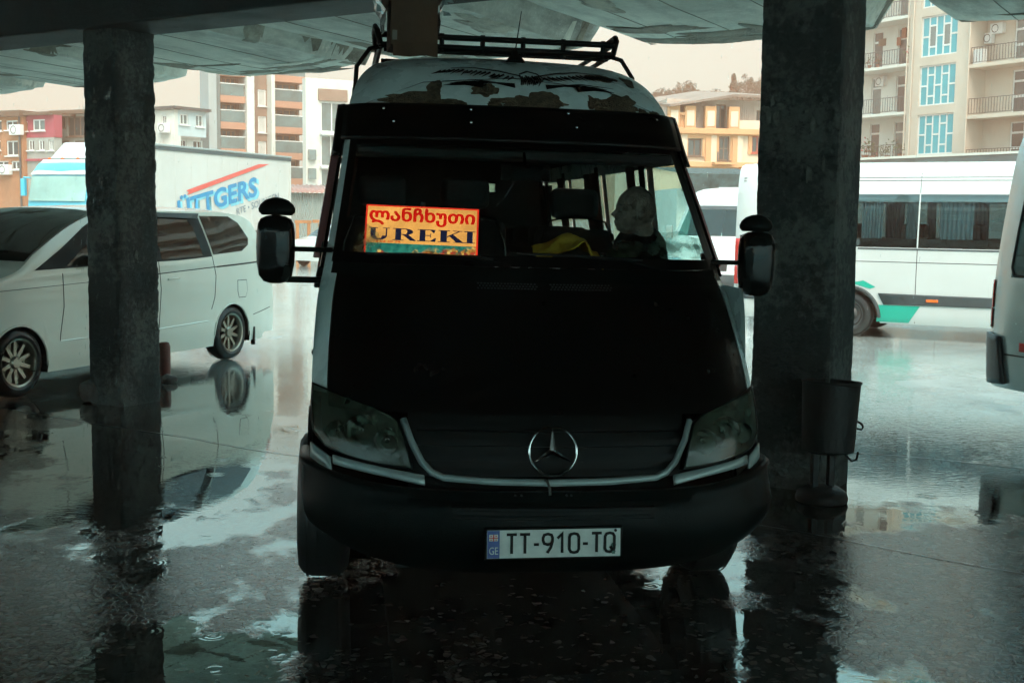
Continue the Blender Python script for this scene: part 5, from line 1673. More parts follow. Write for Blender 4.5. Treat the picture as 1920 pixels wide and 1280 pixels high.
for s in (-1, 1):
    for yy in (.85, 3.6):
        wheel(ec_, s * .78, yy, .31, .19, s, M_tyre, M_rimdark, steel=True)
    b = MB(); b.grid([[Vector((s * (.845 - .22 * (z - .98)), y, z)) for y in frange(1.75, 3.9, 6)] for z in frange(1.0, 1.42, 4)]); b.build('side_window', M_carglass, ec_)

# ---- pale hatchback far back, beside the corrugated fence
q = at_y(566, 470, 40); q.z = 0
hb = thing('hatchback', 'pale small car standing in front of the corrugated fence', 'car', (q.x, q.y, 0), R(-38))
ro = smooth_tab([(0, .7), (.15, .82), (.9, .96), (1.6, 1.38), (2.2, 1.46), (3.2, 1.42), (3.7, 1.0), (3.8, .7)])
b = MB(); rows = []
for y in frange(0, 3.8, 36):
    z = ro(y); g_ = max(0, z - .92)
    row = [(.76, .2), (.82, .5), (.83, .8), (.81, min(.92, z - .01)), (.80 - .25 * g_, .92 + g_ * .6 if g_ else z - .006), (.78 - .4 * g_, .92 + g_ * .93 if g_ else z - .004), (.35, z), (0, z + .01)]
    rows.append([Vector((-x, y, zz)) for x, zz in row] + [Vector((x, y, zz)) for x, zz in reversed(row[:-1])])
b.grid(rows); nn_ = len(rows[0]); b.f += [tuple(range(nn_)), tuple((len(rows) - 1) * nn_ + k for k in range(nn_))]; b.build('body', M_white, hb, smooth=40)
b = MB(); b.grid([[Vector((s_ * (.72 - .12 * t), lerp(.95, 1.62, t) - .02, lerp(.99, 1.385, t) + .02 - .02 * s_ * s_)) for s_ in frange(-1, 1, 8)] for t in frange(0, 1, 4)]); b.build('windscreen', M_carglass, hb, smooth=60)
for s in (-1, 1):
    for yy in (.75, 3.1):
        wheel(hb, s * .73, yy, .29, .18, s, M_tyre, M_rimdark, steel=True)
    b = MB(); b.grid([[Vector((s * (.80 - .28 * (z - .95)), y, z)) for y in frange(1.55, 3.1, 6)] for z in frange(.97, 1.32, 4)]); b.build('side_window', M_carglass, hb)
    b = MB(); b.sphere((s * .6, .1, .68), (.14, .06, .07), 10, 8); b.build('headlamp', M_chrome, hb, smooth=60)

# ---- white van with its face towards us, between the big van and the right pillar
q = at_y(1322, 470, 25.5); q.z = 0
wv = thing('white_van', 'white van with its windscreen towards us beyond the door mirror', 'van', (q.x, q.y, 0), R(-24))
k_ = .93
def sc3(b): b.v = [(x, y, z * k_) for x, y, z in b.v]; return b
sc3(fpatch(-1, 1, .30, 1.45, 24, 16)).build('nose', M_white, wv, smooth=60)
sc3(fpatch(-.88, .88, 1.46, 2.05, 20, 8, .004)).build('windscreen', glass('teal_windscreen', (.35, .6, .58), .02, 1.0), wv, smooth=60)
sc3(fpatch(-1, -.88, 1.45, 2.06, 4, 8)).build('windscreen_post', M_white, wv, smooth=60)
sc3(fpatch(.88, 1, 1.45, 2.06, 4, 8)).build('windscreen_post', M_white, wv, smooth=60)
sc3(fpatch(-1, 1, 2.05, 2.6, 24, 10)).build('roof_front', M_white, wv, smooth=60)
sc3(fpatch(-.86, .86, 2.05, 2.14, 20, 2, .01)).build('visor_band', M_grey, wv, smooth=60)
sc3(fpatch(-.45, .45, .68, .88, 10, 4, .006)).build('grille', M_groove, wv, smooth=60)
sc3(fpatch(-1, 1, .30, .60, 24, 4, .02)).build('bumper', M_grey, wv, smooth=60)
for s in (-1, 1):
    sc3(fpatch(s * .58, s * .97, .70, .95, 6, 4, .008)).build('headlamp', M_chrome, wv, smooth=60)
    sc3(sband(s, .36, 1.42, front_y, 5.0, 8, 10)).build('side_panel', M_white, wv, smooth=60)
    sc3(sband(s, 2.02, 2.6, front_y, 5.0, 8, 10)).build('roof_side', M_white, wv, smooth=60)
    sc3(sband(s, 1.42, 2.02, lambda z: front_y(z) + .06, 1.95, 6, 4, -.004)).build('door_window', MATS['teal_windscreen'], wv, smooth=60)
    sc3(sband(s, 1.42, 2.02, front_y, lambda z: front_y(z) + .06, 6, 2)).build('door_post', M_white, wv, smooth=60)
    sc3(sband(s, 1.42, 2.02, 1.95, 5.0, 6, 6)).build('load_panel', M_white, wv, smooth=60)
    b = MB(); b.box((s * 1.07, .98, 1.42), (.13, .10, .28)); b.box((s * .98, 1.0, 1.36), (.12, .03, .03)); b.build('door_mirror', M_white, wv, bevel=.03)
    wheel(wv, s * .86, 1.02, .34, .2, s, M_tyre, M_rimdark, steel=True); wheel(wv, s * .86, 4.2, .34, .2, s, M_tyre, M_rimdark, steel=True)
b = MB(); b.b2(-.34, .34, 2.3, 5.0, 2.405, 2.42); b.build('roof', M_white, wv)
b = MB(); b.b2(-.93, .93, 4.98, 5.02, .36, 2.38); b.build('rear_wall', M_white, wv)

# ---- box truck with a light blue cab
cr_ = at_y(545, 300, 50)
TH5 = -R(19.6)
L5 = 12.4
tk = thing('box_truck', 'box truck with light blue cab and blue lettering on white side', 'truck', Vector((cr_.x, cr_.y, 0)) - Matrix.Rotation(TH5, 3, 'Z') @ Vector((1.27, L5, 0)), TH5)
TKM = Matrix.Translation(tk.location) @ Matrix.Rotation(TH5, 4, 'Z')
TKI = TKM.inverted()
M_box = mat('trailer_white', (.58, .58, .55), .45, 0, .12, .6, .03, 20, dirt=.30, dirt_col=(.30, .29, .26))
M_cyan = mat('light_blue_cab_paint', (.06, .40, .52), .25, 0, .08, 2, coat=.6)
M_blue = mat('blue_letter_vinyl', (.01, .26, .50), .4)
M_ltblue = mat('pale_blue_shadow_vinyl', (.20, .60, .72), .4)
M_rednote = mat('red_stripe_vinyl', (.72, .12, .10), .4)
b = MB(); b.b2(-1.27, 1.27, 2.55, L5, 1.05, 3.92); b.build('cargo_box', M_box, tk, bevel=.02)
for i in range(11):
    yy = 2.55 + (L5 - 2.55) * (i + .0) / 10
    b = MB(); b.b2(1.272, 1.278, max(2.56, yy - .012), min(L5 - .01, yy + .012), 1.1, 3.86); b.build('panel_rib', mat('pale_rib', (.60, .60, .57), .5), tk)
b = MB(); b.b2(-1.31, 1.31, 2.53, L5 + .03, 3.922, 4.00); b.build('roof_cap', mat('grey_roof_rail', (.28, .33, .33), .5), tk, bevel=.02)
b = MB(); b.b2(1.272, 1.30, 2.55, L5, 3.80, 3.915); b.build('roof_rail', mat('dark_roof_rail', (.05, .09, .10), .5), tk)
b = MB(); b.b2(1.272, 1.295, L5 - .14, L5 - .02, 1.08, 3.79); b.build('rear_post', M_box, tk)
b = MB(); b.b2(-1.0, 1.0, .3, L5 - .2, .55, 1.04); b.build('chassis', M_groove, tk)
PN = (TKM.to_3x3() @ Vector((1, 0, 0)))
PP = TKM @ Vector((1.285, 0, 0))
def onbox(px, py, d=0.0):
    p = TKI @ on_plane(px, py, PP, PN)
    return Vector((p.x + d, p.y, p.z))
def quadmap(tl_, tr_, bl_, br_, d):
    def fn(x, y):
        a = (lerp(bl_[0], br_[0], x), lerp(bl_[1], br_[1], x)); c = (lerp(tl_[0], tr_[0], x), lerp(tl_[1], tr_[1], x))
        return onbox(lerp(a[0], c[0], y), lerp(a[1], c[1], y), d)
    return fn
place_text('letter_shadow', 'ÜTTGERS', M_ltblue, tk, quadmap((335, 371), (486, 325), (338, 416), (487, 372), .0), 1, 1, .035)
place_text('lettering', 'ÜTTGERS', M_blue, tk, quadmap((331, 369), (481, 323), (334, 412), (482, 368), .012), 1, 1, .030)
place_text('lettering', 'RTE • SOLINGEN', mat('grey_letter_vinyl', (.12, .22, .28), .5), tk, quadmap((443, 391), (522, 361), (444, 403), (523, 374), .006), 1, 1, 0)
b = MB(); b.add([onbox(*p, .008) for p in ((349, 357), (485, 308), (505, 308), (350, 366), (354, 361))], [(0, 1, 2, 4), (2, 3, 4)]); b.build('red_stripe', M_rednote, tk)
# cab
b = MB(); b.b2(-1.15, 1.15, .45, 2.2, 1.2, 3.0); b.build('cab_interior', mat('cab_reflected_sky', (.20, .32, .30), .8, 0, .4, 2), tk)  # pale teal panel stands in for sky reflected in the windscreen
b = MB(); rows = []
for (z, y, w, r_) in ((.5, .10, 1.20, .05), (1.0, .02, 1.25, .1), (1.9, .02, 1.25, .12), (2.05, .04, 1.25, .14), (2.85, .22, 1.23, .16), (3.0, .30, 1.22, .2), (3.20, .45, 1.18, .25), (3.32, .75, 1.10, .3), (3.36, 1.2, 1.05, .3)):
    rows.append([Vector((-w, 2.3, z)), Vector((-w, y + .4, z)), Vector((-w * .985, y + .16, z)), Vector((-w * .9, y + .05, z)), Vector((-w * .5, y, z)), Vector((0, y - .02, z)), Vector((w * .5, y, z)), Vector((w * .9, y + .05, z)), Vector((w * .985, y + .16, z)), Vector((w, y + .4, z)), Vector((w, 2.3, z))])
b.grid(rows); b.build('cab', M_cyan, tk, smooth=40)
b = MB(); b.grid([[Vector((s_ * 1.08, lerp(.06, .235, t) - .10 + .07 * s_ ** 4, lerp(2.02, 2.80, t))) for s_ in frange(-1, 1, 10)] for t in frange(0, 1, 5)]); b.build('windscreen', mat('truck_windscreen', (.27, .43, .39), .1, 0, .35, 1.2, spec=.8), tk, smooth=60)  # sky reflection painted in: opaque pale mint instead of clear glass
b = MB(); b.grid([[Vector((s_ * lerp(1.16, 1.04, t), lerp(.19, .66, t) - .03 + .07 * s_ ** 4, lerp(2.84, 3.33, t) + .01)) for s_ in frange(-1, 1, 10)] for t in frange(0, 1, 6)]); b.build('roof_visor', M_white, tk, smooth=60)
b = MB(); b.prism([(.75, 3.36), (1.45, 3.93), (2.45, 3.93), (2.45, 3.36)], lambda y, z: Vector((-.85, y, z)), lambda y, z: Vector((.95, y, z))); b.build('roof_spoiler', M_white, tk, bevel=.06, smooth=40)
b = MB(); b.prism([(.85, 3.40), (1.30, 3.74), (1.36, 3.74), (1.25, 3.40)], lambda y, z: Vector((.96, y, z)), lambda y, z: Vector((.975, y, z))); b.build('spoiler_flash', M_cyan, tk)
b = MB(); b.grid([[Vector((1.262, y, z)) for y in (.6, 1.0, 1.5)] for z in (2.0, 2.4, 2.8)]); b.build('side_window', MATS['truck_windscreen'], tk)
for s in (-1, 1):
    b = MB(); b.box((s * 1.42, .22, 2.45), (.16, .12, .55)); b.tube([(s * 1.2, .3, 2.75), (s * 1.42, .2, 2.76)], .03, 6); b.build('door_mirror', M_cyan, tk, bevel=.03)
    for yy in (1.3, 8.6, 9.9):
        wheel(tk, s * 1.08, yy, .50, .30, s, M_tyre, M_rimdark, steel=True, rim_r=.29)
b = MB(); b.tube([(-.62, .01, 2.03), (-.1, .0, 2.10)], .02, 5); b.build('wiper', M_ink, tk)
for x in (-.8, -.3, .3, .8):
    b = MB(); b.sphere((x, .72, 3.37), (.06, .05, .04), 8, 6); b.build('marker_lamp', M_orange, tk)

# ---- pedestal bin by the right pillar
q = on_z(1540, 938); q.z = 0
bn = thing('litter_bin', 'rusty round metal bin hung on a pedestal beside the right pillar', 'litter bin', q, R(15))
M_bin = mat('dark_painted_iron', (.009, .010, .010), .55, .3, .4, 9, .35, 60)
b = MB(); b.lathe([(.160, .415), (.152, .42), (.172, .84), (.183, .845), (.183, .835), (.176, .83), (.158, .42), (.12, .40), (.01, .395)], 40, cap=False)
dr = b.build('drum', M_bin, bn, smooth=35); dr.location = (.02, 0, -.105); dr.rotation_euler = (R(-2), R(2.5), 0)
b = MB(); b.lathe([(.168, .50), (.02, .50)], 24, cap=False); lit = b.build('bin_bag_fill', M_groove, dr)
b = MB(); b.tube([(.185, 0, .60), (.225, .0, .58), (.235, 0, .56), (.225, 0, .545), (.185, 0, .555)], .007, 6); b.build('handle', M_bin, dr, smooth=60)
b = MB(); b.tube([(.05, -.12, .41), (.09, -.13, .37), (.13, -.12, .375), (.15, -.10, .42)], .007, 6); b.build('latch', M_bin, dr, smooth=60)
for s in (-1, 1):
    b = MB(); b.b2(s * .055 - .02, s * .055 + .02, -.02, .02, .06, .31); b.build('post', M_bin, bn, bevel=.004)
b = MB(); b.lathe([(.0, 0), (.155, 0), (.16, .02), (.15, .055), (.11, .085), (.04, .095), (.0, .096)], 32, cap=False); b.build('base', M_bin, bn, smooth=40)

# ================================================================== houses beyond the yard
class Fac:
    """a facade plane: u runs along the wall, z up, d out of the wall towards the yard"""
    def __init__(s, px, py, Y, theta, name, label, group=None):
        p = at_y(px, py, Y)
        s.o = Vector((p.x, p.y, 0)); s.t = R(theta)
        s.u = Vector((math.cos(s.t), math.sin(s.t), 0)); s.n = Vector((math.sin(s.t), -math.cos(s.t), 0))
        s.root = thing(name, label, 'building', s.o, s.t, group)
    def uz(s, px, py, d=0.0):
        p = on_plane(px, py, s.o + s.n * d, s.n)
        return ((p - s.o).dot(s.u), p.z)
    def box(s, b, u0, u1, z0, z1, d0, d1):
        return b.b2(u0, u1, -d1, -d0, z0, z1)
    def part(s, name, m, u0, u1, z0, z1, d0, d1, parent=None, bevel=0.0):
        b = MB(); s.box(b, u0, u1, z0, z1, d0, d1)
        return b.build(name, m, parent or s.root, bevel=bevel)
    def wall(s, m, u0, u1, z0, z1, holes, depth=.25, name='wall', thick=8.0, d=0.0):
        us = sorted(set([u0, u1] + [h[0] for h in holes] + [h[1] for h in holes]))
        zs = sorted(set([z0, z1] + [h[2] for h in holes] + [h[3] for h in holes]))
        us = [x for x in us if u0 <= x <= u1]; zs = [x for x in zs if z0 <= x <= z1]
        b = MB()
        for i in range(len(us) - 1):
            for j in range(len(zs) - 1):
                cu, cz = (us[i] + us[i + 1]) / 2, (zs[j] + zs[j + 1]) / 2
                if any(h[0] < cu < h[1] and h[2] < cz < h[3] for h in holes):
                    continue
                b.add([(us[i], -d, zs[j]), (us[i + 1], -d, zs[j]), (us[i + 1], -d, zs[j + 1]), (us[i], -d, zs[j + 1])], [(0, 1, 2, 3)])
        for (a, c, e, f) in holes:
            y0, y1 = -d, -d + depth
            b.add([(a, y0, e), (c, y0, e), (c, y0, f), (a, y0, f), (a, y1, e), (c, y1, e), (c, y1, f), (a, y1, f)], [(0, 1, 5, 4), (1, 2, 6, 5), (2, 3, 7, 6), (3, 0, 4, 7)])
        # returns, top and back
        y1 = thick - d
        b.add([(u0, -d, z0), (u0, y1, z0), (u0, y1, z1), (u0, -d, z1)], [(0, 1, 2, 3)])
        b.add([(u1, -d, z0), (u1, y1, z0), (u1, y1, z1), (u1, -d, z1)], [(3, 2, 1, 0)])
        b.add([(u0, -d, z1), (u1, -d, z1), (u1, y1, z1), (u0, y1, z1)], [(0, 1, 2, 3)])
        b.add([(u0, depth - d + .12, z0), (u1, depth - d + .12, z0), (u1, depth - d + .12, z1), (u0, depth - d + .12, z1)], [(0, 1, 2, 3)])
        return b.build(name, m, s.root)
    def window(s, a, c, e, f, mf, mg, cols=2, rows=1, depth=.16, fw=.06, d=0.0, sill=True, name='window', curtain=False, split=None):
        b = MB(); dd = d - depth
        s.box(b, a, a + fw, e, f, dd, dd + .06); s.box(b, c - fw, c, e, f, dd, dd + .06)
        s.box(b, a + fw, c - fw, e, e + fw, dd, dd + .06); s.box(b, a + fw, c - fw, f - fw, f, dd, dd + .06)
        for i in range(1, cols):
            x = lerp(a, c, i / cols); s.box(b, x - fw / 2, x + fw / 2, e + fw, f - fw, dd, dd + .055)
        for i in range(1, rows):
            z = lerp(e, f, i / rows); s.box(b, a + fw, c - fw, z - fw / 2, z + fw / 2, dd, dd + .05)
        w = b.build(name, mf, s.root)
        p = MB(); s.box(p, a + fw * .5, c - fw * .5, e + fw * .5, f - fw * .5, dd + .012, dd + .024); p.build('pane', mg, w)
        if sill:
            p = MB(); s.box(p, a - .08, c + .08, e - .07, e - .005, d + .002, d + .12); p.build('sill', mf, w)
        return w
    def pxrect(s, x0, y0, x1, y1, d=0.0):
        """facade rectangle under a picture-plane box (for measuring only)"""
        a = s.uz(x0, (y0 + y1) / 2, d)[0]; c = s.uz(x1, (y0 + y1) / 2, d)[0]
        xm = (x0 + x1) / 2
        return (a, c, s.uz(xm, y1, d)[1], s.uz(xm, y0, d)[1])
    def holes_px(s, lst, d=0.0):
        return [s.pxrect(*r, d) for r in lst]
def paint(name, col, var=.25, scale=.5, rough=.85, dirt=.35, dc=(.16, .15, .13), bmp=.15):
    return mat(name, col, rough, 0, var, scale, bmp, 12, dirt=dirt, dirt_col=dc)
G_dark = mat('far_dark_glass', (.05, .085, .09), .12, 0, .5, .8, spec=.8)
G_mid = mat('far_grey_glass', (.16, .24, .24), .15, 0, .5, .8, spec=.8)
G_cyan = mat('cyan_panel_glass', (.008, .42, .50), .12, 0, .22, .5, spec=.6)
F_white = paint('white_window_frame', (.74, .74, .72), .1, 2, .5, .1)
F_brown = paint('brown_frame', (.15, .09, .06), .2, 2, .6)
F_rail = mat('thin_iron_rail', (.10, .11, .11), .5, .4, .2)

# ---- apartment block with glazed stair tower, right
A1 = Fac(1705, 200, 76.0, -61, 'apartment_block', 'cream apartment block with turquoise stair windows and balconies')
P_cream = paint('cream_render', (.62, .53, .44), .15, .35, .9, .3)
P_pale = paint('pale_render', (.70, .68, .62), .12, .4, .9, .25)
uL = A1.uz(1590, 200)[0]; uT0 = A1.uz(1705, 200)[0]; uT1 = A1.uz(1818, 200)[0]
floors = [A1.uz(1660, 301)[1], A1.uz(1660, 215)[1], A1.uz(1660, 128)[1], A1.uz(1660, 38)[1]]
fh = (floors[3] - floors[0]) / 3
zs_f = [floors[0] + fh * i for i in range(-1, 9)]
ztop = floors[0] + fh * 8
# left wing, set back 1.3 m, with balconies
uL = uT0 - 7.0
holes = []
doors = []
for i in range(0, 9):
    z = zs_f[i]
    for k, (a, w) in enumerate(((.35, .75), (2.25, .85), (4.35, .85), (6.1, .7))):
        u = uL + a + .25
        if u + w < uT0 - .05:
            holes.append((u, u + w, z + .08, z + fh * .86)); doors.append((u, u + w, z + .08, z + fh * .86, i, k))
A1.wall(P_pale, uL, uT0, 0, ztop, holes, .2, 'wall', 10, -1.3)
for (a, c, e, f, i, k) in doors:
    w = A1.window(a, c, e, f, F_white, G_dark if (i + k) % 3 else G_mid, 1, 1, .12, .07, -1.3, False, 'balcony_door')
    b = MB(); A1.box(b, a + .07, c - .07, lerp(e, f, .70), lerp(e, f, .75), -1.42, -1.36); b.build('transom', F_white, w)
def railing(F_, u0, u1, z, d, n, m=F_rail, h=.95, name='balcony_rail'):
    b = MB()
    F_.box(b, u0, u1, z + h - .035, z + h, d - .02, d + .02); F_.box(b, u0, u1, z + .08, z + .11, d - .015, d + .015)
    o = b.build(name, m, F_.root)
    for i in range(n + 1):
        u = lerp(u0, u1, i / n)
        bb = MB(); F_.box(bb, u - .012, u + .012, z + .11, z + h - .035, d - .012, d + .012); bb.build('baluster', m, o)
    return o
for i in range(0, 9):
    z = zs_f[i]
    A1.part('balcony_slab', P_pale, uL, uT0 - .02, z - .18, z, -1.3, .35, None, .02)
    if 1 <= i < 5:
        railing(A1, uL + .1, uT0 - .1, z, .30, 34)
# stair tower
holes = []
for i in range(0, 9):
    z = zs_f[i]
    holes.append((lerp(uT0, uT1, .20), lerp(uT0, uT1, .80), z + .22, z + fh * .90))
A1.wall(P_cream, uT0, uT1, 0, ztop + 1.5, holes, .22, 'stair_tower', 10, .25)
for i, (a, c, e, f) in enumerate(holes):
    b = MB(); n_ = 5; fw = .085; d0 = .25 - .16
    A1.box(b, a, c, e, e + fw, d0, d0 + .08); A1.box(b, a, c, f - fw, f, d0, d0 + .08)
    for k in range(n_ + 1):
        u = lerp(a + fw / 2, c - fw / 2, k / n_); A1.box(b, u - fw / 2, u + fw / 2, e + fw, f - fw, d0, d0 + .078)
    for k in range(n_):
        ua, ub = lerp(a + fw / 2, c - fw / 2, k / n_) + fw / 2, lerp(a + fw / 2, c - fw / 2, (k + 1) / n_) - fw / 2
        for t in ((.5,) if k % 2 == 0 else (.24, .76)):
            z = lerp(e, f, t); A1.box(b, ua, ub, z - fw * .6, z + fw * .6, d0, d0 + .076)
    w = b.build('stair_window', F_white, A1.root)
    for k in range(n_):
        ua, ub = lerp(a, c, k / n_), lerp(a, c, (k + 1) / n_)
        cuts = [e, lerp(e, f, .5), f] if k % 2 == 0 else [e, lerp(e, f, .24), lerp(e, f, .76), f]
        for j in range(len(cuts) - 1):
            b = MB(); A1.box(b, ua + .02, ub - .02, cuts[j] + .02, cuts[j + 1] - .02, d0 + .02, d0 + .035)
            b.build('pane', G_mid if (i == 3 and k in (1, 3) and j == 1) else G_cyan, w)
# right wing with deep loggias
uR1 = uT1 + 46
holes = []
doors = []
for i in range(0, 9):
    z = zs_f[i] - .55
    for k in range(15):
        u = uT1 + 1.9 + k * 3.0
        holes.append((u, u + .95, z + .08, z + fh * .86)); doors.append((u, u + .95, z + .08, z + fh * .86, i, k))
A1.wall(P_cream, uT1, uR1, 0, ztop - .3, holes, .2, 'wall', 10, -1.2)
for (a, c, e, f, i, k) in doors:
    w = A1.window(a, c, e, f, F_white, G_dark if (i + k) % 3 else G_mid, 1, 1, .12, .08, -1.2, False, 'balcony_door')
    b = MB(); A1.box(b, a + .08, c - .08, lerp(e, f, .36), lerp(e, f, .42), -1.33, -1.26); A1.box(b, a + .08, c - .08, lerp(e, f, .72), lerp(e, f, .77), -1.33, -1.26); b.build('transom', F_white, w)
for i in range(0, 9):
    z = zs_f[i] - .55
    for k in range(5):
        u0 = uT1 + .05 + k * 9.1
        A1.part('balcony_slab', P_cream, u0, u0 + 8.9, z - .22, z, -1.2, .30, None, .02)
        if 1 <= i < 5 and k < 2:
            railing(A1, u0 + .1, u0 + 8.8, z, .25, 44)
        elif i >= 1:
            A1.part('balcony_parapet', P_pale, u0 + .1, u0 + 8.8, z + .002, z + .95, .18, .28)
A1.part('balcony_parapet', P_cream, uT1 + .02, uT1 + 3.2, zs_f[4] - .55 + .002, zs_f[4] - .55 + 1.3, .0, .28)
def aircon(F_, u, z, d, w=.85):
    b = MB(); F_.box(b, u, u + w, z, z + .6, d, d + .32); o = b.build('air_conditioner', F_white, F_.root, bevel=.02)
    b = MB(); c_ = Vector((u + w * .42, -(d + .322), z + .3)); b.lathe([(.22, 0), (.24, .012), (.20, .014), (.19, .004)], 20, Matrix.Translation(c_) @ Matrix.Rotation(R(90), 4, 'X'), cap=False); b.build('fan_grille', F_rail, o)
z3 = zs_f[3] - .55
aircon(A1, uT1 + .42, z3 + 1.75, -1.2); aircon(A1, uT1 + .08, z3 + 1.25, -1.15, .5)
aircon(A1, uL + 3.1, zs_f[2] + 1.9, -1.3, .7)
A1.part('cabinet', F_white, uT1 + .15, uT1 + .8, z3 + .002, z3 + .85, -.3, .1, None, .02)
# drain pipes down the tower edges
for u in (uT0 - .06, uT1 + .06, uT0 + .35):
    b = MB(); b.tube([(u, -.32, 0), (u, -.32, ztop)], .045, 8); b.build('drain_pipe', P_cream, A1.root, smooth=60)
# flower pots and plants on the left balconies
M_leaf = mat('balcony_leaf', (.07, .13, .04), .6, 0, .5, 9)
M_pot = mat('terracotta', (.38, .13, .08), .7, 0, .2)
M_bloom = mat('pink_bloom', (.55, .10, .12), .7, 0, .4)
def pot_plant(F_, u, z, d, s, seed, bloom, label):
    rr = random.Random(seed)
    t = thing('potted_plant', label, 'plant', F_.o + F_.u * u + F_.n * d + Vector((0, 0, z)), F_.t, 'plants on the apartment balconies')
    b = MB(); b.lathe([(.08 * s, 0), (.13 * s, .22 * s), (.14 * s, .22 * s), (.12 * s, .2 * s)], 12); b.build('pot', M_pot, t)
    b = MB()
    bl = MB()
    for i in range(60):
        c_ = Vector((rr.gauss(0, .16 * s), rr.gauss(0, .12 * s), .32 * s + abs(rr.gauss(0, .22 * s))))
        a = Vector((rr.uniform(-1, 1), rr.uniform(-1, 1), rr.uniform(-.3, 1))).normalized() * .10 * s
        e = a.cross(Vector((rr.uniform(-1, 1), rr.uniform(-1, 1), 1))).normalized() * .045 * s
        (bl if bloom and i % 4 == 0 else b).add([c_, c_ + a * .5 + e, c_ + a, c_ + a * .5 - e], [(0, 1, 2, 3)])
    b.build('leaves', M_leaf, t)
    if bl.v: bl.build('blossoms', M_bloom, t)
for j, (px, fi, s, bloom, lab) in enumerate(((1622, 1, 1.8, 1, 'big leafy plant with pink flowers on the lowest balcony'), (1636, 1, 1.5, 0, 'dense green potted plant near the left end of the lowest balcony'),
        (1652, 1, .9, 1, 'small flowering pot on the lowest balcony below the first door'), (1664, 1, 1.3, 0, 'tall green pot in the middle of the lowest balcony'),
        (1690, 1, 1.6, 0, 'tall pot plant at the tower end of the lowest balcony'), (1624, 3, 1.0, 1, 'red flower pot on the second balcony from the top'), (1640, 3, .9, 1, 'small red pot plant on the upper balcony floor'), (1697, 3, 1.3, 1, 'orange flowering pot by the tower on the upper balcony'))):
    u = A1.uz(px, 250, .1)[0]
    pot_plant(A1, u, zs_f[fi] + .005, .05, s, 30 + j, bloom, lab)
for (px, py, w, h, m) in ((1695, 62, .35, .62, M_pot), (1685, 78, .30, .50, M_pot), (1654, 80, .6, .45, F_brown)):
    u, z = A1.uz(px, py, -1.25)
    b = MB(); A1.box(b, u - w / 2, u + w / 2, z - h / 2, z + h / 2, -1.29, -1.24); b.build('wall_basket', m, A1.root)
# low shop roof in front of the block
SH = Fac(1760, 300, 62, -58, 'shop_roof', 'low dark shop roof in front of the apartment block')
u0, u1 = SH.uz(1590, 300)[0], SH.uz(2050, 300)[0]
zt = SH.uz(1760, 291)[1]
SH.wall(paint('shop_wall', (.30, .31, .30)), u0, u1, 0, zt - .7, [], .2, 'wall', 5)
SH.part('roof', mat('dark_teal_roof', (.10, .16, .17), .5, 0, .4, 1, .2), u0 - .3, u1, zt - .7, zt - .12, -5, .5)
SH.part('roof_edge', P_pale, u0 - .3, u1, zt - .115, zt, -5, .6)

# ---- ornate orange house between the van and the right pillar
O1 = Fac(1340, 250, 66, 8, 'ornate_house', 'cream house with orange cornices under a corrugated attic')
P_or = paint('peach_render', (.72, .56, .42), .14, .5, .9, .2)
P_tr = paint('orange_trim', (.66, .34, .17), .15, .8, .85, .2)
P_cor = paint('corrugated_tan', (.50, .40, .34), .2, 1.0, .7, .3)
hl = O1.holes_px([(1290, 260, 1316, 293), (1348, 256, 1368, 301), (1410, 255, 1432, 287), (1292, 320, 1314, 345), (1346, 317, 1366, 345)])
u0, u1 = O1.uz(1225, 250)[0], O1.uz(1460, 250)[0]
zc = O1.uz(1340, 245)[1]; zr_ = O1.uz(1340, 186)[1]
O1.wall(P_or, u0, u1, 0, zc, hl, .25, 'wall', 9)
for i, (a, c, e, f) in enumerate(hl):
    O1.window(a, c, e, f, F_brown if i != 2 else mat('red_frame', (.45, .08, .05), .6), G_dark, 2, 2 if i in (1,) else 1, .18, .07)
    O1.part('window_surround', P_tr, a - .22, a - .02, e - .1, f + .12, .002, .07); O1.part('window_surround', P_tr, c + .02, c + .22, e - .1, f + .12, .002, .07)
    O1.part('window_surround', P_tr, a - .22, c + .22, f + .02, f + .22, .074, .12)
for (py, h, d) in ((247, .30, .35), (252, .12, .20), (309, .28, .25), (315, .12, .14)):
    z = O1.uz(1340, py)[1]
    O1.part('cornice', P_tr, u0, u1, z - h / 2, z + h / 2, .003, d, None, .03)
for px in (1282, 1327, 1337, 1377, 1386):
    u = O1.uz(px, 280)[0]
    O1.part('pilaster', P_tr if px in (1327, 1377) else P_or, u - .16, u + .16, 0, zc, .004, .13, None, .02)
# attic storey: corrugated sheets, pillars with balustrade, dark opening, sloping roof
za0, za1 = zc + .002, zr_
hlA = O1.holes_px([(1347, 195, 1366, 240), (1259, 203, 1272, 225), (1423, 206, 1434, 229)])
O1.wall(P_cor, u0 + .8, u1, za0, za1, hlA, .3, 'attic_wall', 7, -.4)
for (a, c, e, f) in hlA:
    O1.window(a, c, e, f, F_brown, G_dark, 2, 1, .2, .06, -.4, False)
ur = O1.uz(1273, 210)[0]
n_ = 46
for i in range(n_):
    u = lerp(ur, u1, i / n_)
    if any(h[0] - .1 < u < h[1] + .1 for h in hlA): continue
    zlo = za0 + (.9 if i % 1 == 0 else 0)
    O1.part('corrugation', P_cor, u, u + .06, za0 + .5, za1 - .1, -.398, -.36)
for px in (1262, 1292, 1330, 1374):
    u = O1.uz(px, 232)[0]
    O1.part('parapet_pillar', P_tr, u - .3, u + .3, za0, za0 + 1.25, -.1, .25, None, .03)
    O1.part('parapet_panel', P_or, u - .2, u + .2, za0 + .2, za0 + 1.0, .252, .28)
ub0, ub1 = O1.uz(1268, 232)[0], O1.uz(1287, 232)[0]
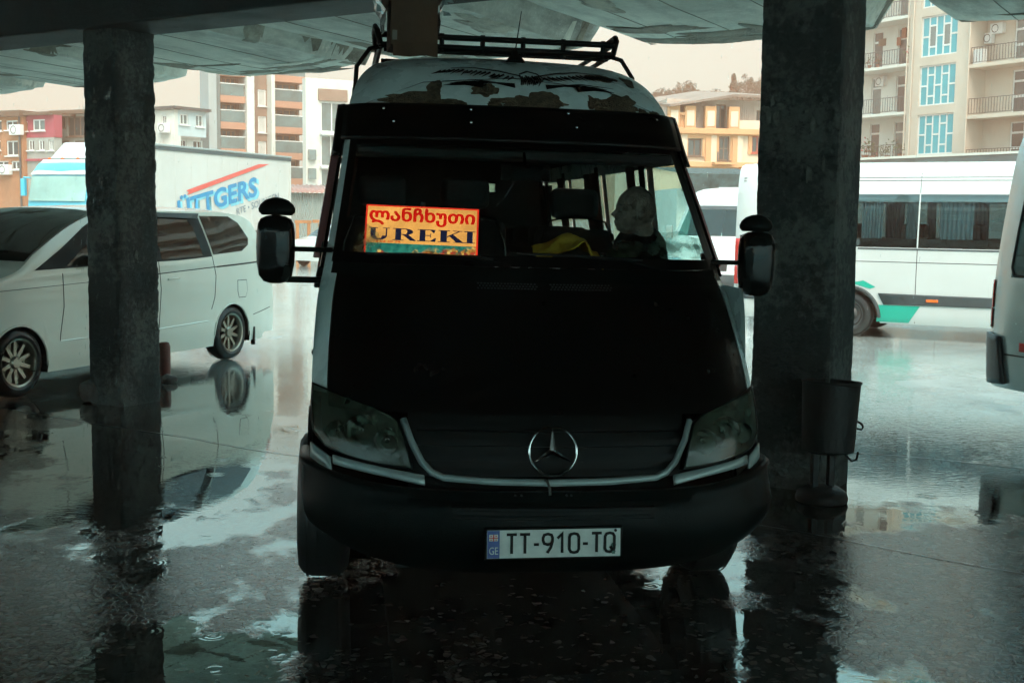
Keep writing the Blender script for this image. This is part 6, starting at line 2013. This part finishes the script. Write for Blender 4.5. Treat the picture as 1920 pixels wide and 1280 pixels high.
for i in range(7):
    u = lerp(ub0 + .1, ub1 + .2, i / 6)
    b = MB(); b.lathe([(.05, 0), (.09, .15), (.05, .4), (.04, .6), (.06, .7)], 8, Matrix.Translation((u, -.1, za0 + .05))); b.build('baluster', P_tr, O1.root, smooth=60)
O1.part('handrail', P_tr, ub0 - .2, ub1 + .4, za0 + .76, za0 + .90, .0, .22)
O1.part('parapet_wall', P_or, O1.uz(1374, 232)[0] + .3, u1, za0, za0 + .55, -.1, .2)
# roof slopes
b = MB()
ua, um, ue = O1.uz(1250, 200)[0], O1.uz(1372, 186)[0], u1
z_a, z_m, z_e = O1.uz(1250, 200)[1], O1.uz(1372, 181)[1], O1.uz(1440, 184)[1]
for (d0, zz) in ((.6, 0),):
    b.add([(ua, -.6, z_a), (um, -.6, z_m), (ue, -.6, z_e), (ue, 7, z_e + .9), (um, 7, z_m + .9), (ua, 7, z_a + .9)], [(0, 1, 4, 5), (1, 2, 3, 4)])
b.build('roof', mat('rusty_brown_roof', (.30, .22, .18), .7, 0, .4, 1.2, .2), O1.root, solid=.12)
for px in (1349, 1367):
    O1.part('balcony_post', F_rail, O1.uz(px - 10, 300)[0], O1.uz(px - 10, 300)[0] + .06, O1.uz(1350, 306)[1], O1.uz(1350, 286)[1], .5, .56)
O1.part('balcony_slab', P_tr, O1.uz(1332, 305)[0], O1.uz(1370, 305)[0], O1.uz(1350, 309)[1], O1.uz(1350, 305)[1], .12, .8)

# ---- low kiosk with torn dark canvas roof in front of it
K1 = Fac(1330, 340, 38, 6, 'market_kiosk', 'low white kiosk with a torn dark canvas roof edge')
u0, u1 = K1.uz(1270, 340)[0], K1.uz(1450, 340)[0]
z0, z1 = K1.uz(1330, 354)[1], K1.uz(1330, 327)[1]
K1.wall(paint('kiosk_white', (.74, .72, .68), .1), u0, u1, 0, z0, [], .2, 'wall', 4)
b = MB(); rows = []
for t in frange(0, 1, 5):
    rows.append([Vector((lerp(u0, u1, i / 40), -.55 - .05 * mnoise.noise(Vector((i * .5, t * 2, 0))), lerp(z1, z0 - .1, t) + (.08 * mnoise.noise(Vector((i * .45, 1, t))) if t > .1 else .03 * mnoise.noise(Vector((i * .7, 4, 0)))))) for i in range(41)])
rows.insert(0, [Vector((p.x, 4.0, p.z + .35)) for p in rows[0]])
b.grid(rows); b.build('canvas_edge', mat('torn_dark_canvas', (.05, .085, .085), .8, 0, .75, 3, .4, 9), K1.root, smooth=50)

# ---- left row
def simple(F_, m, x0, x1, ytop, holes, mf, mg, ybase=None, thick=.6, cols=2, sill=True, name='wall', d=0.0, depth=.2):
    u0, u1 = F_.uz(x0, ytop)[0], F_.uz(x1, ytop)[0]
    z1 = F_.uz((x0 + x1) / 2, ytop)[1]
    z0 = 0 if ybase is None else F_.uz((x0 + x1) / 2, ybase)[1]
    hs = F_.holes_px(holes, d)
    F_.wall(m, u0, u1, z0, z1, hs, depth, name, thick, d)
    for h in hs:
        F_.window(*h, mf, mg, cols, 1, .12, .07, d, sill)
    return u0, u1, z0, z1
B1 = Fac(0, 260, 74, -27, 'brick_house', 'orange brick house with white framed windows at the left edge')
P_br = paint('orange_brick', (.42, .19, .10), .25, 1.5, .9, .2)
u0, u1, z0, z1 = simple(B1, P_br, -60, 41, 220, [(-25, 226, 3, 246), (11, 226, 33, 244), (-25, 264, 1, 282), (12, 264, 34, 292), (-6, 302, 16, 318), (21, 302, 37, 318)], F_white, G_dark)
B1.part('roof_edge', F_brown, u0 - .2, u1 + .1, z1 - .02, z1 + .18, -3, .3); B1.part('roof', F_brown, u0 - .2, u1, z1 + .185, z1 + .35, -9, .2)
aircon(B1, B1.uz(25, 250)[0], B1.uz(25, 254)[1], .01, .9); aircon(B1, B1.uz(4, 320)[0], B1.uz(4, 328)[1], .01, .9)
b = MB(); u = B1.uz(39, 250)[0]; b.tube([(u, -.1, 0), (u, -.1, z1)], .06, 8); b.build('drain_pipe', F_rail, B1.root)
P_mar = paint('maroon_cladding', (.40, .07, .10), .15, 1.2, .6, .1)
P_grb = paint('grey_block', (.40, .40, .37), .3, 1.0, .95, .4)
B2 = Fac(70, 250, 73, -27, 'maroon_house', 'house with maroon clad upper floor over grey block wall')
u0, u1, z0, z1 = simple(B2, P_mar, 41, 101, 216, [(41.5, 228, 52, 246), (61, 224, 84, 245)], F_white, G_mid, 258)
simple(B2, P_grb, 41, 101, 258.5, [(53, 262, 64, 282), (72, 262, 83, 282), (91, 262, 100, 282)], F_white, G_dark)
B2.part('roof_edge', F_brown, u0, u1, z1 - .01, z1 + .16, -2, .3)
B2.part('floor_band', P_mar, u0, u1, B2.uz(70, 302)[1], B2.uz(70, 298)[1], .003, .12)
P_gn = paint('weathered_grey_render', (.36, .37, .33), .35, .9, .95, .5)
B3 = Fac(135, 250, 74, -27, 'grey_house', 'weathered grey house with glazed balcony behind the truck cab')
u0, u1, z0, z1 = simple(B3, P_gn, 101.5, 172, 214, [(104, 220, 122, 240), (127, 218, 160, 256), (112, 264, 130, 290), (140, 264, 160, 290)], F_brown, G_dark, cols=3)
B3.part('roof', F_brown, u0, u1 + .2, z1 - .01, z1 + .2, -2, .4)
# light roof line behind the row
B4 = Fac(60, 210, 95, -22, 'long_pale_roof', 'long pale roof rising behind the brick and maroon houses')
u0, u1 = B4.uz(-80, 210)[0], B4.uz(300, 205)[0]; z1 = B4.uz(80, 207)[1]
B4.wall(paint('pale_fade_wall', (.60, .55, .50)), u0, u1, 0, z1 - .5, [], .2, 'wall', 8)
B4.part('roof', paint('pale_pink_roof', (.60, .47, .42)), u0 - .4, u1 + .4, z1 - .495, z1, -8, .5)
# blue clad house right of the pillar
P_bl = paint('pale_blue_cladding', (.48, .58, .60), .08, 1.5, .6, .15)
P_wt = paint('off_white_wall', (.66, .65, .60), .12, .8, .9, .3)
B5 = Fac(326, 240, 78, 58, 'blue_clad_house', 'pale blue clad upper floor on a white house behind the truck')
u0, u1, z0, z1 = simple(B5, P_bl, 326, 386, 207, [(337, 214, 353, 234), (367, 216, 381, 238)], F_white, G_mid, 256)
simple(B5, P_wt, 326, 386, 257, [(338, 262, 350, 276), (362, 264, 380, 279)], F_white, G_dark, d=-.5)
B5.part('roof', F_rail, u0 - .2, u1 + .2, z1 - .01, z1 + .16, -6, .3)
B6 = Fac(326, 240, 78, -28, 'white_gable_house', 'white house end with a small window beside the left pillar')
u0, u1, z0, z1 = simple(B6, P_wt, 270, 326, 206, [(303, 216, 312, 238), (302, 258, 315, 274)], F_white, G_dark)
B6.part('roof', F_rail, u0, u1 + .1, z1 - .01, z1 + .16, -.5, .3); aircon(B6, B6.uz(302, 246)[0], B6.uz(302, 250)[1], .01, .8)
# tall brick-banded flats
P_con = paint('grey_concrete_fin', (.38, .42, .42), .15, .5, .9, .3)
P_bd = paint('terracotta_band', (.48, .24, .16), .15, .8, .85, .2)
P_bk = paint('brown_brick', (.30, .20, .15), .25, 1.5, .9, .2)
B7 = Fac(480, 220, 84, 36, 'balcony_flats', 'tall block of flats with terracotta banded balconies behind the truck')
ztp = B7.uz(480, 120)[1]
uA, uB, uC, uD, uE = [B7.uz(x, 220)[0] for x in (402, 458, 504, 511, 572)]
zA = [B7.uz(430, y)[1] for y in (331, 281, 232, 183)]; zB = [B7.uz(540, y)[1] for y in (385, 338, 289, 241, 194)]
B7.part('end_fin', P_con, B7.uz(385, 220)[0], B7.uz(400, 220)[0], 0, ztp + 1, -.9, .6, None, .03)
B7.part('fin_return', mat('shaded_fin_face', (.16, .20, .20), .8), B7.uz(400.2, 220)[0], B7.uz(411, 220)[0], 0, ztp + .9, -1, .2)  # shade on this face of the fin put into a darker colour
uA2 = B7.uz(411, 220)[0]
def flat_bay(ua, ub, zl):
    fh_ = (zl[-1] - zl[0]) / (len(zl) - 1)
    lv = [zl[0] + fh_ * i for i in range(-3, len(zl) + 3)]
    hs = [(ua + .25, ub - .2, z + .95, z + fh_ - .35) for z in lv if z > -1]
    B7.wall(P_bk, ua, ub, 0, ztp, hs, .25, 'wall', 1.2, -.9)
    for h in hs:
        B7.window(*h, mat('tan_frame', (.40, .25, .15), .6), G_mid, 4, 1, .15, .07, -.9, False)
    for z in lv:
        if z < -.5 or z > ztp: continue
        B7.part('balcony_band', P_bd, ua, ub, z - .35, z + .10, -.88, .25, None, .02)
        B7.part('balcony_glass', G_mid, ua + .05, ub - .05, z + .12, z + .85, .12, .15)
        B7.part('hand_rail', F_white, ua, ub, z + .87, z + .93, .10, .17)
flat_bay(uA2, uB, zA)
flat_bay(uD, uE, zB)
B7.part('fin', P_wt, uB + .005, uB + .55, 0, ztp + .3, -1, .45, None, .02)
hs = [(lerp(uB + .6, uC, .45), lerp(uB + .6, uC, .95), B7.uz(490, y)[1] - .55, B7.uz(490, y)[1] + .55) for y in (183, 233, 280, 325)]
B7.wall(P_bk, uB + .555, uC, 0, ztp, hs, .2, 'brick_bay', 1, -.3)
for h in hs: B7.window(*h, F_white, mat('pale_blind', (.55, .55, .52), .7), 1, 1, .1, .08, -.3)
B7.part('fin', P_wt, uC + .005, uD - .005, 0, ztp + .3, -1, .45, None, .02)
# white flats with big windows
B8 = Fac(600, 250, 80, 30, 'white_flats', 'white block with wide window bays beside the van windscreen post')
hs = [(602, 192, 643, 248), (602, 254, 640, 312), (602, 316, 636, 350)]
u0, u1, z0, z1 = simple(B8, P_wt, 573, 700, 150, hs, F_white, G_mid, cols=2, depth=.35)
B8.part('brown_panel', P_bk, B8.uz(596, 170)[0], B8.uz(650, 170)[0], B8.uz(620, 190)[1], B8.uz(620, 168)[1], .004, .15)
for y in (252, 314):
    B8.part('slab_edge', F_white, B8.uz(599, y)[0], B8.uz(650, y)[0], B8.uz(620, y + 2)[1], B8.uz(620, y - 2)[1], .004, .4)
for (y0_, y1_) in ((281, 300), (316, 336)):
    B8.part('small_window', G_mid, B8.uz(577, y0_)[0], B8.uz(590, y0_)[0], B8.uz(584, y1_)[1], B8.uz(584, y0_)[1], .004, .3)

# ---- corrugated fence and timber frame
FN = Fac(578, 400, 54, 20, 'corrugated_fence', 'grey green corrugated metal fence between truck and van')
FN.root['category'] = 'fence'
u0, u1 = FN.uz(540, 400)[0], FN.uz(700, 400)[0]; zt = FN.uz(578, 362)[1]
M_corr = mat('galvanised_sheet', (.40, .46, .44), .5, .3, .2, 1, .05)
nsh = 7
for k in range(nsh):
    b = MB(); a, c = lerp(u0, u1, k / nsh), lerp(u0, u1, (k + 1) / nsh) - .004
    b.grid([[Vector((lerp(a, c, i / 24), -.03 * math.sin(i * math.pi / 2) - .004 * k, z)) for i in range(25)] for z in (0, zt)]); b.build('sheet', M_corr, FN.root, smooth=50)
b = MB(); n_ = 60
b.grid([[Vector((lerp(u0, u1, i / n_), y, z + .03 * math.sin(i * 1.9))) for i in range(n_ + 1)] for (y, z) in ((-.35, zt + .02), (.6, zt + .22), (1.4, zt + .38))]); b.build('lean_to_roof', mat('rust_red_sheet', (.36, .20, .17), .6, .1, .4, 1), FN.root, smooth=50, solid=.02)
q = at_y(578, 440, 46); q.z = 0
tf = thing('timber_frame', 'orange timber frame leaning in front of the corrugated fence', 'timber frame', q, R(15))
M_tim = mat('orange_timber', (.42, .17, .06), .7, 0, .3, 6, .2, stretch=(1, 1, .1))
zt2 = at_y(578, 413, 46).z
for x in (-.40, .02, .42):
    b = MB(); b.b2(x - .06, x + .06, -.05, .05, 0, zt2 - .12); b.build('post', M_tim, tf, bevel=.005)
b = MB(); b.b2(-.5, .12, -.07, .07, zt2 - .118, zt2); b.build('top_beam', M_tim, tf, bevel=.005)
b = MB(); b.b2(.16, .55, -.07, .07, zt2 - .10, zt2 + .02); b.build('top_beam', M_tim, tf, bevel=.005)

# ================================================================== hill and trees
M_hill = mat('wooded_hill', (.045, .075, .045), .9, 0, .5, .05, .5, 1)
b = MB(); rows = []
for j in range(18):
    y = 155 + j * 9
    row = []
    for i in range(60):
        x = -110 + i * 4.6
        hh = 17 * math.exp(-((x - 40) / 52) ** 2) * (1 - math.exp(-((y - 148) / 16) ** 2))
        row.append(Vector((x, y, -1 + hh * (1 - .1 * max(0, (y - 190) / 40)) + 1.5 * mnoise.noise(Vector((x * .05, y * .05, 0))))))
    rows.append(row)
b.grid(rows); tag(b.build('hill', M_hill, None, smooth=60), kind='structure')
M_fol = mat('far_foliage', (.018, .075, .065), .8, 0, .5, .3)
M_bark = mat('bark', (.06, .05, .04), .9, 0, .3, 2)
def tree(px, py_top, py_base, Y, wpx, kind, label, seed):
    rr = random.Random(seed)
    top = at_y(px, py_top, Y); base = at_y(px, py_base, Y)
    H = top.z - base.z; W = wpx / FPX * Y
    t = thing('pine_tree' if kind == 'pine' else 'broadleaf_tree', label, 'tree', base, 0, 'trees on the hill')
    b = MB(); b.tube([(0, 0, -1), (.1, 0, H * .4), (0, .1, H * .85)], [H * .035, H * .025, H * .008], 8)
    for k in range(6):
        a = rr.uniform(0, 6.28); z = H * rr.uniform(.35, .7)
        b.tube([(0, 0, z), (math.cos(a) * W * .2, math.sin(a) * W * .2, z + H * .08), (math.cos(a) * W * .35, math.sin(a) * W * .35, z + H * .16)], [H * .014, H * .01, H * .004], 5)
    b.build('trunk', M_bark, t, smooth=60)
    b = MB()
    def leafclump(c_, r, n, s):
        for _ in range(n):
            d = Vector((rr.gauss(0, 1), rr.gauss(0, 1), rr.gauss(0, 1))).normalized() * r * rr.random() ** .4
            p = c_ + d
            a = Vector((rr.uniform(-1, 1), rr.uniform(-1, 1), rr.uniform(-.6, .6))).normalized() * s
            e = a.cross(Vector((rr.uniform(-1, 1), rr.uniform(-1, 1), rr.uniform(-1, 1)))).normalized() * s * .5
            b.add([p - a, p + e, p + a, p - e], [(0, 1, 2, 3)])
    if kind == 'pine':
        for i in range(26):
            z = H * (.18 + .80 * i / 25); w = W * .5 * (1 - i / 25) ** .8 + .1
            for k in range(5):
                a = rr.uniform(0, 6.28); q_ = w * rr.uniform(.3, 1)
                leafclump(Vector((math.cos(a) * q_, math.sin(a) * q_, z - .1 * q_)), H * .055, 22, H * .032)
    else:
        for i in range(34):
            a = rr.uniform(0, 6.28); q_ = W * .5 * math.sqrt(rr.random()); z = H * (.40 + .52 * rr.random() * (1 - .5 * (q_ / (W * .5)) ** 2))
            leafclump(Vector((math.cos(a) * q_, math.sin(a) * q_ * .8, z)), W * rr.uniform(.09, .16), 80, W * .034)
    b.build('crown', M_fol, t)
for i, a in enumerate(((1374, 143, 196, 262, 18, 'pine', 'pointed conifer on the hazy hill above the ornate house'), (1400, 150, 200, 268, 30, 'leaf', 'round tree right of the conifer on the hazy hill'),
        (1428, 153, 200, 275, 26, 'leaf', 'hazy tree partly hidden by the right pillar'), (1285, 160, 215, 255, 32, 'leaf', 'largest hazy tree on the hill beside the van roof'),
        (1262, 178, 222, 258, 26, 'leaf', 'hazy bush tree right against the van roof edge'), (1310, 182, 216, 260, 40, 'leaf', 'low broad hazy tree below the pale hill house'),
        (1240, 172, 215, 262, 30, 'leaf', 'hazy tree just behind the visor corner of the van'), (1345, 184, 215, 250, 44, 'leaf', 'wide low tree over the ornate house roof'), (1390, 182, 215, 250, 50, 'leaf', 'wide low tree behind the ornate attic roof'), (1425, 182, 215, 252, 40, 'leaf', 'low hazy tree beside the right pillar under taller crowns'))):
    tree(a[0], a[1] - (12 if a[5] == 'leaf' else 3), a[2], a[3] * .655, a[4] * (1.5 if a[5] == 'leaf' else 1.1), *a[5:], 60 + i)
q = at_y(1340, 185, 187)
hh = thing('hill_house', 'faint pale house with a flat roof on the hazy hill', 'building', (q.x, q.y, q.z - 4), R(-5))
b = MB(); b.b2(-3, 3, 0, 4, 0, 4.7); b.build('wall', paint('hill_house_wall', (.75, .70, .64)), hh)
b = MB(); b.b2(-3.3, 3.3, -.3, 4.3, 4.7, 5.0); b.build('roof', paint('hill_house_roof', (.6, .5, .45)), hh)

# ================================================================== rain: drops falling from the slab edge
rr = random.Random(11)
b = MB()
M_drop = glass('rain_water', (.92, .97, .97), .02, 1.6)
for i in range(420):
    u = rr.uniform(-9, 9); v = EDGE + rr.gauss(.05, .12); z = rr.uniform(.1, 3.5)
    p = uv(u, v, z)
    b.sphere(p, (.0035, .0035, rr.uniform(.012, .035)), 5, 4)
for i in range(500):
    u = rr.uniform(-14, 14); v = EDGE + rr.uniform(.3, 9); z = rr.uniform(.1, 6)
    b.sphere(uv(u, v, z), (.003, .003, rr.uniform(.008, .02)), 5, 4)
for i in range(70):     # drips through the roof joint along the left pillar
    p = uv(rr.uniform(-.1, .5), -.42 + rr.gauss(0, .05), rr.uniform(.1, 3.2))
    b.sphere(p, (.003, .003, rr.uniform(.01, .04)), 5, 4)
o = b.build('rain', M_drop, None, smooth=180); tag(o, kind='stuff')

# ================================================================== rain haze
b = MB(); b.b2(-330, 330, -60, 520, -2.5, 75)
hz = b.build('haze', None)
m, nt, out = new_mat('rain_haze')
pv = nt.nodes.new('ShaderNodeVolumePrincipled')
pv.inputs['Color'].default_value = (.70, .335, .23, 1)
pv.inputs['Density'].default_value = .0042
pv.inputs['Anisotropy'].default_value = .2
nt.links.new(pv.outputs[0], out.inputs['Volume'])
hz.data.materials.append(m)
tag(hz, kind='stuff')
